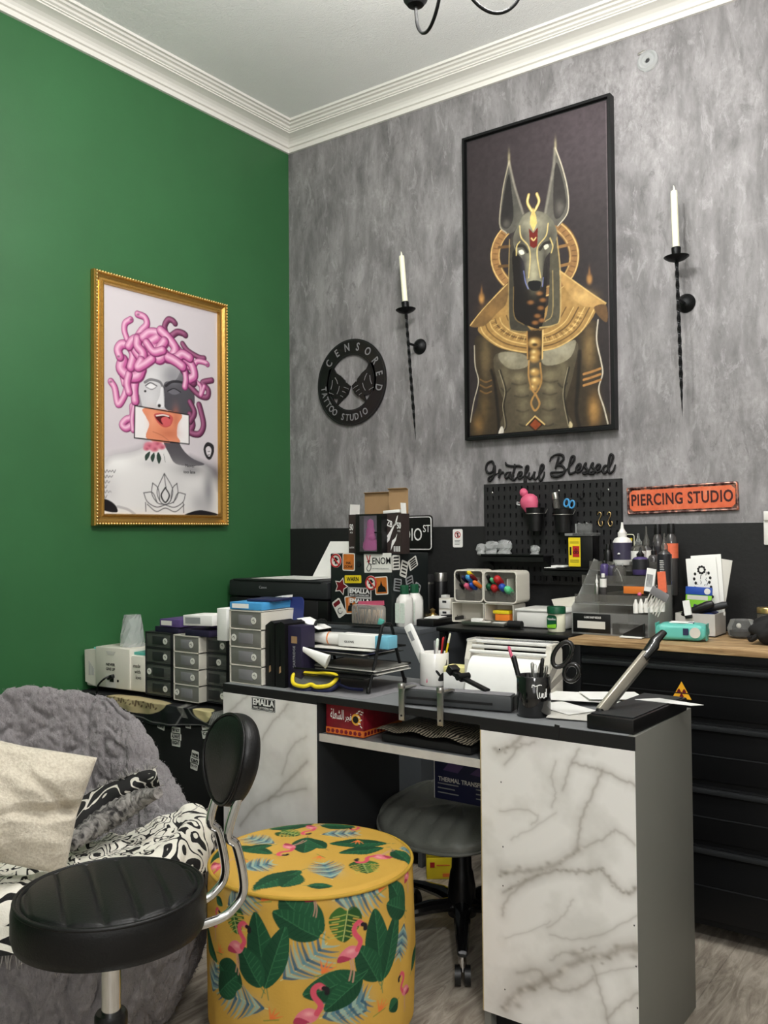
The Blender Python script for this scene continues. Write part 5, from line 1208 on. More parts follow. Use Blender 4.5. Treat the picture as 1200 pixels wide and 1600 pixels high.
# marker holders: two rounded white cubes tilted forward over two open cubes
def frame_cube(w, h, d, th, r, m_, t, nm='shell'):
    mb = MB(); o_ = rrect(w, h, r, 5); i_ = rrect(w-2*th, h-2*th, max(.002, r-th), 5); n = len(o_)
    vs = [(x, 0, z) for x, z in o_]+[(x, 0, z) for x, z in i_]+[(x, d, z) for x, z in o_]+[(x, d, z) for x, z in i_]; fs = []
    for k in range(n):
        l = (k+1) % n; fs += [(k, l, n+l, n+k), (2*n+k, 3*n+k, 3*n+l, 2*n+l), (k, 2*n+k, 2*n+l, l), (n+k, n+l, 3*n+l, 3*n+k)]
    mb.add(vs, fs).prism(i_, .002, Matrix.Translation((0, d-.002, 0))); return mb.build(nm, MATS[m_], t, smooth=40)
def holder(px0, px1, py0, py1, y, rz_, label, nm='marker_holder', dep=.10):
    a = PY(px0, py1, y); b_ = PY(px1, py0, y); w = (b_.x-a.x)/math.cos(rz_) if True else 0; h = b_.z-a.z
    t = thing(nm, label, 'organizer', ((a.x+b_.x)/2, y, a.z), rz_); return t, w, h
lowz = Bz
# lower open cubes
c_in = {}
for px0, px1, lb, rz_ in ((706, 752, 'left lower open white cube under the marker holders', R(9)), (755, 800, 'right lower open white cube with orange sticky pads inside', R(0))):
    a = PY(px0, 968, -.215); b_ = PY(px1, 944, -.215); w = b_.x-a.x; h = .075
    t = thing('open_cube', lb, 'organizer', (a.x+w/2, -.205, Bz), rz_); s_ = thing if False else None
    o = frame_cube(w, h, .095, .003, .006, 'warm_white', t); 
    for v in o.data.vertices: v.co.z += h/2
    c_in[px0] = (t.location.x, w)
def markers(t, specs, d=.085):
    for (x, z, r, L, m_, lb, tx) in specs:
        g = thing('marker', lb, 'marker', t.matrix_world @ Vector((0, 0, 0)) if False else t.location+Vector((x, -.004, z)), 0, 'pens in the marker holders' if False else None)
        g.rotation_euler = (R(62), 0, R(tx))
        r *= 1.28; MB().cyl((0, 0, -L), (0, 0, -.03), r*.85, n=12).build('barrel', MATS['white_plastic' if m_ != 'black_plastic' else 'black_plastic'], g); MB().lathe([(r, -.032), (r*1.04, 0), (r*.95, .008), (r*.4, .014), (.0001, .015)], 12).build('pen_cap', MATS[m_], g, smooth=60)
zu = Bz+.077
HA = []
for px0, px1, lb, rz_ in ((710, 752, 'left rounded white marker holder with dark pens', R(9)), (754, 806, 'right rounded white marker holder with green, red and blue caps', 0.0)):
    a = PY(px0, 942, -.215); b_ = PY(px1, 893, -.215); w = b_.x-a.x; h = b_.z-a.z
    t = thing('marker_holder', lb, 'organizer', (a.x+w/2, -.208, zu), rz_); o = frame_cube(w, h, .100, .005, .016, 'warm_white', t)
    for v in o.data.vertices: v.co.z += h/2
    MB().bx(-w/2+.005, w/2-.005, .001, .003, .005, h*.38).build('clear_front', MATS['smoky_acrylic'], t)
    for k in (1, 2): MB().bx(-w/2+w*k/3-.001, -w/2+w*k/3+.001, .012, .098, .005, h*.75).build('divider', MATS['warm_white'], t)
    HA.append((t, w, h))
(tA, wA, hA), (tB, wB, hB) = HA
bpy.context.view_layer.update()
markers(tA, [(-.045, .100, .006, .085, 'black_plastic', 'black pen leaning out at far left of the left marker holder', 25), (-.030, .062, .0055, .06, 'black_plastic', 'black pen low at left of the left marker holder', 15), (-.006, .060, .008, .06, 'pink', 'pink capped pen in the left marker holder', 0), (.002, .092, .0085, .07, 'sky_blue', 'light blue capped pen at the back of the left marker holder', 0),
             (.006, .108, .006, .07, 'yellow', 'yellow capped pen at the back of the left marker holder', 0), (.018, .096, .006, .07, 'dark_red', 'dark red pen at the back of the left marker holder', 0), (.016, .064, .007, .06, 'blue', 'blue capped pen in the left marker holder', 0), (.032, .072, .0065, .06, 'orange', 'orange pen at the right of the left marker holder', -10), (-.020, .090, .006, .07, 'navy', 'navy pen at the back of the left marker holder', 8)])
markers(tB, [(-.044, .060, .009, .06, 'dark_green', 'dark green marker cap at left of the right holder', 16), (-.022, .056, .010, .06, 'red', 'front red marker cap of the right holder', 12), (.012, .060, .010, .06, 'blue', 'blue marker cap of the right holder', 4), (.034, .052, .010, .06, 'mint', 'mint green round cap at right of the right holder', 0), (-.008, .088, .011, .07, 'red', 'upper red marker cap of the right holder', 4),
             (-.030, .084, .006, .07, 'mint', 'small mint cap behind the red one in the right holder', 6), (-.046, .094, .006, .08, 'black_plastic', 'black pen leaning out of the right holder', 20)])
tx_, w_ = c_in[755]
o = MB().box((0, 0, .016), (.060, .05, .032), None, .001).build('sticky_pad', MATS['orange'], None); o.location = (tx_+.006, -.165, Bz+.004); tag(o, 'orange sticky note block inside the right lower cube', 'note block')
o = MB().box((0, 0, .006), (.066, .05, .012), None, .001).build('sticky_pad', MATS['yellow'], None); o.location = (tx_+.002, -.168, Bz+.037); tag(o, 'yellow sticky note block on top of the orange one in the right lower cube', 'note block')
p = PZ(762, 976, Bz)
t = thing('metal_tray', 'shallow steel tray with white odds and ends before the open cubes', 'tray', (1.195, -.262, Bz), R(2))
MB().box((0, 0, .003), (.165, .085, .004), None, .002).build('tray_base', MATS['steel'], t)
for a in ((0, -.044, .170, .004), (0, .044, .170, .004)): MB().box((a[0], a[1], .009), (a[2], a[3], .012), None, .001).build('rim', MATS['steel'], t)
for s_ in (-1, 1): MB().box((s_*.084, 0, .009), (.004, .09, .012), None, .001).build('rim', MATS['steel'], t)
for x, y, s_, m_, lb in ((-.045, .004, (.045, .03, .018), 'white_plastic', 'white tub in the steel tray'), (-.005, -.01, (.035, .04, .010), 'paper_shade', 'folded tissue in the middle of the steel tray'), (.040, .004, (.05, .05, .006), 'paper_white', 'white card at right in the steel tray')):
    o = MB().box((0, 0, s_[2]/2), s_, (0, 0, R(12)), .003).build('tray_item', MATS[m_], None); o.location = (1.195+x, -.262+y, Bz+.0058); tag(o, lb, 'small item')
# white bin with black roll, big white lid leaning behind
wx0 = PY(800, 975, -.28).x; wx1 = PY(858, 975, -.28).x
t = thing('white_bin', 'white open plastic bin right of the marker holders', 'bin', (wx0+.005, -.262, Bz)); bw = wx1-wx0+.05
MB().bx(0, bw, 0, .16, 0, .062, .012).build('bin_body', MATS['white_plastic'], t); MB().bx(-.003, bw+.003, -.003, .163, .058, .066, .003).build('rim', MATS['white_plastic'], t)
a = PY(842, 950, -.16); t = thing('white_tub', 'large slanted white plastic tub between white bin and acrylic organizer', 'tub', (wx0+.075, -.095, Bz))
MB().add([(0, 0, .066), (.30, -.02, .066), (.30, .06, .066), (0, .06, .066), (-.01, 0, .090), (.30, -.02, .135), (.30, .065, .135), (-.01, .065, .090)], [(0, 1, 5, 4), (1, 2, 6, 5), (2, 3, 7, 6), (3, 0, 4, 7), (3, 2, 1, 0), (4, 5, 6, 7)]).bx(.06, .28, .0, .05, 0, .066).build('tub_body', MATS['warm_white'], t, smooth=0)
p = PZ(825, 978, Bz); t = thing('black_roll', 'small black roll lying in front of the white bin', 'roll', (p.x, -.300, Bz), 0)
MB().cyl((-.026, 0, .0135), (.026, 0, .0135), .0135).build('roll_body', MATS['black_matte'], t); MB().cyl((-.027, 0, .0135), (-.020, 0, .0135), .006).build('core', MATS['charcoal_plastic'], t)
t = bot('cream tub with dark green lid and green label on the black table', 1.492, -.318, Bz, [(.028, 0), (.031, .004), (.031, .060), (.029, .064)], 'wax', [(.0315, .062), (.0315, .082), (.030, .085), (.0001, .085)], 'dark_green', 'jar', 'ointment_jar', sc=(1, .75))
MB().lathe([(.0316, .010), (.0316, .056)], 24, cap=False, scale=(1, .76)).build('label', MATS['green'], t) if False else None
lb_ = MB().prism(rrect(.036, .046, .010), .0012, Matrix.Translation((-.006, -.0245, .034))).build('label', MATS['dark_green'], t); MB().prism([(-.022, .014), (.010, .014), (.010, .028), (-.022, .024)], .0006, Matrix.Translation((0, -.0250, 0))).build('leaf_print', MATS['lime'], lb_)
o = text('Vaseline', .01, (-.006, -.0254, .044), MATS['text_white'], lb_); fit(o, .030, .008)

# ------------------------------------------------------------------ on the tool bench: stepped clear organizer and bottles
Z = BT+.0006
OX0, OX1, OYF, OYB = 1.560, 1.822, -.345, -.120
t = thing('acrylic_organizer', 'clear stepped acrylic organizer full of bottles on the left end of the oak worktop', 'organizer', (OX0, OYF, Z)); ow = OX1-OX0; od = OYB-OYF
sidep = [(0, 0), (od, 0), (od, .235), (od-.035, .242), (.06, .130), (0, .090)]
RZ90 = Matrix.Rotation(R(90), 4, 'Z')
for x in (0.003, ow): MB().prism(sidep, .003, Matrix.Translation((x, 0, 0)) @ RZ90).build('side_wall', MATS['clear_acrylic'], t, smooth=0)
MB().bx(0, ow, 0, .003, 0, .072).build('front_wall', MATS['clear_acrylic'], t); MB().bx(0, ow, 0, od, 0, .003).build('base_plate', MATS['clear_acrylic'], t)
LV = [(.075, .100, .060), (.135, .160, .105), (.200, .205, .150)]
for k, (y, z, zt) in enumerate(LV):
    MB().bx(.003, ow-.003, y-.055, y, z-.003, z).build('step', MATS['clear_acrylic'], t); MB().bx(.003, ow-.003, y-.056, y-.053, z, z+.030).build('step_front', MATS['smoky_acrylic'], t)
MB().bx(.003, ow-.003, od-.003, od, 0, .225).build('back_wall', MATS['smoky_acrylic'], t)
d_ = MB().bx(.006, .135, -.004, .0, .006, .068, .001).build('black_panel', MATS['black_plastic'], t)
MB().bx(.022, .118, -.005, -.003, .020, .044).build('picture_strip', MATS['pink'] if False else MATS['paper_shade'], d_); o = text('G-LINE SHARP NEEDLES', .01, (.075, -.0048, .056), MATS['text_white'], d_); fit(o, .058, .007)
MB().bx(.140, .255, -.0, .06, .005, .040).build('clear_drawer', MATS['smoky_acrylic'], t)
def inO(px, py, y): return PY(px, py, y)
# bottles: (px centre, py base, y, radius, height, ...)
def squeeze(label, px, pyb, pyt, y, rpx, body, cap, cm, lab=None, nozzle=True, name='squeeze_bottle'):
    a = PY(px, pyb, y); b_ = PY(px, pyt, y); h = b_.z-a.z; dpt = (a-CAM).dot(fw); r = rpx*dpt/F
    t = thing(name, label, 'bottle', (a.x, y, a.z))
    bh = h*(.66 if nozzle else .86)
    MB().lathe([(r*.92, 0), (r, h*.02), (r, bh*.82), (r*.8, bh*.94), (r*.42, bh), (r*.40, bh+.004)], 24).build('bottle_body', MATS[body], t, smooth=50)
    if nozzle: MB().lathe([(r*.46, bh), (r*.48, bh+h*.10), (r*.36, bh+h*.12), (r*.18, bh+h*.20), (r*.10, h), (.0001, h)], 16).build('nozzle', MATS[cap], t, smooth=40)
    else: MB().lathe([(r*.55, bh), (r*.55, h*.98), (r*.5, h), (.0001, h)], 18).build('cap', MATS[cap], t, smooth=40)
    if lab: MB().lathe([(r*1.02, bh*lab[1]), (r*1.02, bh*lab[2])], 24, cap=False).build('label', MATS[lab[0]], t, smooth=50)
    return t, r, bh, h
mat('dark_label', (34, 34, 38), .4, var=.2, scale=200)
mat('smoke_bottle', (64, 62, 62), .2, coat=.3); mat('violet_liquid', (74, 62, 110), .25); mat('orange_liquid', (214, 120, 52), .3)
mat('salmon', (226, 110, 76), .5, var=.15, scale=120)
# rows: back row stands on the third step, middle on the second
S3 = Z+.222; S2 = Z+.178; S1 = Z+.105
def SQ(label, px, pyt, y, zb, r, *a, **k):
    A_ = PY(px, 900, y); h = PY(px, pyt, y).z-zb; x = A_.x
    dpt = (Vector((x, y, zb))-CAM).dot(fw); q = Vector((x, y, zb))-CAM; pyb = 800-F*q.dot(up)/dpt
    return squeeze(label, px, pyb, pyt, y, r*F/dpt, *a, **k)
yb1 = OYF+.158
tq, r, bh, h = SQ('white topped bottle with purple label, tallest at the left of the organizer', 973, 816, yb1, S3, .0320, 'white_plastic', 'white_plastic', None, ('ink_purple', .20, .80))
MB().lathe([(.0001, 0), (.006, .004), (.0001, .009)], 10, (0, -r*1.03, bh*.36)).build('shield_mark', MATS['text_white'], tq)
tq, r, bh, h = SQ('clear nozzle bottle with heart mark behind the black dropper bottle', 998, 833, yb1+.005, S3-.01, .0250, 'smoky_acrylic', 'clear_acrylic', None, ('white_plastic', .3, .75))
tq, r, bh, h = SQ('grey bottle with white face label in the back row of the organizer', 1011, 822, OYB+.028, Z+.150, .0240, 'smoke_bottle', 'smoky_acrylic', None, ('white_plastic', .62, .90))
tq, r, bh, h = SQ('short black label bottle at the centre of the organizer', 1001, 855, OYF+.108, S2+.015, .0265, 'violet_liquid', 'black_plastic', None, ('dark_label', .30, .86))
tq, r, bh, h = SQ('dark dropper bottle behind the white tube in the organizer', 1022, 848, yb1+.01, S3-.04, .0190, 'smoke_bottle', 'black_plastic', None, None)
tq, r, bh, h = SQ('tall black label bottle with grey nozzle at the right of the organizer', 1039, 833, OYF+.108, S2-.015, .0225, 'smoke_bottle', 'smoky_acrylic', None, ('dark_label', .12, .90))
for k in range(9): MB().bx(-.008, .006-.001*(k % 3), -r*1.04-.0004, -r*1.02, bh*.28+.0058*k, bh*.28+.0058*k+.0018).build('print_line', MATS['text_white'], tq)
tq, r, bh, h = SQ('tall dark bottle with black cap second from right behind the organizer', 1029, 819, OYB+.040, Z+.12, .0210, 'smoke_bottle', 'black_plastic', None, ('dark_label', .4, .8), nozzle=False)
tq, r, bh, h = SQ('tall dark bottle with orange label rightmost behind the organizer', 1050, 818, OYB+.030, Z+.12, .0225, 'smoke_bottle', 'black_plastic', None, ('salmon', .60, .84), nozzle=False)
tq, r, bh, h = SQ('small black bottle left of the tall white topped one', 951, 850, OYB+.030, Z+.16, .0150, 'black_plastic', 'black_plastic', None, None, nozzle=False)
tq, r, bh, h = SQ('little violet ink bottle with hinged black cap in the organizer', 945, 876, OYF+.105, S2-.005, .0150, 'violet_liquid', 'black_plastic', None, None, nozzle=False)
tq, r, bh, h = SQ('small clear violet pot beside the hinged cap bottle', 957, 879, OYF+.110, S2-.005, .0160, 'ink_purple', 'smoky_acrylic', None, None, nozzle=False)
tq, r, bh, h = SQ('squat clear pot with white loop under the white topped bottle', 968, 880, OYF+.098, S2-.01, .0220, 'smoky_acrylic', 'clear_acrylic', None, None, nozzle=False)
MB().tube(crom([(-.010, -.016, .035), (.0, -.020, .045), (.012, -.018, .02), (.016, -.018, .004)], 6), .0012, 6).build('white_loop', MATS['white_plastic'], tq)
tq, r, bh, h = SQ('small steel dropper at left front of the organizer', 933, 897, OYF+.050, S1, .0090, 'steel', 'white_plastic', None, None)
tq, r, bh, h = SQ('small dark bottle with white dropper top at left front of the organizer', 943, 896, OYF+.052, S1, .0110, 'smoke_bottle', 'white_plastic', None, ('white_plastic', .6, .95), nozzle=False)
# orange label card, tubes
p = PY(992, 922, OYF+.078); o = MB().box((0, 0, 0), (.075, .003, .024), None, .0005).build('orange_label_card', MATS['orange_liquid'], None); o.location = (p.x, OYF+.0765, p.z); tag(o, 'glowing orange printed card on the middle step of the organizer', 'card')
def tube_item(label, px, pyb, pyt, y, w, m_, tilt):
    a = PY(px, pyb, y); h = PY(px, pyt, y).z-a.z; t = thing('cream_tube', label, 'tube', (a.x, y, a.z)); t.rotation_euler = (0, R(tilt), 0)
    MB().add([(-w/2, -.006, 0), (w/2, -.006, 0), (w/2, .006, 0), (-w/2, .006, 0), (-w/2, -.001, h), (w/2, -.001, h), (w/2, .001, h), (-w/2, .001, h)], [(0, 1, 5, 4), (1, 2, 6, 5), (2, 3, 7, 6), (3, 0, 4, 7), (3, 2, 1, 0), (4, 5, 6, 7)]).build('tube_body', MATS[m_], t, smooth=0)
    c_ = MB().bx(-w/2, w/2, -.008, .008, -.010, .0, .002).build('cap', MATS['black_plastic' if m_ != 'paper_white' else 'black_plastic'], t)
    return t, w, h
tq, w, h = tube_item('white printed cream tube leaning before the bottles', 1014, 924, 888, OYF+.066, .030, 'paper_white', 8)
for k in range(5): MB().bx(-.010+.004*k, -.008+.004*k, -.0065, -.004, h*.2, h*.75).build('print_line', MATS['dim_letter'], tq)
tube_item('salmon red printed tube at the right of the organizer', 1036, 926, 893, OYF+.066, .026, 'salmon', -4)
# white ampoules standing in a row
for k in range(6):
    px = 994+k*8.2; a = PY(px, 958-(k*.5), OYF+.020); t = thing('ampoule', ['leftmost', 'second from left', 'third from left', 'third from right', 'second from right', 'rightmost'][k]+' of the white ampoules in the organizer front', 'ampoule', (a.x, OYF+.018, a.z), 0, 'white ampoules in the organizer'); 
    MB().lathe([(.0085, 0), (.0087, .026), (.005, .036), (.003, .044), (.0001, .045)], 14).build('ampoule_body', MATS['white_plastic'], t)
MB_ = MB().ball((0, 0, .007), .007, n=12).build('pink_bead', MATS['pink'], None); a = PY(1001, 932, OYF+.04); MB_.location = (a.x, OYF+.030, a.z); tag(MB_, 'small pink ball above the white ampoules', 'bead')
# grey comb and black wedge
a = PY(1030, 930, OYF+.02); t = thing('comb', 'grey plastic comb with long teeth leaning in the organizer', 'comb', (a.x, OYF+.006, a.z-.008)); t.rotation_euler = (R(8), R(28), 0)
MB().bx(-.030, .030, -.002, .002, .0, .028, .001).build('comb_back', MATS['cut_letters'], t)
for k in range(7): MB().bx(-.029+.0088*k, -.026+.0088*k, -.0015, .0015, -.055, .002).build('tooth', MATS['paper_shade'], t)
a = PZ(1025, 972, Z); t = thing('black_wedge', 'black slanted plastic stand with white card at the right front of the organizer', 'stand', (OX1-.075, OYF+.0-.028, Z)); MB().prism([(0, .0), (.065, .0), (.065, .040), (0, .006)], .018, Matrix.Translation((0, 0, .006))).build('wedge', MATS['black_plastic'], t); MB().box((.03, -.004, .004), (.07, .03, .003), (0, 0, R(4))).build('white_card', MATS['paper_white'], t)
# yellow tag and black box seen behind
a = PY(985, 848, OYB+.02); o = MB().prism(rrect(.036, .060, .008), .0015).build('hanging_tag', MATS['black_plastic'], None); o.location = (a.x, OYB+.012, a.z); tag(o, 'black tag with cream edge behind the white topped bottle', 'tag')
MB().tube([(x, -.0008, z) for x, z in rrect(.034, .058, .008)], .0014, 6, True).build('cream_edge', MATS['wax'], o); MB().bx(-.010, .010, -.001, .0, .006, .016).build('yellow_print', MATS['yellow'], o)

# teal wipes pack
a = PZ(1030, 1001, Z); t = thing('wipes_pack', 'teal soft pack of wipes on the front of the oak worktop', 'wipes pack', (1.922, -.335, Z), R(8))
def packf(u, v):
    th = v*math.pi; ph = u*2*math.pi; e = .32
    cx_ = abs(math.cos(ph))**e*math.copysign(1, math.cos(ph)); sx_ = abs(math.sin(ph))**e*math.copysign(1, math.sin(ph)); s_ = math.sin(th)**.4; c_ = math.cos(th)
    wv = 1+.03*math.sin(9*ph)*math.sin(5*th)
    return Vector((.075*cx_*s_*wv, .045*sx_*s_*wv, .027-.026*math.copysign(abs(c_)**.6, c_)*(1+.04*math.sin(5*ph))))
MB().grid(packf, 48, 20, cu=True).build('pack_body', MATS['teal'], t, smooth=60)
MB().box((.0, .0, .0545), (.07, .045, .003), None, .001).build('lid_flap', MATS['paper_white'], t); MB().ball((.028, -.012, .055), .010, (1, .8, .25), 12).build('opening', MATS['navy'], t)
MB().lathe([(.016, 0), (.016, .001), (.0001, .001)], 24, (.045, -.0455, .028), My).build('round_print', MATS['paper_shade'], t); MB().bx(.010, .026, -.0468, -.0445, .020, .040).build('dark_print', MATS['navy'], t)
for s_ in (-1, 1): MB().prism([(-.02, .0), (.02, .0), (.03, .05), (-.03, .05)], .002, Matrix.Translation((s_*.074, 0, .002)) @ RZ90).build('end_seal', MATS['teal'], t)
# marble patterned box with papers
mx0 = 1.862; t = thing('marble_box', 'small marble patterned open box holding packets on the oak worktop', 'box', (mx0, -.215, Z))
bw = .125
for a in ((0, bw, 0, .003, 0, .072), (0, bw, .117, .12, 0, .072), (0, .003, .003, .117, 0, .072), (bw-.003, bw, .003, .117, 0, .072), (0, bw, .0, .12, 0, .003)): MB().bx(*a).build('box_wall', MATS['marble_edge'] if a[4] == 0 and a[5] > .01 else MATS['white_plastic'], t, smooth=0)
def rosette(parent, y0):
    mb = MB(); rn = random.Random(4)
    for k in range(9): a = 2*math.pi*k/9; mb.ball((.012*math.cos(a)*.9, y0, .060+.011*math.sin(a)), .0042, (1, .1, 1), 8)
    for s_ in (-1, 1):
        for k, (x, z) in enumerate(((.022, .048), (.026, .032), (.022, .018), (.026, .002), (.022, -.014), (.028, -.030))): mb.ball((s_*x, y0, z), .0055, (.8, .1, 1), 8)
    mb.build('floral_print', MATS['text_black'], parent); mb = MB()
    for k in range(26): x = rn.uniform(-.016, .016); z = rn.uniform(-.04, .045); mb.tube([(x, y0-.0002, z), (x+rn.uniform(-.006, .006), y0-.0002, z+rn.uniform(-.012, .012))], .0009, 4)
    mb.build('floral_print', MATS['charcoal_plastic'], parent)
for k, (dx, dy, dz, rr_, lb) in enumerate(((.062, .104, .150, -4, 'rearmost white paper towel in the marble box'), (.075, .110, .140, 9, 'right tilted white paper towel in the marble box'), (.050, .095, .140, -5, 'front white paper with black floral print in the marble box'))):
    o = MB().box((0, 0, 0), (.098, .003, .200), None, .001).build('paper_towel', MATS['paper_white'] if k != 1 else MATS['paper_shade'], None); o.location = (mx0+dx+.012, -.215+dy, Z+dz*.9+.022); o.rotation_euler = (R(-3), R(rr_), 0); tag(o, lb, 'paper')
    if k == 2: rosette(o, -.0022)
t = thing('blister_packet', 'navy topped green packet standing in the marble box', 'packet', (mx0+.052, -.150, Z+.045)); t.rotation_euler = (R(-4), R(2), 0)
MB().bx(-.042, .042, -.004, .002, 0, .082, .002).build('packet_body', MATS['lime'], t); MB().bx(-.043, .043, -.0048, .002, .082, .108, .002).build('header_card', MATS['blue'], t); MB().lathe([(.010, 0), (.010, .001), (.0001, .001)], 20, (.028, -.0048, .095), My).build('round_print', MATS['white_plastic'], t); MB().bx(-.036, .030, -.0046, -.0036, .066, .080).build('white_band', MATS['paper_shade'], t)
t = thing('blister_packet', 'blue printed packet in front of the green one in the marble box', 'packet', (mx0+.070, -.168, Z+.040)); t.rotation_euler = (R(-6), R(16), 0)
MB().bx(-.040, .040, -.003, .003, 0, .050, .002).build('packet_body', MATS['blue'], t); MB().bx(-.040, .040, -.0042, .001, .038, .050, .001).build('header_card', MATS['navy'], t)
t = thing('black_handle_tool', 'thick black handled tool lying across the marble box, front one', 'tool', (mx0+.070, -.203, Z+.078)); t.rotation_euler = (0, R(-22), R(8))
MB().lathe([(.004, -.055), (.010, -.045), (.012, .0), (.0145, .035), (.011, .052), (.0001, .055)], 18, (0, 0, .008), Matrix.Rotation(R(90), 4, 'Y')).build('handle', MATS['black_plastic'], t)
t = thing('black_handle_tool', 'thick black handled tool lying across the marble box, rear one', 'tool', (mx0+.105, -.165, Z+.080)); t.rotation_euler = (0, R(-16), R(10)); MB().lathe([(.004, -.050), (.010, -.04), (.011, .0), (.012, .035), (.009, .048), (.0001, .05)], 18, (0, 0, .008), Matrix.Rotation(R(90), 4, 'Y')).build('handle', MATS['charcoal_plastic'], t)
tube_item('small white tube standing in front of the marble box', 1076, 961, 938, -.218, .022, 'paper_white', -10)
# jars at the right
t = thing('glass_jar', 'low clear jar with dark contents right of the marble box', 'jar', (2.058, -.175, Z)); MB().lathe([(.030, 0), (.040, .006), (.044, .030), (.036, .050), (.034, .056)], 24).build('glass', MATS['clear_acrylic'], t); MB().lathe([(.028, .003), (.036, .008), (.037, .022), (.0001, .026)], 20).build('contents', MATS['black_matte'], t); MB().ball((0, -.036, .040), .008, (1, .3, 1), 10).build('badge', MATS['paper_shade'], t)
t = thing('glass_jar', 'clear jar with yellow screw lid at the right end of the view', 'jar', (2.135, -.165, Z)); MB().lathe([(.030, 0), (.032, .004), (.033, .075), (.030, .082)], 24).build('glass', MATS['smoky_acrylic'], t); MB().lathe([(.034, .080), (.034, .094), (.032, .097), (.0001, .097)], 24).build('lid', MATS['yellow'] if False else MATS['brass_gold'], t); MB().lathe([(.028, .004), (.029, .05), (.0001, .052)], 20).build('contents', MATS['card_brown'], t)
t = thing('glass_jar', 'second yellow lidded jar half out of the view on the right', 'jar', (2.215, -.150, Z)); MB().lathe([(.030, 0), (.032, .004), (.033, .08), (.030, .087)], 24).build('glass', MATS['smoky_acrylic'], t); MB().lathe([(.034, .084), (.034, .100), (.0001, .101)], 24).build('lid', MATS['brass_gold'], t)
t = thing('black_gloves', 'crumpled black gloves at the right front of the oak worktop', 'gloves', (2.185, -.310, Z))
def glove(u, v):
    a = u*2*math.pi; th = v*math.pi; r = .050*(1+.18*math.sin(3*a+2*th)+.10*math.sin(7*a-3*th)); return Vector((r*math.cos(a)*math.sin(th)*1.2, r*math.sin(a)*math.sin(th), .042-.042*math.cos(th)*(1+.1*math.sin(5*a))))
MB().grid(glove, 40, 16, cu=True).build('glove_palm', MATS['black_matte'], t, smooth=60)
for k in range(4): MB().tube(crom([(-.01, .03-.018*k, .050), (-.035, .03-.02*k, .062-.01*k), (-.058, .03-.02*k, .045-.01*k), (-.062, .028-.02*k, .024)], 5), .0085, 10).build('glove_finger', MATS['black_matte'], t)

# ------------------------------------------------------------------ on and behind the desk
Zd = DZ+.0006
t = thing('desk_mat', 'thin grey mat under the black letter tray', 'mat', (1.195, -1.045, Zd)); MB().prism([(x, z) for x, z in rrect(.30, .30, .02)], .0025, Matrix.Rotation(R(90), 4, 'X') @ Matrix.Translation((0, -.0025, 0)) @ Matrix.Identity(4)).build('mat_sheet', MATS['cut_letters'], t)
Zm = Zd+.0032
# letter tray: two hairpin sides, three shelves with papers
TW, TD, THH = .235, .205, .182
t = thing('letter_tray', 'black wire letter tray with arched sides and three shelves on the desk', 'letter tray', (1.178, -1.035, Zm), R(4))
for s_ in (-1, 1):
    x = s_*TW/2
    P = [(x, -TD*.48, .004), (x, -TD*.30, .085), (x, -TD*.14, THH-.012), (x, -TD*.05, THH), (x, TD*.05, THH), (x, TD*.14, THH-.012), (x, TD*.30, .085), (x, TD*.48, .004)]
    MB().tube(crom(P, 6), .0048, 10).build('side_arch', MATS['black_metal'], t)
    for y in (-TD*.48, TD*.48): MB().lathe([(.0062, 0), (.0062, .014), (.005, .016)], 12, (x, y, 0)).build('foot_cap', MATS['black_plastic'], t)
MB().tube([(-TW/2, -.018, THH-.003), (TW/2, -.018, THH-.003)], .0035, 8).build('top_bar', MATS['black_metal'], t)
for z, dd in ((.042, .9), (.098, .62)):
    y1 = TD*.5*dd; sh_ = MB(); sh_.bx(-TW/2, TW/2, -y1-.03, y1+.03, z-.002, z).build('shelf_plate', MATS['black_metal'], t)
    MB().tube([(-TW/2-.006, -y1-.03, z+.014), (TW/2+.006, -y1-.03, z+.014), (TW/2+.006, y1+.03, z+.014), (-TW/2-.006, y1+.03, z+.014)], .0028, 8, True).build('rim_wire', MATS['black_metal'], t)
tl = t.location
def paper(label, x, y, z, w, d, rz_, m_='paper_white', th=.0015, tilt=0, nm='paper_sheet'):
    o = MB().box((0, 0, th/2), (w, d, th), None, 0).build(nm, MATS[m_], None); o.location = (tl.x+x, tl.y+y, tl.z+z); o.rotation_euler = (0, R(tilt), R(rz_)); tag(o, label, 'paper'); return o
def folio(label, x, y, z, n_, w, d, m_):
    t2 = thing('paper_stack', label, 'papers', (tl.x+x, tl.y+y, tl.z+z))
    for k in range(n_): MB().box((random.uniform(-.006, .006), random.uniform(-.006, .006), .0015+.003*k), (w*.9, d*.95, .0022), (R(random.uniform(-.6, .6)), 0, R(random.uniform(-5, 5)))).build('sheet', MATS[m_[k % len(m_)]], t2)
folio('stack of grey and khaki folders on the lowest tray shelf', .02, .01, .0435, 6, .26, .17, ['charcoal_plastic', 'paper_shade', 'grey_laminate'])
folio('loose bundle of sheets on the upper tray shelf', -.01, .0, .0995, 4, .25, .15, ['paper_shade', 'navy', 'paper_white'])
mat('blue_box', (120, 190, 214), .5)
t = thing('long_carton', 'white carton with light blue end lying in the upper tray', 'box', (tl.x+.055, tl.y-.005, tl.z+.115), R(3)); MB().bx(-.085, .045, -.025, .025, 0, .036, .002).build('carton_body', MATS['paper_white'], t); MB().bx(.045, .090, -.0252, .0252, -.0002, .0362, .002).build('blue_end', MATS['blue_box'], t); o = text('GLOVE', .01, (-.045, -.0256, .014), MATS['text_black'], t); fit(o, .034, .006)
t = thing('cream_bottle', 'white bottle with orange ring lying in the upper tray', 'bottle', (tl.x-.075, tl.y-.012, tl.z+.133), R(8)); t.rotation_euler = (0, R(0), R(8))
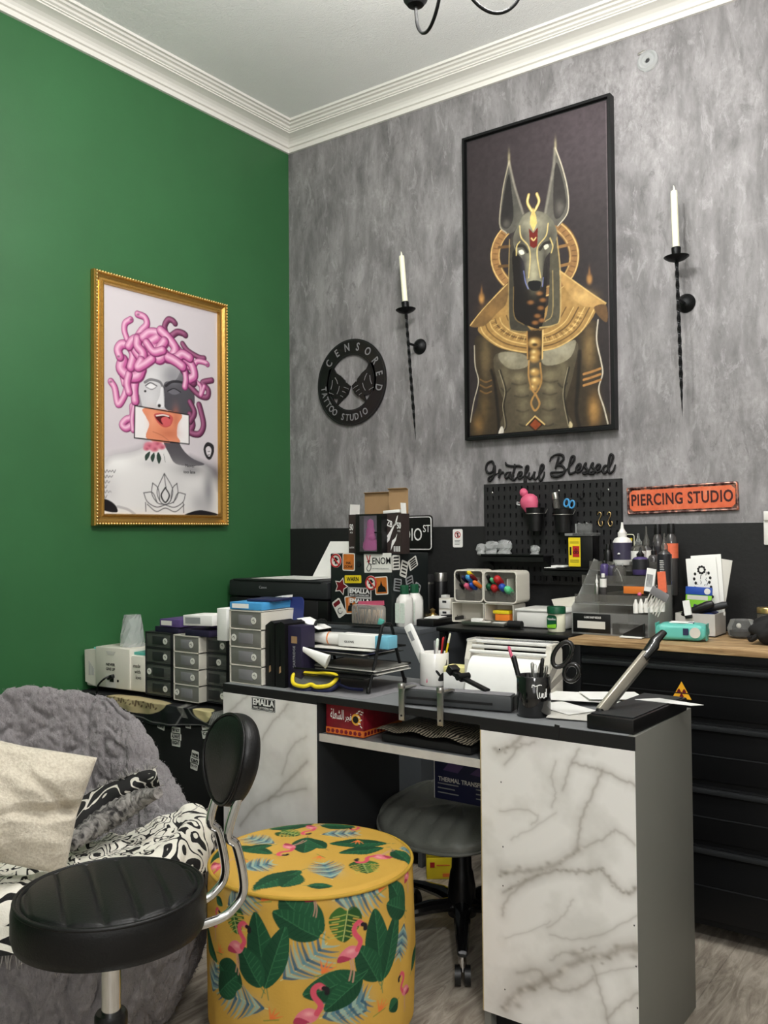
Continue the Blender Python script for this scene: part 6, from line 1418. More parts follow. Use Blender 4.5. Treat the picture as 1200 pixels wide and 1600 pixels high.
MB().lathe([(.006, -.075), (.013, -.055), (.0185, -.01), (.019, .040), (.0175, .052), (.0001, .053)], 22, (0, 0, 0), Matrix.Rotation(R(90), 4, 'Y')).build('bottle_body', MATS['white_plastic'], t); MB().lathe([(.0192, -.004), (.0194, 0)], 22, (0, 0, 0), Matrix.Rotation(R(90), 4, 'Y'), False).build('orange_ring', MATS['orange'], t)
t = thing('paper_cone', 'white crumpled cone sticking out at the left of the letter tray', 'paper', (tl.x-.105, tl.y-.125, tl.z+.118), R(20)); t.rotation_euler = (0, R(22), R(12)); MB().lathe([(.004, 0), (.020, .10), (.022, .105)], 16, (0, 0, 0), Matrix.Rotation(R(-90), 4, 'Y') if False else Matrix.Rotation(R(90), 4, 'Y'), True, (1, .5)).build('cone', MATS['paper_white'], t)
# yellow rimmed goggles
t = thing('goggles', 'yellow and blue safety goggles lying under the letter tray', 'goggles', (tl.x-.045, tl.y-.128, tl.z+.027), R(4)); t.rotation_euler = (R(-52), R(-2), R(12))
ring = crom([(-.072, 0, .018), (-.045, 0, .026), (0, 0, .024), (.045, 0, .026), (.072, 0, .012), (.060, 0, -.018), (.022, 0, -.026), (0, 0, -.018), (-.022, 0, -.026), (-.058, 0, -.016)], 6, True)
MB().tube(ring, .0058, 10, True).build('yellow_rim', MATS['yellow'], t, smooth=60); MB().tube([(p[0]*.96, .016, p[2]*.96) for p in ring], .009, 8, True).build('blue_seal', MATS['navy'], t, smooth=60); MB().prism([(p[0]*.95, p[2]*.95) for p in ring], .002, Matrix.Translation((0, .004, 0))).build('lens', MATS['dark_drawer'], t)
MB().tube(crom([(.07, .01, 0), (.11, .02, -.01), (.15, .03, -.005)], 5), .007, 8, flat=.3).build('strap', MATS['navy'], t)

# ------------------------------------------------------------------ mugs, printer for stencils, clamped bar, papers, cutter
def mug(label, x, y, r, h, m_, rz_):
    t = thing('mug', label, 'mug', (x, y, Zd), rz_)
    MB().lathe([(.0001, 0), (r*.92, 0), (r, .004), (r, h-.002), (r-.002, h), (r-.004, h-.002), (r-.005, .006), (.0001, .005)], 40).build('mug_body', MATS[m_], t, smooth=50)
    MB().tube(crom([(r-.002, 0, h*.80), (r+.022, 0, h*.78), (r+.030, 0, h*.5), (r+.020, 0, h*.24), (r-.002, 0, h*.2)], 6), .0055, 10).build('handle', MATS[m_], t, smooth=60); return t
mat('glazed_black', (16, 16, 17), .12, coat=.6); mat('glazed_white', (232, 230, 224), .15, coat=.5)
mx_, my_ = 1.370, -.892
t = mug('white printed mug with pens and a white tube standing behind the black bar', mx_, my_, .043, .096, 'glazed_white', R(150))
def wrap_print(t, polys, r, m_, a0):
    """thin flat print wrapped on the mug side facing the given angle"""
    mb = MB()
    for pts in polys:
        P = crom(pts, 4, True); n = len(P)
        vs = [((r+.0004)*math.cos(a0+p[0]/r), (r+.0004)*math.sin(a0+p[0]/r), p[1]) for p in P]; c = np.mean(np.array(P), 0)
        vs.append(((r+.0005)*math.cos(a0+c[0]/r), (r+.0005)*math.sin(a0+c[0]/r), c[1])); mb.add(vs, [(i, (i+1) % n, n) for i in range(n)])
    return mb.build('print', MATS[m_], t, smooth=0)
av = math.atan2(CAM.y-my_, CAM.x-mx_)-R(150)
wrap_print(t, [[(-.004, .018), (.016, .018), (.020, .030), (.012, .040), (.002, .034)], [(-.012, .046), (-.006, .048), (.004, .034), (-.002, .032)], [(.012, .040), (.018, .060), (.022, .066), (.018, .044)], [(.022, .05), (.026, .075), (.030, .075), (.027, .05)]], .043, 'text_black', av+.35)
wrap_print(t, [[(.026, .010), (.032, .012), (.032, .05), (.028, .05)], [(-.040, .012), (-.036, .014), (-.038, .024)]], .043, 'pink', av+.35)
def pen(label, x, y, z, L, tilt, m_, r=.0038, tip=None, rz_=0, cat='pen', nm='pen', wd=None):
    t2 = thing(nm, label, cat, (x, y, z)); t2.rotation_euler = (R(wd or 0), R(tilt), 0)
    MB().cyl((0, 0, 0), (0, 0, L*.86), r, n=10).build('barrel', MATS[m_], t2); MB().lathe([(r*1.05, L*.80), (r*1.05, L*.97), (r*.5, L), (.0001, L)], 10).build('end_cap', MATS[tip or m_], t2); return t2
z0 = Zd+.008
t = thing('white_tube', 'long white printed tube leaning left in the white mug', 'tube', (mx_-.012, my_+.0, z0+.012)); t.rotation_euler = (R(2), R(-27), 0); MB().bx(-.014, .014, -.007, .007, 0, .170, .004).build('tube_body', MATS['paper_white'], t); MB().bx(-.006, .006, -.0078, -.006, .12, .15).build('print_line', MATS['dim_letter'], t)
pen('red pen in the white mug', mx_+.012, my_+.004, z0, .135, 8, 'red'); pen('wooden paint brush with yellow end in the white mug', mx_+.014, my_+.010, z0, .15, 14, 'yellow', .003, 'wax', nm='paint_brush', cat='brush'); pen('grey pen behind the white tube in the white mug', mx_-.002, my_+.014, z0, .12, -2, 'cut_letters'); pen('white and green pen in the white mug', mx_+.004, my_-.004, z0, .13, 5, 'white_plastic', .0045, 'label_print'); pen('black thin brush in the white mug', mx_+.016, my_-.004, z0, .14, 11, 'black_plastic', .0025, nm='paint_brush', cat='brush')
bx_, by_ = 1.812, -1.128
t = mug('black glazed mug with white script full of pens beside the clamped bar', bx_, by_, .0415, .098, 'glazed_black', R(110))
av = math.atan2(CAM.y-by_, CAM.x-bx_)-R(110)
def wrap_line(t, pts, r, w, m_, a0):
    P = crom(pts, 5); MB().tube([((r+.0006)*math.cos(a0+p[0]/r), (r+.0006)*math.sin(a0+p[0]/r), p[1]) for p in P], w, 6).build('script_print', MATS[m_], t)
for s_ in ([(-.004, .074), (-.002, .080), (.004, .077), (.014, .080), (.020, .079)], [(.009, .078), (.008, .064), (.010, .050), (.012, .048)], [(.014, .062), (.014, .052), (.018, .050), (.021, .060), (.021, .050)], [(.024, .060), (.023, .050), (.028, .050), (.030, .062), (.030, .050)], [(.033, .07), (.033, .05)]): wrap_line(t, s_, .0415, .0012, 'text_white', av+.0)
z0 = Zd+.008
pen('white pencil with pink rubber leaning left in the black mug', bx_-.014, by_, z0, .165, -19, 'white_plastic', .0038, 'pink', nm='pencil', cat='pencil'); pen('black marker leaning left in the black mug', bx_-.012, by_-.012, z0, .140, -15, 'black_plastic', .0062); pen('grey pen in the middle of the black mug', bx_+.002, by_+.006, z0, .12, -4, 'steel'); pen('clear pen in the middle of the black mug', bx_+.004, by_-.006, z0, .118, 2, 'clear_acrylic'); pen('black pen upright right of centre in the black mug', bx_+.012, by_-.006, z0, .135, 7, 'black_plastic', .0045); pen('silver pen leaning right in the black mug', bx_+.006, by_+.014, z0, .115, 12, 'steel')
t = thing('scissors', 'large black handled scissors standing in the black mug', 'scissors', (bx_+.018, by_+.012, z0+.03)); t.rotation_euler = (0, R(22), R(18))
for (cx_, cz_, rx, rz2, tl2) in ((.004, .122, .019, .034, 10), (.040, .090, .017, .021, 0)):
    P = [(cx_+rx*math.cos(a)*math.cos(R(tl2))+rz2*math.sin(a)*math.sin(R(tl2)), 0, cz_-rx*math.cos(a)*math.sin(R(tl2))+rz2*math.sin(a)*math.cos(R(tl2))) for a in np.linspace(0, 2*math.pi, 26)[:-1]]
    MB().tube(P, .0058, 10, True).build('handle_loop', MATS['glazed_black'], t, smooth=60)
MB().box((-.002, 0, .055), (.012, .003, .08), (0, R(4), 0)).build('blade', MATS['steel'], t); MB().box((.010, .003, .045), (.012, .003, .075), (0, R(22), 0)).build('blade', MATS['steel'], t)
# sticky note cube
t = thing('note_block', 'pale yellow and white note block between white mug and stencil printer', 'note block', (1.452, -.890, Zd), R(6)); MB().bx(-.034, .034, -.03, .03, 0, .046, .001).build('white_sheets', MATS['paper_white'], t); MB().bx(-.034, .034, -.03, .03, .0462, .062, .001).build('yellow_sheets', mat('pale_yellow', (226, 218, 150), .7), t)
# stencil printer with paper curl
t = thing('stencil_printer', 'white desktop stencil printer with clear rods and paper behind the black mug', 'printer', (1.497, -.930, Zd), R(4))
W3 = .255
for x in (0, W3-.016): MB().prism([(0, 0), (.095, 0), (.095, .120), (.075, .140), (.02, .140), (.0, .09)], .016, Matrix.Translation((x+.016, 0, 0)) @ RZ90).build('side_cheek', MATS['warm_white'], t, smooth=0)
MB().bx(.016, W3-.016, .035, .09, .0, .10, .004).build('body', MATS['warm_white'], t)
for z, y in ((.126, .020), (.112, .012), (.136, .05)): MB().cyl((.012, y, z), (W3-.012, y, z), .0052).build('rod', MATS['white_plastic'], t)
MB().bx(.0, W3, .012, .075, .138, .146, .002).build('clear_cover', MATS['clear_acrylic'], t)
def curl(u, v): s_ = v; return Vector((.022+u*(W3-.048), .030-.075*s_-.01*math.sin(3*s_), .098-.092*s_**1.5+.018*math.sin(s_*math.pi)))
MB().grid(curl, 12, 16).build('paper_curl', MATS['paper_white'], t, smooth=60)
MB().bx(.02, W3-.01, -.075, -.02, .0, .004).build('paper_tray', MATS['steel'], t); MB().bx(.03, .22, -.03, .0, .0045, .010).build('dark_slot', MATS['navy'], t)
# bar (light pad / scanner) with two clamps
pa, pb = PZ(634, 1108, Zd), PZ(800, 1112, Zd)
ang = math.atan2(-1.185+1.183, 1)
t = thing('scanner_bar', 'long black and grey scanner bar clamped to the front edge of the desk', 'scanner', (1.606, -1.146, Zd), R(10)); mat('dark_grey_shell', (66, 68, 70), .42)
L3 = .305
MB().bx(-L3/2, L3/2, -.026, .026, .003, .042, .008).build('bar_body', MATS['dark_grey_shell'], t); MB().bx(-L3/2+.02, L3/2-.05, -.0275, -.02, .017, .023).build('front_slot', MATS['black_matte'], t); MB().bx(-L3/2+.005, L3/2-.005, -.02, .02, .0415, .044, .002).build('top_panel', MATS['cut_letters'], t)
MB().bx(L3/2-.006, L3/2+.002, -.024, .024, .004, .041, .004).build('end_cap', MATS['black_plastic'], t)
for x in (-.142, -.022):
    c_ = thing('desk_clamp', 'flat silver clamp hooked over the desk edge, '+('left one' if x < -.1 else 'right one, nearer the bar centre'), 'clamp', (1.622+x*math.cos(R(10)), DYF-.0035, Zd))
    MB().bx(-.009, .009, -.004, 0.0, -.035, .052, .001).build('flat_bar', MATS['steel'], c_); MB().lathe([(.009, .048), (.010, .052), (.010, .058), (.008, .061), (.0001, .061)], 16, (0, -.002, 0)).build('rounded_head', MATS['steel'], c_); MB().bx(-.008, .008, -.001, .055, .046, .049).build('top_arm', MATS['steel'], c_)
    MB().ball((0, -.0045, -.022), .0028, n=8).build('rivet', MATS['black_metal'], c_)
t = thing('spring_clip', 'black spring clip lying on top of the scanner bar', 'clip', (1.600, -1.095, Zd+.052), R(-18)); MB().box((-.03, 0, .018), (.05, .022, .012), (0, R(22), 0), .003).build('clip_jaw', MATS['black_plastic'], t); MB().box((-.052, .0, .030), (.022, .03, .022), (0, R(30), 0), .003).build('clip_grip', MATS['black_plastic'], t); MB().box((.035, 0, .004), (.10, .018, .008), (0, R(12), 0), .002).build('clip_arm', MATS['black_plastic'], t); MB().cyl((-.012, -.02, .018), (-.012, .02, .018), .009).build('screw', MATS['black_metal'], t)
t = thing('black_cable', 'black cable lying on the desk behind the scanner bar', 'cable', (0, 0, 0)); bpy.data.objects.remove(t)
o = MB().tube(crom([(1.42, -1.065, Zd+.004), (1.47, -1.05, Zd+.004), (1.52, -1.06, Zd+.005), (1.60, -1.03, Zd+.004), (1.68, -1.04, Zd+.004)], 6), .0030, 8).build('cable', MATS['black_plastic'], None); tag(o, 'black cable lying on the desk behind the scanner bar', 'cable')
# sheets between mug and cutter
tl = Vector((0, 0, Zd))
for k, (px, py, w, d, rz_, lb, m_) in enumerate(((905, 1122, .15, .10, 16, 'cream crumpled sheet lowest by the cutter arm', 'paper_shade'), (880, 1112, .13, .09, -24, 'white sheet right of the black mug under the others', 'paper_white'), (905, 1097, .20, .13, 24, 'large white sheet with a dark border line on the desk', 'paper_white'), (955, 1098, .15, .11, 38, 'white sheet topmost, half under the cutter arm', 'paper_white'))):
    p = PZ(px, py, Zd); o = paper(lb, p.x, p.y+.01, .0006+.0045*k, w, d, rz_, m_, .0012, tilt=1.2); o.location.z = Zd+.003+.0045*k
# paper cutter with raised arm
t = thing('paper_cutter', 'black guillotine paper cutter with its steel arm raised at the desk corner', 'paper cutter', (2.040, -1.030, Zd), R(-2))
MB().box((0, 0, .016), (.112, .335, .032), None, .003).build('cutter_base', MATS['black_plastic'], t); MB().box((.0, .0, .0335), (.10, .31, .002)).build('cutting_surface', MATS['charcoal_plastic'], t)
p0 = PZ(937, 1112, Zd+.032); p1 = PY(1010, 1022, -1.00); p2 = PY(1037, 988, -.945)
iv = Matrix.Rotation(R(2), 4, 'Z') @ Matrix.Translation(-Vector((2.040, -1.030, Zd)))
q0, q1, q2 = iv @ p0, iv @ p1, iv @ p2
dv = (q1-q0).normalized(); M = dv.to_track_quat('Y', 'Z').to_matrix().to_4x4(); Ln = (q1-q0).length
MB().box((0, 0, 0), (.012, Ln, .024), Matrix.Translation((q0+q1)/2) @ M, .002).build('steel_arm', mat('pale_steel', (196, 190, 176), .35, .6), t)
MB().box((0, 0, 0), (.003, Ln*.98, .020), Matrix.Translation((q0+q1)/2) @ M @ Matrix.Translation((-.008, 0, -.018))).build('blade', MATS['steel'], t)
MB().tube([q1-dv*.015, q1+dv*.03, (q1+q2)/2+Vector((0, 0, .006)), q2], [.013, .017, .014, .010], 14, flat=.75).build('handle_grip', MATS['glazed_black'], t, smooth=60)
MB().ball(q0, .010, (1, 1, 1), 12).build('hinge', MATS['black_metal'], t)
o = MB().prism([(-.075, -.022), (.062, -.026), (.085, -.003), (-.03, .024)], .0012, Matrix.Rotation(R(-90), 4, 'X')).build('paper_slip', MATS['paper_white'], None); o.location = (2.085, -.955, Zd+.036); tag(o, 'pointed white paper slip on the back of the cutter, sticking out past the desk', 'paper')

# ------------------------------------------------------------------ shelf things under the desktop
Zs = SZ+.0012
m, nt, b = nodes_mat('charcoal_box_print', .45)
a1 = nz(nt, 30, 5); r1 = rmp(nt, a1.outputs['Fac'], [(.35, (112, 16, 30)), (.65, (140, 24, 40))]); nt.links.new(r1.outputs[0], b.inputs['Base Color'])
t = thing('charcoal_carton', 'dark red carton with white Arabic lettering and orange band on the desk shelf', 'box', (1.203, DYF+.025, Zs), R(2))
CWd, CDp, CHt = .128, .190, .088
MB().bx(0, CWd, 0, CDp, 0, CHt, .001).build('carton_body', MATS['charcoal_box_print'], t)
mat('amber', (226, 120, 48), .5, var=.1); mat('flame', (240, 180, 70), .5)
MB().bx(-.0004, CWd+.0004, -.0004, CDp, .002, .019).build('orange_band', MATS['amber'], t)
mb = MB()
for k in range(8): mb.prism([(.003+.0152*k, .006), (.010+.0152*k, .004), (.0145+.0152*k, .010), (.010+.0152*k, .016), (.003+.0152*k, .014)], .0004, Matrix.Translation((0, -.0008, 0)))
for k in range(10): mb.prism([(.003+.0152*k, .006), (.010+.0152*k, .004), (.0145+.0152*k, .010), (.010+.0152*k, .016), (.003+.0152*k, .014)], .0004, Matrix.Translation((CWd+.0008, 0, 0)) @ RZ90)
mb.build('band_pattern', MATS['charcoal_box_print'], t, smooth=0)
o = text('\uFE94\uFEE0\uFECC\uFEB8\uFEDF\uFE8D', .03, (.039, -.0008, .055), MATS['text_white'], t, None, 1, .0002, .01); fit(o, .046, .028)
o = text('\uFEAE\uFEA0\uFED3', .03, (.078, -.0008, .052), MATS['text_white'], t, None, 1, .0002, .01); fit(o, .022, .024)
MB().lathe([(.016, 0), (.015, .0006), (.0001, .0006)], 24, (.103, -.0002, .048), My).build('glow_print', MATS['flame'], t); MB().lathe([(.010, 0), (.0001, .0004)], 8, (.102, -.0012, .048), My).build('coal_print', MATS['text_black'], t, smooth=0)
mb = MB()
for k, (x, z) in enumerate(((.150, .072), (.156, .064), (.148, .056), (.155, .048), (.150, .038), (.156, .030), (.143, .066), (.160, .070))): mb.box((x-.036, -.0008, z), (.008, .0006, .003), (0, R(30*(k % 3)-20), 0))
mb.build('white_scribble', MATS['text_white'], t)
m, nt, b = nodes_mat('woven_strips', .5)
wv = nt.nodes.new('ShaderNodeTexWave'); wv.inputs['Scale'].default_value = 34; wv.inputs['Distortion'].default_value = 5; tw_ = nt.nodes.new('ShaderNodeTexCoord'); nt.links.new(tw_.outputs['Object'], wv.inputs['Vector']); wv.inputs['Detail'].default_value = 2
r1 = rmp(nt, wv.outputs['Fac'], [(.45, (20, 19, 18)), (.60, (168, 158, 138))]); nt.links.new(r1.outputs[0], b.inputs['Base Color'])
t = thing('woven_bag', 'flat dark bag with pale woven bars on the desk shelf under the scanner bar', 'bag', (1.530, -1.10, Zs))
def bagf(u, v): x = (u-.5)*.30; y = (v-.5)*.20; return Vector((x, y, .030+.022*math.cos(x*9)*math.cos(y*12)+.004*math.sin(x*60+y*30)))
MB().grid(bagf, 40, 24).build('bag_top', MATS['woven_strips'], t, smooth=60); MB().bx(-.14, .14, -.09, .09, 0, .024, .010).build('bag_body', MATS['black_matte'], t)

# ------------------------------------------------------------------ clear drawers, boxes, cups at the left
m_w, m_d = 'warm_white', 'charcoal_plastic'
def drawers(name, label, x, y, z, n_, w, d, h, dark, rz_=0, sides=None):
    t = thing(name, label, 'drawer unit', (x, y, z), rz_)
    fm = m_d if dark else m_w
    mb = MB()
    for k in range(n_+1): zz_ = k*h; mb.bx(-w/2, w/2, -.006, d, max(0, zz_-.0018), zz_+.0018)
    mb.bx(-w/2, -w/2+.0025, -.006, d, 0, n_*h); mb.bx(w/2-.0025, w/2, -.006, d, 0, n_*h); mb.bx(-w/2, w/2, d-.002, d, 0, n_*h)
    mb.build('unit_frame', MATS[fm], t, smooth=0)
    for k in range(n_):
        d_ = MB().bx(-w/2+.004, w/2-.004, -.004, d-.006, k*h+.0030, (k+1)*h-.0030, .002).build('drawer', MATS['dark_drawer' if dark else 'frosted_drawer'], t)
        MB().bx(-w*.22, w*.22, -.0055, -.004, k*h+.012, (k+1)*h-.012, .001).build('recess', MATS['charcoal_plastic' if dark else 'cut_letters'], d_)
        sx = (sides[k] if sides else .25)*w
        MB().lathe([(.0105, 0), (.0105, .0012), (.0001, .0013)], 20, (sx, -.0058, (k+.5)*h), My).build('round_sticker', MATS['sticker_white'], d_)
        MB().tube([(sx-.005, -.0074, (k+.5)*h), (sx+.001, -.0074, (k+.5)*h+.004), (sx+.005, -.0074, (k+.5)*h-.003)], .0008, 5).build('ink_scrawl', MATS['text_black'], d_)
        MB().bx(-w/2+.01, w/2-.012, .02, d-.03, k*h+.006, k*h+.006+h*random.uniform(.25, .6), .004).build('contents', MATS[random.choice(['charcoal_plastic', 'cut_letters', 'paper_shade', 'ink_purple'])], d_, label='dim contents')
    return t
CZt = CZ+.012
c3 = [(249, .040, -1.100, True, 'dark framed clear drawer stack next to the white printer', [.28, .28, -.34, .28][::-1]),
      (293, .040, -1.115, False, 'white framed clear drawer stack between two dark ones', [-.36, .25, .25, .2]),
      (336, .040, -1.085, True, 'dark framed clear drawer stack left of the desk', [.9, -.36, .2, .34])]
hD = .0535
for k, (px, _, y, dk, lb, sd_) in enumerate(c3):
    x = PZ(px, 1093, CZt).x; w = (PY(px+21.5, 1050, y).x-PY(px-21.5, 1050, y).x)
    xx = PY(px, 1050, y).x
    drawers('drawer_stack', lb, xx, y, CZt, 4, w*.93, .17, hD, dk, 0, [min(.34, q) for q in sd_])
yS = -1.185
xa, xb = PY(361, 1020, yS).x, PY(411, 1020, yS).x
hS = .0545
ts = drawers('drawer_stack', 'white framed clear drawer stack standing on the left end of the desk', (xa+xb)/2, yS, Zd, 4, xb-xa, .17, hS, False, 0, [.28, .26, -.36, .26])
zt = Zd+4*hS+.002; zc = CZt+4*hD+.002
# dark cases standing on the desk
def upright(name, label, px0, px1, y, h, m_, d=.16, cat='box'):
    a, b_ = PY(px0, 1040, y).x, PY(px1, 1040, y).x; t = thing(name, label, cat, (a, y, Zd)); MB().bx(0, b_-a, 0, d, 0, h, .001).build('case_body', MATS[m_], t)
    return t, b_-a
for px0, px1, lb in ((415, 429, 'left slim black pen machine box with slanted top on the desk'), (430.5, 445, 'right slim black pen machine box with slanted top on the desk')):
    a, b_ = PY(px0, 1040, -1.18).x, PY(px1, 1040, -1.18).x; t = thing('slim_box', lb, 'box', (a, -1.18, Zd)); w = b_-a
    MB().prism([(0, 0), (w, 0), (w, .186), (w*.6, .192), (0, .178)], .09).build('case_body', MATS['black_plastic'], t)
    MB().prism([(w*.40, .05), (w*.55, .05), (w*.58, .10), (w*.50, .15), (w*.42, .10)], .0005, Matrix.Translation((0, -.0007, 0))).build('pen_print', MATS['iron'], t); MB().prism([(w*.40, .040), (w*.60, .045), (w*.58, .062), (w*.42, .060)], .0005, Matrix.Translation((0, -.0008, 0))).build('copper_print', MATS['card_brown'], t)
t, w = upright('navy_box', 'dark navy box with faint print between slim boxes and letter tray', 449, 471, -1.165, .180, 'dark_purple', .06); o = text('CARTRIDGE', .012, (w/2, -.0006, .09), MATS['dim_letter'], t, Matrix.Rotation(R(-90), 4, 'Y')); MB().bx(w*.3, w*.7, -.0006, .0, .13, .15).build('mark', MATS['card_brown'], t)
# boxes on the stacks
def flatbox(name, label, x, y, z, w, d, h, m_, rz_=0, tilt=0, front=None):
    t = thing(name, label, 'box', (x, y, z), R(rz_)); t.rotation_euler = (0, R(tilt), R(rz_)); MB().bx(-w/2, w/2, 0, d, 0, h, .0015).build('box_body', MATS[m_], t)
    if front: MB().bx(-w*.42, w*.1, -.0008, 0, h*.2, h*.8).build('end_label', MATS[front], t)
    return t
x1 = PY(385, 960, yS).x
flatbox('flat_box', 'blue flat box with white end on the desk drawer stack', x1+.000, yS-.004, zt+.0015, .125, .15, .022, 'sky_blue', 4, 0, 'paper_white')
flatbox('flat_box', 'dark teal flat box lying on the blue box', x1+.03, yS+.03, zt+.025, .10, .10, .007, 'navy', 10)
xw = PY(345, 980, -1.165).x
t = flatbox('upright_box', 'narrow white box standing on end between the two drawer groups', xw+.005, -1.165, zc, .042, .10, .100, 'paper_white', 0); t.location.z = zc+.001
t.location.x = xw+.004
o = MB().prism([(-.085, 0), (.075, 0), (.080, .014), (-.080, .010)], .05).build('cardboard_strip', MATS['paper_white'], None); o.location = (xw+.075, -1.05, zt+.010); o.rotation_euler = (0, R(-9), 0); tag(o, 'white folded strip sloping behind the blue flat box', 'paper')
xl = PY(305, 975, -1.11).x
flatbox('flat_box', 'white box with printed label on top of the purple boxes', xl+.02, -1.118, zc+.034, .13, .10, .034, 'paper_white', 3, -1.5, 'dim_letter')
flatbox('flat_box', 'upper purple box at the left on the drawer stacks', PY(262, 980, -1.10).x+.010, -1.10, zc+.020, .095, .13, .026, 'purple', 4, 0, 'sticker_white')
flatbox('flat_box', 'lower dark purple box at the left on the drawer stacks', PY(262, 990, -1.09).x, -1.095, zc, .125, .14, .018, 'dark_purple', -2)
flatbox('flat_box', 'dark purple box below the white box on the drawer stacks', PY(315, 990, -1.10).x, -1.12, zc, .11, .13, .020, 'dark_purple', 2)
flatbox('flat_box', 'purple box right of the dark purple one under the white box', PY(335, 985, -1.08).x, -1.06, zc+.0215, .10, .10, .012, 'purple', -2)
flatbox('flat_box', 'black box on the rightmost dark drawer stack', PY(338, 998, -1.08).x, -.985, zc, .09, .07, .020, 'black_matte', 0)
# blue lid, clear bottle, papers behind
A = PY(458, 962, -1.06); t = thing('blue_lid', 'upright dark blue rounded lid behind the slim black boxes', 'lid', (A.x, -1.06, A.z-.055)); t.rotation_euler = (R(-8), R(-3), 0); MB().prism([(x, z+.055) for x, z in rrect(.072, .115, .016)], .003).build('lid_panel', mat('deep_blue', (44, 54, 110), .4), t)
MB().bx(-.03, .03, .0, .03, -.003, .002).build('foot', MATS['deep_blue'], t)
MB().bx(-.028, .028, .0, .03, Zd-A.z+.055, -.002).build('box_below', MATS['deep_blue'], t)
t = thing('clear_packet', 'clear crumpled packet lying on the slim black boxes', 'packet', (PY(424, 968, -1.12).x, -1.12, Zd+.1925)); MB().box((0, 0, .013), (.050, .05, .024), (0, R(-6), 0), .008).build('packet', MATS['clear_bag'], t)
t = thing('white_carton', 'small white carton on the desk drawer stack before the blue lid', 'box', (PY(408, 965, -1.10).x, -1.08, zt)); MB().bx(-.02, .02, 0, .05, 0, .018, .002).build('carton_body', MATS['paper_white'], t)
A = PY(490, 985, -.95); o = MB().box((0, 0, 0), (.09, .06, .003), None, .001).build('paper_scrap', MATS['paper_white'], None); o.location = (A.x-.02, -.95, A.z); o.rotation_euler = (0, R(18), 0); o.location = (1.045, -1.055, Zd+.178); tag(o, 'white rounded scrap sticking up behind the letter tray', 'paper')

# white ink printer seen from the back
t = thing('white_printer', 'white printer seen from behind with NEVER GIVE UP sticker and black plug', 'printer', (.022, -1.130, CZt), R(4))
pw, ph = .305, .150
MB().bx(0, pw, 0, .17, .004, ph-.020, .010).build('printer_body', MATS['warm_white'], t); MB().bx(.058, pw-.07, -.006, .15, .008, ph, .004).build('back_hood', MATS['warm_white'], t)
MB().prism([(.0, .02), (.058, .006), (.058, ph-.012), (-.004, ph-.016)], .10, Matrix.Translation((0, -.002, 0))).build('side_shell', MATS['warm_white'], t)
MB().bx(.115, .165, -.0066, -.004, .010, .055).build('socket_plate', MATS['paper_shade'], t); MB().bx(.135, .155, -.0072, -.005, .030, .044).build('socket', MATS['text_black'], t); MB().bx(.172, .180, -.0070, -.005, .032, .040).build('usb_port', MATS['text_black'], t)
MB().prism([(.115, ph-.012), (.165, ph-.012), (.155, ph-.026), (.125, ph-.026)], .001, Matrix.Translation((0, -.0068, 0))).build('grip_notch', MATS['paper_shade'], t)
for i, s_ in enumerate(('NEVER', 'GIVE UP')): o = text(s_, .014, (.138, -.0068, .090-.016*i), MATS['text_black'], t, None, 1, .0002, .02); fit(o, .046, .010)
for i, s_ in enumerate(('made', 'with', 'love')): o = text(s_, .016, (.265+.004*i, -.0012, .094-.020*i), MATS['text_black'], t, None, 1, .0002, .0); fit(o, .034-.004*i, .013)
for i in range(5): MB().bx(.020+.006*i, .022+.006*i, -.0030, -.002, .045, .095-.006*i).build('side_print', MATS['dim_letter'], t)
MB().bx(.02, .06, .02, .10, ph-.019, ph-.008).build('teal_tab', MATS['teal'], t)
MB().bx(.24, pw, .01, .14, ph-.0195, ph-.010).build('teal_tab', MATS['teal'], t)
o = MB().tube(crom([(.168, -1.128, CZt+.050), (.160, -1.150, CZt+.045), (.135, -1.160, CZt+.02), (.12, -1.155, CZt-.008), (.10, -1.165, CZt-.06)], 6), .0034, 8).build('power_cord', MATS['black_plastic'], None); tag(o, 'black power cord plugged into the back of the white printer', 'cable')
MB().box((.168, -1.132, CZt+.048), (.030, .014, .014), (0, R(-20), 0), .003).build('plug', MATS['black_plastic'], o)
# faceted clear tumbler upside down
t = thing('clear_tumbler', 'faceted clear plastic tumbler upside down on the white printer', 'tumbler', (.190, -1.055, CZt+ph+.0006))
vs = []; fs = []; n = 12; lv = [(.045, 0), (.043, .018), (.041, .045), (.037, .072), (.033, .096), (.030, .112)]
for j, (r, z) in enumerate(lv):
    for i in range(n): a = 2*math.pi*(i+.5*(j % 2))/n; vs.append((r*math.cos(a), r*math.sin(a), z))
for j in range(len(lv)-1):
    for i in range(n): k = (i+1) % n; fs += [(j*n+i, j*n+k, (j+1)*n+k), (j*n+i, (j+1)*n+k, (j+1)*n+i)]
fs.append(tuple((len(lv)-1)*n+i for i in range(n))); MB().add(vs, fs).build('faceted_wall', MATS['crystal'], t, smooth=0)

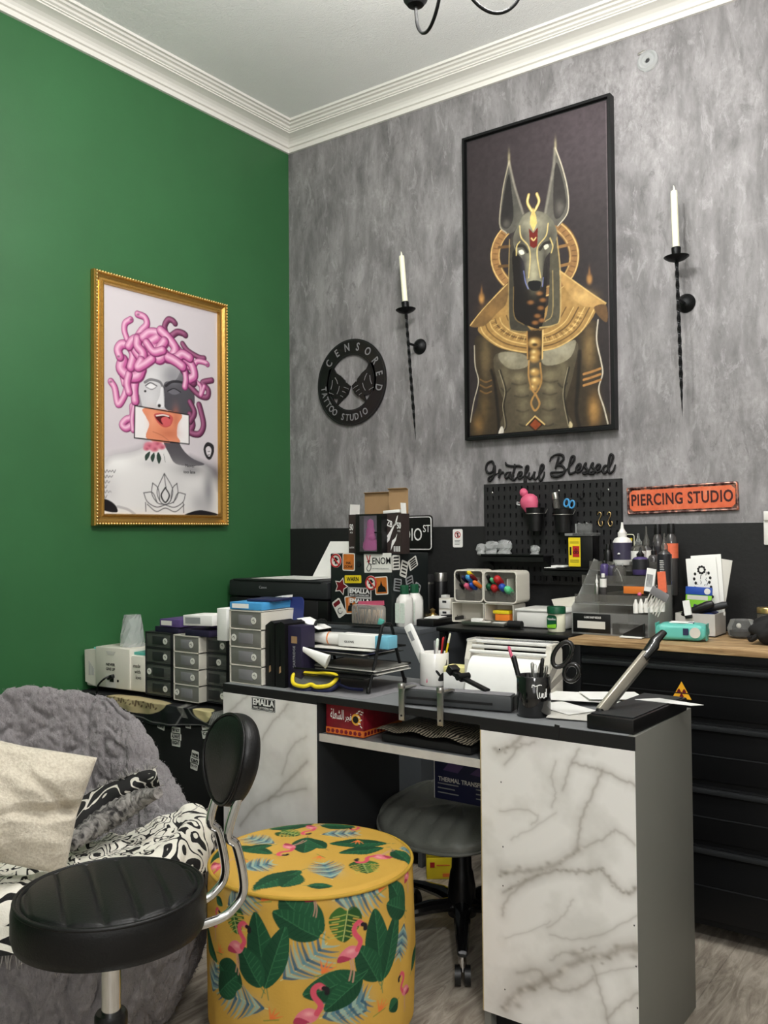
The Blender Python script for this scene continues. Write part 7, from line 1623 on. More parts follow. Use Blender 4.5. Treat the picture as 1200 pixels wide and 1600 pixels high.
# ------------------------------------------------------------------ grey office chair behind the desk
mat('grey_leather', (104, 106, 100), .42, bump=.25, scale=220, coat=.05)
gx, gy = 1.422, -.835
t = thing('office_chair', 'grey upholstered swivel chair on black castor base behind the desk', 'chair', (gx, gy, 0))
def seatf(u, v):
    a = u*2*math.pi; th = v*math.pi; e = .75
    x = .226*math.copysign(abs(math.cos(a))**e, math.cos(a))*math.sin(th)**.35; y = .225*math.copysign(abs(math.sin(a))**e, math.sin(a))*math.sin(th)**.35
    z = -.030*math.copysign(abs(math.cos(th))**.8, math.cos(th)); front = max(0, -y/.225); s_ = .012*abs(math.sin(x*math.pi/.062))**.35 if th > math.pi/2 else .008
    return Vector((x, y, .383+z-.012+s_*(1 if th > math.pi/2 else .3)-.045*front**2+.02*max(0, y/.225)))
MB().grid(seatf, 120, 30, cu=True).build('seat', MATS['grey_leather'], t, smooth=60)
MB().tube([(.227*math.copysign(abs(math.cos(a))**.75, math.cos(a)), .226*math.copysign(abs(math.sin(a))**.75, math.sin(a)), .370-.045*max(0, -math.copysign(abs(math.sin(a))**.75, math.sin(a)))**2+.02*max(0, math.sin(a))) for a in np.linspace(0, 2*math.pi, 60)[:-1]], .005, 8, True).build('piping', MATS['grey_leather'], t)
MB().cyl((0, 0, .26), (0, 0, .35), .013).build('gas_lift', MATS['chrome'], t); MB().lathe([(.042, .075), (.040, .16), (.034, .20), (.030, .21), (.028, .27), (.024, .28)], 24).build('column_sleeve', MATS['black_plastic'], t)
mb = MB().bx(-.09, .09, -.09, .09, .325, .345, .004); mb.build('seat_plate', MATS['black_metal'], t)
cam_dir = math.atan2(CAM.y-gy, CAM.x-gx)
for k in range(5):
    a = cam_dir+2*math.pi*k/5; ca, sa = math.cos(a), math.sin(a)
    leg = MB().tube([(.02*ca, .02*sa, .105), (.10*ca, .10*sa, .105), (.19*ca, .19*sa, .092), (.262*ca, .262*sa, .078)], [.024, .024, .019, .014], 10, flat=.8).build('leg', MATS['glazed_black'], t)
    cs = MB()
    for s_ in (-1, 1): q = Vector((.27*ca-sa*.013*s_, .27*sa+ca*.013*s_, .027)); cs.cyl(q-Vector((-sa, ca, 0))*.008, q+Vector((-sa, ca, 0))*.008, .026, n=20)
    cs.build('castor', MATS['black_plastic'], leg); MB().cyl((.27*ca, .27*sa, .040), (.27*ca, .27*sa, .078), .011).build('castor_stem', MATS['chrome'], leg)
t.rotation_euler = (0, 0, 0)
MB().tube(crom([(0, .12, .35), (0, .235, .345), (0, .275, .40), (0, .285, .50)], 6), .014, 10, flat=1.6).build('back_bracket', MATS['black_metal'], t)
MB().box((0, .285, .60), (.34, .045, .24), (R(-8), 0, 0), .02).build('backrest', MATS['grey_leather'], t)
t = thing('thermal_paper_box', 'dark blue box of thermal transfer paper lying on the grey chair', 'box', (1.375, -.905, .4455)); t.location.z = .424
MB().bx(0, .31, 0, .05, 0, .110, .001).build('box_body', MATS['navy'], t); o = text('THERMAL TRANSFER PAPER', .02, (.118, -.0008, .058), MATS['text_white'], t, None, 1, .0002, .012); fit(o, .208, .013)
MB().bx(-.001, .001, -.0006, .05, .0, .11).build('white_edge', MATS['paper_white'], t)
for k in range(3):
    for x in (.012, .14): MB().bx(x, x+.07-.012*(k % 2), -.0008, .0, .044-.013*k, .047-.013*k).build('print_line', MATS['dim_letter'], t)
MB().prism([(.03, .085), (.08, .082), (.10, .105), (.05, .108)], .0006, Matrix.Translation((0, -.0008, 0))).build('photo_print', MATS['purple'], t); MB().prism([(.12, .085), (.20, .080), (.24, .105), (.15, .108)], .0006, Matrix.Translation((0, -.0008, 0))).build('photo_print', MATS['purple'], t)
for k in range(2):
    t = thing('yellow_box', ('lower' if k == 0 else 'upper')+' small yellow box with red square on the floor behind the chair base', 'box', (1.085, -.515, .0005+.0765*k), R(36)); MB().bx(0, .098, 0, .06, 0, .074, .002).build('box_body', MATS['yellow'], t); MB().bx(.012, .028, -.0008, 0, .040, .058).build('red_square', MATS['red'], t); MB().bx(.034, .08, -.0008, 0, .046, .050).build('print_line', MATS['amber'], t)
    MB().bx(.055, .085, -.0008, 0, .008, .020).build('print_line', MATS['amber'], t)
t = thing('red_bag', 'crumpled red and white bag on the floor behind the office chair', 'bag', (1.36, -.46, 0)); MB().ball((0, 0, .085), .085, (1.0, .7, 1.0), 12).build('bag_body', MATS['dark_red'], t, smooth=0)

# ------------------------------------------------------------------ round ottoman with tropical print
OCX, OCY, OR_, OH = 1.372, -1.452, .246, .420
def ott_T(px, py):
    """where the line of sight meets the drum: returns (angle/2pi, depth down the side)"""
    d = ray(px, py); ox_, oy_ = CAM.x-OCX, CAM.y-OCY
    a = d.x*d.x+d.y*d.y; b_ = 2*(ox_*d.x+oy_*d.y); c_ = ox_*ox_+oy_*oy_-OR_*OR_; q = max(0, b_*b_-4*a*c_); s_ = (-b_-math.sqrt(q))/(2*a)
    p = CAM+d*s_; return math.atan2(p.y-OCY, p.x-OCX), p.z
A0 = math.atan2(CAM.y-OCY, CAM.x-OCX)
YEL = (206, 163, 72)
def leaf(c, x, y, L, w, ang, col=(32, 84, 54), vein=(58, 120, 80), n=9):
    ca, sa = math.cos(ang), math.sin(ang); P = lambda s_, t_: (x+(s_*ca-t_*sa), y+(s_*sa+t_*ca))
    c.poly([P(0, 0), P(L*.25, w*.42), P(L*.55, w*.5), P(L*.85, w*.28), P(L, 0), P(L*.85, -w*.28), P(L*.55, -w*.5), P(L*.25, -w*.42)], col)
    c.poly([P(0, 0), P(L*.25, -w*.42), P(L*.55, -w*.5), P(L*.85, -w*.28), P(L, 0)], tuple(int(v*.78) for v in col), .7, False)
    c.stroke([P(-L*.15, 0), P(L*.98, 0)], 2.2, vein, .8)
    for k in range(1, n): s_ = L*k/n; ww = w*.42*math.sin(math.pi*min(.95, k/n+.06)); c.stroke([P(s_, 0), P(s_+L*.10, ww)], 1.6, vein, .6); c.stroke([P(s_, 0), P(s_+L*.10, -ww)], 1.6, (12, 56, 38), .7)
def frond(c, x, y, L, w, ang, n=11):
    ca, sa = math.cos(ang), math.sin(ang); P = lambda s_, t_: (x+(s_*ca-t_*sa), y+(s_*sa+t_*ca))
    c.blob(P(L*.5, 0), L*.35, w*.22, (130, 160, 160), .5)
    c.stroke([P(0, 0), P(L*.5, w*.05), P(L, 0)], 2.2, (214, 210, 150), .9)
    for k in range(1, n+1):
        s_ = L*k/(n+1); q = w*.5*math.sin(math.pi*(k+1)/(n+3))
        for sg in (-1, 1): c.stroke([P(s_, 0), P(s_+L*.10, sg*q*.6), P(s_+L*.20, sg*q)], 8, ((96, 138, 148), (56, 96, 118), (150, 178, 164))[k % 3], .9, taper=True)
def monstera(c, x, y, r, ang):
    ca, sa = math.cos(ang), math.sin(ang); P = lambda s_, t_: (x+(s_*ca-t_*sa), y+(s_*sa+t_*ca))
    c.poly([P(-r*.7, 0), P(-r*.9, r*.5), P(-r*.3, r*.95), P(r*.5, r*.7), P(r*1.05, 0), P(r*.5, -r*.7), P(-r*.3, -r*.95), P(-r*.9, -r*.5)], (60, 104, 44)); c.poly([P(-r*.7, 0), P(-r*.9, -r*.5), P(-r*.3, -r*.95), P(r*.5, -r*.7), P(r*1.05, 0)], (34, 74, 36), .8)
    c.stroke([P(-r*.8, 0), P(r, 0)], 2.4, (190, 200, 120), .9)
    for k in range(5):
        s_ = -r*.5+r*.3*k
        for sg in (-1, 1): c.stroke([P(s_, sg*r*.08), P(s_+r*.2, sg*r*.75)], 2.2, (184, 190, 96), .8); c.stroke([P(s_+r*.24, sg*r*.42), P(s_+r*.36, sg*r*.95)], 3.4, YEL, .9, taper=False)
def flamingo(c, x, y, s_, fl=1):
    P = lambda a, b_: (x+fl*a*s_, y+b_*s_)
    c.poly([P(-.50, .18), P(-.30, -.12), (P(.05, -.30)), P(.40, -.18), P(.48, .05), P(.30, .28), P(-.05, .38), P(-.45, .34)], (222, 120, 134)); c.poly([P(-.50, .18), P(-.30, .10), P(.10, .30), P(-.05, .38), P(-.50, .40)], (168, 44, 78), .9); c.blob(P(.08, -.05), .2*s_, .1*s_, (244, 176, 176), .8)
    c.stroke([P(.40, -.05), P(.55, -.40), P(.30, -.80), P(.28, -1.10), P(.48, -1.28), P(.64, -1.18)], 7*s_/30, (214, 84, 104)); c.blob(P(.60, -1.16), .13*s_, .10*s_, (220, 110, 120), 1, 4); c.stroke([P(.68, -1.14), P(.80, -1.08), P(.80, -.92)], 6*s_/30, (34, 28, 34))
    c.stroke([P(.05, .36), P(.10, .8), P(.0, 1.3)], 2.2*s_/30, (196, 150, 130), .8); c.stroke([P(.15, .34), P(.22, .9), P(.16, 1.4)], 2.2*s_/30, (196, 150, 130), .8)
def bird(c, x, y, s_): 
    for a in (-100, -70, -45, -20): c.stroke([(x, y), (x+s_*math.cos(R(a)), y+s_*math.sin(R(a)))], 5*s_/20, (232, 120, 60), .85, taper=True)
    c.stroke([(x-s_*.6, y+s_*.25), (x, y+s_*.1), (x+s_*.6, y)], 3, (120, 140, 60), .8)
# the side print is painted in photo-sized units around the drum: s = arc length from the side facing the room, in mm
def side_canvas():
    w, h = 1000, 272; c = Canvas(w, h, YEL); n = fill_noise(c.h, c.w, 30, 3, 3)[..., None]; c.a *= (.96+.08*n)
    per = 2*math.pi*OR_*1000
    c.conv = lambda p: (((p[0]/per)+.5), p[1]/(OH*1000)); c.k = 2*w/per
    def at(px, py):
        a, z = ott_T(px, py); d = (a-A0+math.pi) % (2*math.pi)-math.pi; return d*OR_*1000, (OH-z)*1000
    for rep in (0, 1):
        sh = rep*per/2
        for off in ((0, -per, per) if rep else (0,)):
            dx = sh+off
            def at2(px, py): q = at(px, py); return q[0]+dx, q[1]
            mm = 1.42
            def LF(x0, y0, x1, y1, w_): a, b_ = at2(x0, y0), at2(x1, y1); leaf(c, a[0], a[1], math.hypot(b_[0]-a[0], b_[1]-a[1])*1.05, w_*mm*1.35, math.atan2(b_[1]-a[1], b_[0]-a[0]))
            def FR(x0, y0, x1, y1, w_): a, b_ = at2(x0, y0), at2(x1, y1); frond(c, a[0], a[1], math.hypot(b_[0]-a[0], b_[1]-a[1])*1.1, w_*mm*1.25, math.atan2(b_[1]-a[1], b_[0]-a[0]))
            def FL(x, y, s_, f=1): q = at2(x, y); flamingo(c, q[0], q[1], s_*mm*1.12, f)
            def MO(x, y, r, a): q = at2(x, y); monstera(c, q[0], q[1], r*mm*1.15, R(a))
            def BI(x, y, s_): q = at2(x, y); bird(c, q[0], q[1], s_*mm)
            FR(440, 1535, 505, 1478, 62); FR(355, 1410, 395, 1385, 55); FR(520, 1400, 590, 1385, 60); FR(420, 1585, 350, 1555, 60); FR(575, 1590, 520, 1560, 60); FR(630, 1440, 622, 1495, 40); FR(335, 1560, 340, 1515, 40); FR(500, 1600, 570, 1568, 56)
            BI(505, 1522, 22); BI(410, 1400, 24); BI(595, 1385, 24); BI(345, 1490, 16); BI(592, 1590, 20); BI(425, 1602, 20)
            LF(505, 1455, 440, 1395, 44); LF(500, 1462, 430, 1420, 34); LF(418, 1550, 400, 1425, 36); LF(415, 1550, 445, 1448, 30); LF(410, 1548, 378, 1480, 34); LF(595, 1540, 585, 1420, 36); LF(598, 1535, 618, 1425, 26); LF(590, 1538, 560, 1480, 32)
            LF(562, 1525, 478, 1560, 36); LF(565, 1530, 510, 1585, 30); LF(630, 1425, 612, 1370, 32); LF(632, 1420, 606, 1408, 30); LF(345, 1510, 378, 1545, 44); LF(345, 1560, 370, 1530, 34); LF(318, 1440, 340, 1505, 22); LF(460, 1385, 530, 1378, 12); LF(620, 1572, 608, 1590, 22); LF(640, 1525, 646, 1480, 18); LF(340, 1395, 348, 1410, 12)
            MO(368, 1432, 20, 70); MO(540, 1438, 25, 100)
            FL(370, 1478, 30); FL(545, 1488, 32); FL(480, 1595, 34, -1 if False else 1); FL(632, 1555, 24, -1); FL(338, 1440, 20); FL(490, 1392, 22); FL(636, 1362, 20)
    return c.done()
def top_canvas():
    c = Canvas(330, 330, YEL); n = fill_noise(c.h, c.w, 12, 3, 8)[..., None]; c.a *= (.96+.08*n); D_ = 2*OR_*1000
    c.conv = lambda p: (p[0]/D_+.5, .5-p[1]/D_); c.k = 660/D_
    def at(px, py): p = PZ(px, py, OH); return (p.x-OCX)*1000, (p.y-OCY)*1000
    def seg(f, x0, y0, x1, y1, w_): a, b_ = at(x0, y0), at(x1, y1); f(c, a[0], a[1], math.hypot(b_[0]-a[0], b_[1]-a[1]), w_, math.atan2(b_[1]-a[1], b_[0]-a[0]))
    LF = lambda *a: seg(leaf, *a); FR = lambda *a: seg(frond, *a)
    FR(372, 1358, 425, 1350, 90); FR(520, 1375, 505, 1350, 90); FR(430, 1320, 385, 1308, 80); FR(500, 1305, 560, 1302, 80); FR(640, 1330, 636, 1322, 40)
    LF(425, 1336, 368, 1322, 46); LF(425, 1322, 370, 1330, 40); LF(470, 1362, 395, 1388, 70); LF(468, 1368, 440, 1386, 60); LF(480, 1310, 475, 1335, 70); LF(508, 1328, 478, 1312, 50); LF(605, 1318, 515, 1320, 60); LF(600, 1325, 530, 1335, 50); LF(420, 1295, 490, 1286, 60); LF(500, 1288, 555, 1292, 60); LF(615, 1328, 640, 1345, 50); LF(455, 1286, 480, 1284, 40); LF(480, 1384, 520, 1385, 30); LF(325, 1345, 340, 1322, 50)
    for (x, y, r, a) in ((450, 1302, 34, 10), (570, 1355, 38, -40)): q = at(x, y); monstera(c, q[0], q[1], r, R(a))
    for (x, y, s_, f) in ((450, 1325, 44, 1), (595, 1340, 46, -1), (485, 1293, 40, 1), (335, 1352, 40, 1), (575, 1291, 36, -1)):
        q = at(x, y); flamingo(c, q[0], q[1], s_, f)
    for (x, y) in ((380, 1343), (500, 1340), (560, 1315)): q = at(x, y); bird(c, q[0], q[1], 26)
    return c.done()
t = thing('ottoman', 'round yellow ottoman printed with green leaves and pink flamingos before the desk', 'ottoman', (OCX, OCY, 0))
attr_mat('printed_velvet', .7, bump=.25, scale=160, spec=.25)
def osd(U, V):
    a = A0+(U-.5)*2*math.pi; z = .028+(OH-.012-.028)*(1-V); bul = .004*np.sin(np.pi*V)-.018*np.clip((V-.9)/.1, 0, 1)**2+.0015*np.sin(a*19)*np.sin(V*9)-.006*np.clip((.06-V)/.06, 0, 1)**2
    return np.stack([(OR_+bul)*np.cos(a), (OR_+bul)*np.sin(a), z], -1)
inked('side_cover', side_canvas(), osd, MATS['printed_velvet'], t, wrap=True, smooth=True)
tc_ = top_canvas(); nr, na = 110, 330
Rr, Aa = np.meshgrid(np.linspace(0, 1, nr), np.arange(na)/na*2*np.pi, indexing='ij')
ui = np.clip(((Rr*np.cos(Aa))*.5+.5)*329, 0, 329).astype(int); vi = np.clip((.5-(Rr*np.sin(Aa))*.5)*329, 0, 329).astype(int)
img = tc_[vi, ui]
inked('top_cover', img[::-1], lambda U, V: np.stack([(1-V)*(OR_-.002)*np.cos(U*2*np.pi), (1-V)*(OR_-.002)*np.sin(U*2*np.pi), OH-.002+.006*np.cos((1-V)*np.pi/2)**.7-.010*np.clip(((1-V)-.93)/.07, 0, 1)**2-.004*np.clip(1-np.abs(V-.45)*9, 0, 1)*np.sin(3*U*2*np.pi)*.5], -1), MATS['printed_velvet'], t, wrap=True, smooth=True)
mat('piping_yellow', (190, 152, 52), .7, var=.3, scale=18)
MB().tube([((OR_-.001)*math.cos(a), (OR_-.001)*math.sin(a), OH-.010) for a in np.linspace(0, 2*math.pi, 90)[:-1]], .0042, 8, True).build('piping', MATS['piping_yellow'], t, smooth=60)
MB().lathe([(.215, 0), (.222, .004), (.222, .030), (.215, .034)], 48).build('wooden_base', mat('base_wood', (150, 90, 40), .6), t)

# ------------------------------------------------------------------ stool with chrome stem
SCX, SCY, SZT, SR = 1.455, -2.098, .566, .167
mat('black_leather', (11, 11, 12), .44, bump=.16, scale=260, spec=.4)
t = thing('bar_stool', 'black leather swivel stool with low backrest and chrome stem in the foreground', 'stool', (SCX, SCY, 0))
g0, g1 = PZ(190, 1328, SZT), PZ(226, 1413, SZT); gd_ = (g1-g0).normalized(); gn = Vector((-gd_.y, gd_.x, 0))
def seat_top(u, v):
    a = u*2*math.pi; r = SR*.985*v; x, y = r*math.cos(a), r*math.sin(a); s_ = x*gn.x+y*gn.y
    k = (s_/.056+.5) % 1.0; dd = min(k, 1-k)*.056; groove = -.0042*math.exp(-(dd/.004)**2) if v < .93 and abs(s_) < .15 else 0
    puff = .0016*math.sin(math.pi*k) if v < .93 else 0
    return Vector((x, y, SZT-.006+.012*(1-v**3)+(groove+puff)*min(1, (1-v)*8)-.004*math.exp(-((v-.93)/.015)**2)))
MB().grid(seat_top, 150, 70, cu=True).build('seat_cushion', MATS['black_leather'], t, smooth=70)
MB().lathe([(SR*.97, SZT-.010), (SR*.985, SZT-.006), (SR*1.0, SZT-.012), (SR*1.012, SZT-.022), (SR*1.012, SZT-.060), (SR*.99, SZT-.074), (SR*.9, SZT-.080), (.04, SZT-.080)], 80, cap=False).build('seat_band', MATS['black_leather'], t, smooth=60)
MB().tube([(SR*.975*math.cos(a), SR*.975*math.sin(a), SZT-.007) for a in np.linspace(0, 2*math.pi, 90)[:-1]], .0038, 8, True).build('welt', MATS['black_leather'], t, smooth=60)
MB().lathe([(.07, SZT-.084), (.07, SZT-.080), (.02, SZT-.080)], 24, cap=False).build('mount_plate', MATS['black_metal'], t)
MB().cyl((0, 0, .33), (0, 0, SZT-.08), .0175, n=28).build('gas_stem', MATS['chrome'], t); MB().lathe([(.028, .318), (.029, .322), (.029, .340), (.026, .345), (.018, .345)], 28).build('collar', MATS['black_plastic'], t); MB().cyl((0, 0, .03), (0, 0, .318), .0265, n=28).build('outer_tube', MATS['chrome'], t)
MB().lathe([(.19, 0), (.19, .006), (.15, .016), (.05, .034), (.028, .045), (.027, .05)], 48).build('round_base', MATS['chrome'], t)
bd_ = Vector((math.cos(YAW+R(31)), math.sin(YAW+R(31)), 0)); bt = Vector((-bd_.y, bd_.x, 0))      # towards the backrest, and across it
for s_ in (-1, 1):
    o_ = bt*(.048*s_)
    P = [bd_*.02+Vector((0, 0, SZT-.084)), bd_*.17+Vector((0, 0, SZT-.084)), bd_*.218+Vector((0, 0, SZT-.066)), bd_*.236+Vector((0, 0, SZT-.03)), bd_*.222+Vector((0, 0, SZT+.045)), bd_*.205+Vector((0, 0, SZT+.075)), bd_*.238+Vector((0, 0, SZT+.17))]
    MB().tube([Vector(p)+o_*(1.0 if True else 1) for p in crom([tuple(q) for q in P], 7)], .0088, 14).build('back_tube', MATS['chrome'], t, smooth=60)
# backrest pad: rounded drop, thick cushion
bc = bd_*.236+Vector((0, 0, SZT+.196)); tilt = R(12); nrm_ = (-bd_*math.cos(tilt)+Vector((0, 0, 1))*math.sin(tilt)); upv = (Vector((0, 0, 1))*math.cos(tilt)+bd_*math.sin(tilt))
def pad(u, v):
    a = u*2*math.pi; th = v*math.pi; c_, s_ = math.cos(a), math.sin(a)
    w = .100*(1+.10*s_)*(1-.16*max(0, -s_)); h = .088
    rr_ = math.sin(th)**.42; x = w*c_*rr_; z = h*s_*rr_; d = .027*math.copysign(abs(math.cos(th))**.75, math.cos(th))
    return Vector(bt*x+upv*z+nrm_*(d+.010*(x/.1)**2)+bc)
MB().grid(pad, 72, 26, cu=True).build('backrest', MATS['black_leather'], t, smooth=70)
MB().tube([Vector(bt*(.100*(1+.10*math.sin(a))*1.0*math.cos(a)*.965)+upv*(.088*math.sin(a)*.965)+nrm_*(.0165+.010*(math.cos(a))**2)+bc) for a in np.linspace(0, 2*math.pi, 60)[:-1]], .0028, 8, True).build('backrest_welt', MATS['black_leather'], t, smooth=60)

# ------------------------------------------------------------------ fur covered tub armchair, blanket, cushion
ACX, ACY = .762, -1.806
FACE = R(-25)
def rim_h(th):
    w = abs(math.degrees((th-FACE+math.pi) % (2*math.pi)-math.pi))          # 0 at the front, 180 at the back
    q = float(np.interp(w, [0, 66, 87, 98, 107, 117, 126, 140, 180], [0, 0, .03, .09, .21, .43, .68, .90, 1]))
    return .445+.315*q, q
def chair_prof(th):
    h, q = rim_h(th); e = 1-q
    k = .905
    return [(r*k, z) for r, z in [(0.0, .395), (.14, .398), (.25, .405+.01*q), (.315+.01*q, .425+(h-.45)*.25), (.345+.015*q, .435+(h-.45)*.70), (.385+.01*q, h-.012), (.425, h+.0), (.460, h-.030), (.475, h*.72), (.478, .26), (.455, .14), (.40, .04), (.36, .02)]]
NPT = 12
_pc = {}
def chair_pt(th, t):
    """t 0 centre of the seat .. 1 bottom of the outside"""
    key = round(th, 5)
    if key not in _pc:
        P = np.array(crom(chair_prof(th), 8)); L = np.concatenate([[0], np.cumsum(np.hypot(*np.diff(P, axis=0).T))]); _pc[key] = (P, L/L[-1])
    P, L = _pc[key]; r = np.interp(t, L, P[:, 0]); z = np.interp(t, L, P[:, 1]); return Vector((r*math.cos(th), r*math.sin(th), z))
from mathutils import noise as mn
def fbm(p, s_, o_=3):
    v = 0; a = 1
    for k in range(o_): v += a*mn.noise(p*s_*(2**k)); a *= .5
    return v
def fur_pt(u, v, lift=0.0, rough=1.0):
    th = u*2*math.pi; p = chair_pt(th, v); q = Vector((math.cos(th)*.3, math.sin(th)*.3, 0))+Vector((0, 0, v*1.2))+p*.5
    e = .004; pa_ = chair_pt(th, min(1, v+e)); pb_ = chair_pt(th, max(0, v-e)); tv = (pa_-pb_); tu = Vector((-math.sin(th), math.cos(th), 0)); n = tu.cross(tv)
    if n.length < 1e-9: n = Vector((0, 0, -1))
    n = -n.normalized(); n = n if v > .02 else Vector((0, 0, 1))
    d = .012*fbm(q, 3.2)+.006*fbm(q+Vector((3, 1, 2)), 9)
    cr = abs(mn.noise(q*7+Vector((9, 2, 1)))); d -= .014*max(0, 1-cr*9)       # creases
    cr = abs(mn.noise(Vector((q.x*26, q.y*26, q.z*15))+Vector((2, 7, 5)))); d -= .0065*max(0, 1-cr*4.5)
    cr = abs(mn.noise(Vector((q.x*60, q.y*60, q.z*36))+Vector((1, 3, 8)))); d -= .0040*max(0, 1-cr*3.5)
    cl = mn.noise(q*60); d += .0028*cl
    return p+n*(d*rough+lift), n
m, nt, b = nodes_mat('grey_fur', .95)
a1 = nz(nt, 130, 6, .7, (1, 1, .5), .4); a2 = nz(nt, 9, 5, .6); r1 = rmp(nt, a1.outputs['Fac'], [(.3, (112, 107, 110)), (.7, (160, 155, 157))]); r2 = rmp(nt, a2.outputs['Fac'], [(.35, (124, 119, 121)), (.65, (158, 153, 155))])
nt.links.new(mixc(nt, .5, r1.outputs[0], r2.outputs[0]), b.inputs['Base Color']); b.inputs['Sheen Weight'].default_value = .25; b.inputs['Sheen Roughness'].default_value = .6; b.inputs['Specular IOR Level'].default_value = .1; bumpn(nt, a1.outputs['Fac'], b, .9, .008)
t = thing('fur_armchair', 'round tub armchair covered in grey plush fur beside the green wall', 'armchair', (ACX, ACY, 0))
NU, NV = 460, 240
MB().grid(lambda u, v: fur_pt(u, v)[0], NU, NV, cu=True).build('upholstery', MATS['grey_fur'], t, smooth=180)
MB().lathe([(.28, 0), (.31, .004), (.33, .03)], 40).build('base', MATS['black_matte'], t)
up_ = bpy.data.objects['upholstery'].data; nv = len(up_.vertices)
co = np.empty(nv*3, np.float32); up_.vertices.foreach_get('co', co); co = co.reshape(-1, 3)
no = np.empty(nv*3, np.float32); up_.vertex_normals.foreach_get('vector', no); no = no.reshape(-1, 3)
rs = np.random.default_rng(5); NS = 90000
ii = rs.integers(NU*int(NV*.16), NU*(NV-6), NS); P = co[ii]+rs.normal(0, .003, (NS, 3)); N = no[ii]
cln = np.array([mn.noise_vector(Vector(q)*24) for q in co.tolist()])[ii]
D_ = N*.8+cln*1.3+rs.normal(0, .25, (NS, 3))+np.array([0, 0, -.2]); D_ /= np.linalg.norm(D_, axis=1)[:, None]
S_ = np.cross(D_, N+.01); S_ *= .0009/(np.linalg.norm(S_, axis=1)[:, None]+1e-9); L_ = (.005+.006*rs.random(NS))[:, None]
vs = np.stack([P-S_, P+S_, P+D_*L_], 1).reshape(-1, 3).tolist(); fs = np.arange(NS*3).reshape(-1, 3).tolist()
me = bpy.data.meshes.new('fur_pile'); me.from_pydata(vs, [], fs); me.update()
o = bpy.data.objects.new('fur_pile', me); COL.objects.link(o); me.materials.append(MATS['grey_fur']); o.parent = t; o['kind'] = 'stuff'; KIDS.setdefault(t.name, []).append(o.name)

# blanket: white with black doodle lines, over seat and front rim
m, nt, b = nodes_mat('doodle_blanket', .9)
at_ = nt.nodes.new('ShaderNodeAttribute'); at_.attribute_name = 'cloth'
mp = nt.nodes.new('ShaderNodeMapping'); mp.inputs['Scale'].default_value = (1, 1, 1); nt.links.new(at_.outputs['Vector'], mp.inputs['Vector'])
n1 = nt.nodes.new('ShaderNodeTexNoise'); n1.inputs['Scale'].default_value = 10; n1.inputs['Detail'].default_value = .3; n1.inputs['Distortion'].default_value = 1.0; nt.links.new(mp.outputs[0], n1.inputs['Vector'])
mu = nt.nodes.new('ShaderNodeMath'); mu.operation = 'MULTIPLY'; mu.inputs[1].default_value = 34; nt.links.new(n1.outputs['Fac'], mu.inputs[0])
sn = nt.nodes.new('ShaderNodeMath'); sn.operation = 'SINE'; nt.links.new(mu.outputs[0], sn.inputs[0])
r1 = rmp(nt, sn.outputs[0], [(.50, (226, 220, 206)), (.60, (26, 24, 24))]); 
ad = nt.nodes.new('ShaderNodeMath'); ad.operation = 'MULTIPLY_ADD'; ad.inputs[1].default_value = .5; ad.inputs[2].default_value = .5; nt.links.new(sn.outputs[0], ad.inputs[0])
r1 = rmp(nt, ad.outputs[0], [(.76, (232, 228, 216)), (.81, (18, 17, 17))])
n2 = nt.nodes.new('ShaderNodeTexNoise'); n2.inputs['Scale'].default_value = 6; nt.links.new(mp.outputs[0], n2.inputs['Vector'])
r2 = rmp(nt, n2.outputs['Fac'], [(.62, (0., 0., 0.)), (.64, (1., 1., 1.))])
n3 = nt.nodes.new('ShaderNodeTexVoronoi'); n3.inputs['Scale'].default_value = 22; nt.links.new(mp.outputs[0], n3.inputs['Vector'])
r3 = rmp(nt, n3.outputs['Distance'], [(.16, (26, 24, 24)), (.22, (228, 222, 208))])
nt.links.new(mixc(nt, r2.outputs[0], r1.outputs[0], r3.outputs[0]), b.inputs['Base Color']); n4 = nz(nt, 300, 3); bumpn(nt, n4.outputs['Fac'], b, .5)
m2, nt, b = nodes_mat('doodle_reverse', .9)
at_ = nt.nodes.new('ShaderNodeAttribute'); at_.attribute_name = 'cloth'
n1 = nt.nodes.new('ShaderNodeTexNoise'); n1.inputs['Scale'].default_value = 6; n1.inputs['Detail'].default_value = .6; n1.inputs['Distortion'].default_value = 1.2; nt.links.new(at_.outputs['Vector'], n1.inputs['Vector'])
mu = nt.nodes.new('ShaderNodeMath'); mu.operation = 'MULTIPLY'; mu.inputs[1].default_value = 30; nt.links.new(n1.outputs['Fac'], mu.inputs[0]); sn = nt.nodes.new('ShaderNodeMath'); sn.operation = 'SINE'; nt.links.new(mu.outputs[0], sn.inputs[0])
ad = nt.nodes.new('ShaderNodeMath'); ad.operation = 'MULTIPLY_ADD'; ad.inputs[1].default_value = .5; ad.inputs[2].default_value = .5; nt.links.new(sn.outputs[0], ad.inputs[0])
r1 = rmp(nt, ad.outputs[0], [(.82, (26, 24, 25)), (.88, (216, 210, 200))]); nt.links.new(r1.outputs[0], b.inputs['Base Color'])
def cloth_attr(o, uv):
    at_ = o.data.attributes.new('cloth', 'FLOAT_VECTOR', 'POINT'); at_.data.foreach_set('vector', np.array(uv, np.float32).ravel())
t = thing('blanket', 'white blanket with black doodle lines draped over the seat of the fur armchair', 'blanket', (ACX, ACY, 0))
BU, BV = 260, 130
th0, th1 = R(-135), R(62)
def v_edges(f):
    # f 0..1 around the front from left to right: inner edge towards the backrest, hem on the outside
    inner = .02+.03*math.sin(f*5); hem = .585-.035*f+.012*math.sin(f*30)
    return inner, hem
uv = []
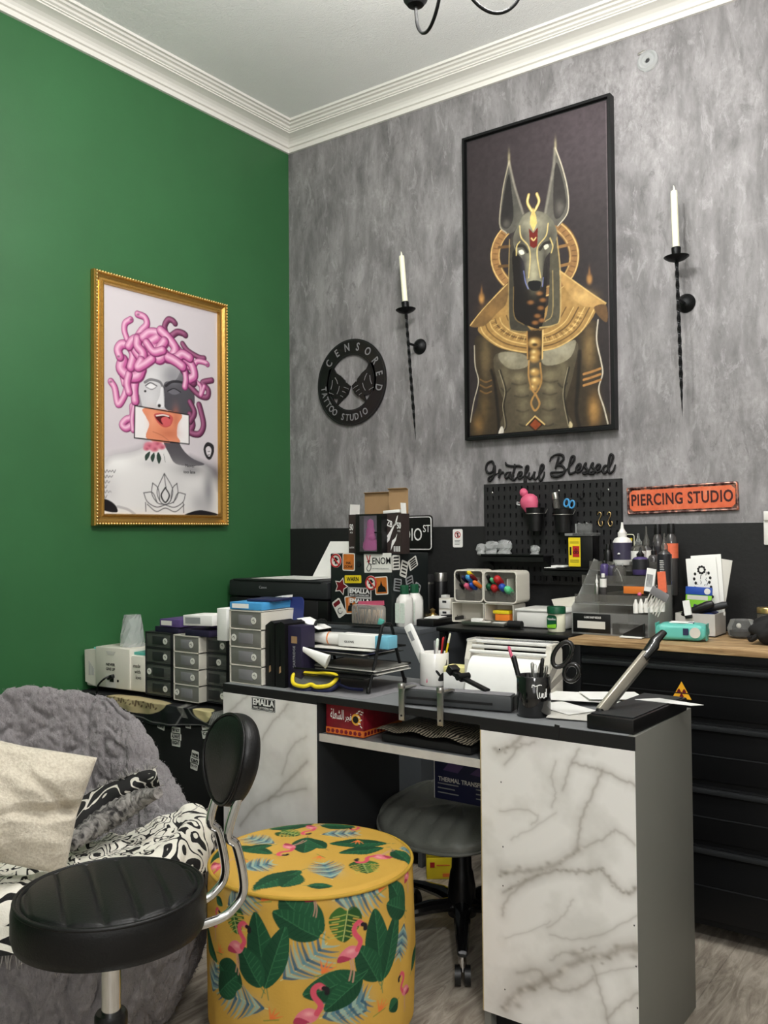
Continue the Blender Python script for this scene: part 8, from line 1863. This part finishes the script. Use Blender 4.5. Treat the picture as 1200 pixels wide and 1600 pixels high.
def blk(u, v):
    th = th0+(th1-th0)*u; a, b_ = v_edges(u); vv = a+(b_-a)*v; p, n = fur_pt((th/(2*math.pi)) % 1.0, vv, 0, .2)
    w = .010*abs(mn.noise(Vector((u*7, v*3, 1))))+.012*max(0, 1-abs(mn.noise(Vector((u*5+v*2, v*2.5, 4))))*5)+.004*mn.noise(Vector((u*22, v*14, 2)))
    out = .012+w+.012*max(0, (v-.8)/.2)
    s_ = (chair_pt(th, vv)); uv.append((th*.45, vv*1.5, 0)); return p+n*out
o = MB().grid(blk, BU, BV).build('blanket_cloth', MATS['doodle_blanket'], t, smooth=180); cloth_attr(o, uv)
mb = MB(); rn = random.Random(3)
for k in range(260):
    u = k/260; p = blk(u, 1.0); q = p+Vector((rn.uniform(-.006, .006), rn.uniform(-.006, .006), -.018-rn.random()*.014)); mb.tube([p, (p+q)/2+Vector((rn.uniform(-.003, .003), 0, 0)), q], .0011, 4)
mat('fringe_grey', (150, 146, 142), .9, var=.3)
mb.build('fringe', MATS['fringe_grey'], t, kind='stuff')
# folded part, dark reverse showing, lying as a roll on the seat
PA = [PZ(112, 1308, .47), PZ(150, 1280, .49), PZ(190, 1255, .52), PZ(225, 1236, .55), PZ(250, 1228, .575)]
PT = [PZ(100, 1266, .50), PZ(140, 1238, .535), PZ(180, 1220, .565), PZ(215, 1207, .59), PZ(243, 1200, .605)]
lo, hi = crom([tuple(p-Vector((ACX, ACY, 0))) for p in PA], 12), crom([tuple(p-Vector((ACX, ACY, 0))) for p in PT], 12); nn = len(lo); uv2 = []
def flap(u, v):
    i = min(nn-1, int(u*(nn-1)+.5)); a, b_ = Vector(lo[i]), Vector(hi[i]); toC = (CAM-Vector((ACX, ACY, 0))-a).normalized()
    p = a.lerp(b_, v)+toC*(.030*math.sin(math.pi*v)+.008*math.sin(u*14)*math.sin(v*4)); uv2.append((u*.55, v*.22, 1)); return p
o = MB().grid(flap, nn, 20).build('folded_flap', m2, t, smooth=180, label='folded back flap showing the black reverse'); cloth_attr(o, uv2)
m3, nt, b = nodes_mat('mottled_roll', .95); a1 = nz(nt, 38, 5, .6, (1, 1, 1), .8); r1 = rmp(nt, a1.outputs['Fac'], [(.4, (52, 50, 50)), (.6, (150, 146, 142))]); nt.links.new(r1.outputs[0], b.inputs['Base Color']); bumpn(nt, a1.outputs['Fac'], b, 1, .006)
RL = [Vector(p)+Vector((.012, -.016, -.012)) for p in lo]
MB().tube(RL, [.013+.018*math.sin(math.pi*min(1, (i+4)/nn))+.002*math.sin(i*2.1) for i in range(nn)], 14).build('fringed_roll', m3, t, smooth=60, label='rolled grey fringed edge')
mb = MB()
for k in range(150):
    i = rn.randrange(nn); p = Vector(hi[i] if k % 3 else lo[i]); q = p+Vector((rn.uniform(-.018, .018), rn.uniform(-.012, .012), rn.uniform(-.006, .016))); mb.tube([p, q], .0011, 4)
for k in range(70):
    p = blk(.985-.02*rn.random(), rn.random()); q = p+Vector((rn.uniform(-.006, .014), rn.uniform(0, .014), rn.uniform(0, .014))); mb.tube([p, q], .0011, 4)
mb.build('fringe', MATS['fringe_grey'], t, kind='stuff')
# cream cushion
m, nt, b = nodes_mat('cream_fleece', .95); a1 = nz(nt, 160, 5, .6); r1 = rmp(nt, a1.outputs['Fac'], [(.35, (192, 182, 164)), (.65, (214, 206, 189))]); nt.links.new(r1.outputs[0], b.inputs['Base Color']); b.inputs['Sheen Weight'].default_value = .2; bumpn(nt, a1.outputs['Fac'], b, .8, .004)
pc = CAM+ray(6, 1252)*1.93
t = thing('cushion', 'cream fleece cushion resting on the fur armchair at the left edge', 'cushion', pc)
toC = (CAM-pc).normalized(); cr_ = Vector((0, 0, 1)).cross(toC).normalized(); cu_ = toC.cross(cr_)
def cush(sgn):
    def f(u, v):
        x, y = u*2-1, v*2-1; e = max(abs(x), abs(y)); th_ = (1-x*x)**.45*(1-y*y)**.45 if abs(x) < 1 and abs(y) < 1 else 0
        px_, py_ = x*.165*(1-.05*(1-y*y)*0-.06*(1-abs(y))), y*.125*(1-.05*(1-abs(x)))
        q = Vector((x, y, 3)); d = .068*th_
        if sgn > 0:
            d += (.014*mn.noise(Vector((x*1.6+y*1.5, y*2.2-x, 2)))-.026*max(0, 1-abs(y+.25-.35*x+.12*mn.noise(Vector((x*2, y*2, 7))))*6)*max(0, x+.35)-.020*max(0, 1-abs(y-.05+.55*(x-.9)+.1*mn.noise(Vector((x*3, y, 8))))*7)*max(0, x+.1)+.004*mn.noise(Vector((x*6, y*6, 1))))*min(1, th_*2)
        r_ = R(-17); X = px_*math.cos(r_)-py_*math.sin(r_); Y = px_*math.sin(r_)+py_*math.cos(r_)
        return Vector(cr_*X+cu_*Y+toC*(sgn*d))
    return f
MB().grid(cush(1), 90, 90).build('cushion_front', MATS['cream_fleece'], t, smooth=180); MB().grid(lambda u, v: cush(-1)(1-u, v), 50, 50).build('cushion_back', MATS['cream_fleece'], t, smooth=180)

# ------------------------------------------------------------------ groups for the repeated things
GROUPS = {'wall_sconce': 'iron sconces on the grey wall', 'candle': 'cream candles in the sconces', 'script_lettering': 'script words above the pegboard', 'pegboard_cup': 'black cups on the pegboard', 'pegboard_shelf': 'shelves on the pegboard',
          'crystal_ornament': 'crystal ornaments on the pegboard shelf', 'card_packet': 'white card packets on the pegboard shelf', 'peg_hook': 'black hooks on the pegboard', 's_hook': 'gold S hooks on the pegboard', 'glove_carton': 'open glove cartons on the stickered box',
          'flask': 'black flasks against the wall', 'open_cube': 'open white cubes under the marker holders', 'marker_holder': 'rounded white marker holders', 'marker': 'pens and markers in the marker holders', 'sticky_pad': 'sticky note blocks in the open cube', 'tray_item': 'odds and ends in the steel tray',
          'squeeze_bottle': 'bottles in the clear organizer', 'cream_tube': 'printed tubes on the oak worktop', 'paper_towel': 'white papers in the marble box', 'blister_packet': 'packets in the marble box', 'black_handle_tool': 'black handled tools across the marble box',
          'glass_jar': 'glass jars at the right of the worktop', 'mug': 'mugs on the desk', 'pen': 'pens in the mugs', 'paint_brush': 'brushes in the white mug', 'desk_clamp': 'silver clamps on the desk edge', 'drawer_stack': 'clear drawer stacks', 'slim_box': 'slim black boxes on the desk',
          'flat_box': 'flat boxes on the drawer stacks', 'yellow_box': 'yellow boxes on the floor', 'bottle': 'white alcohol bottles with green caps', 'paper_stack': 'paper stacks in the letter tray', 'paper_sheet': 'loose paper sheets'}
for o in bpy.data.objects:
    if o.parent is None and o.get('label') and not o.get('group'):
        g = GROUPS.get(o.name.split('.')[0])
        if g: o['group'] = g
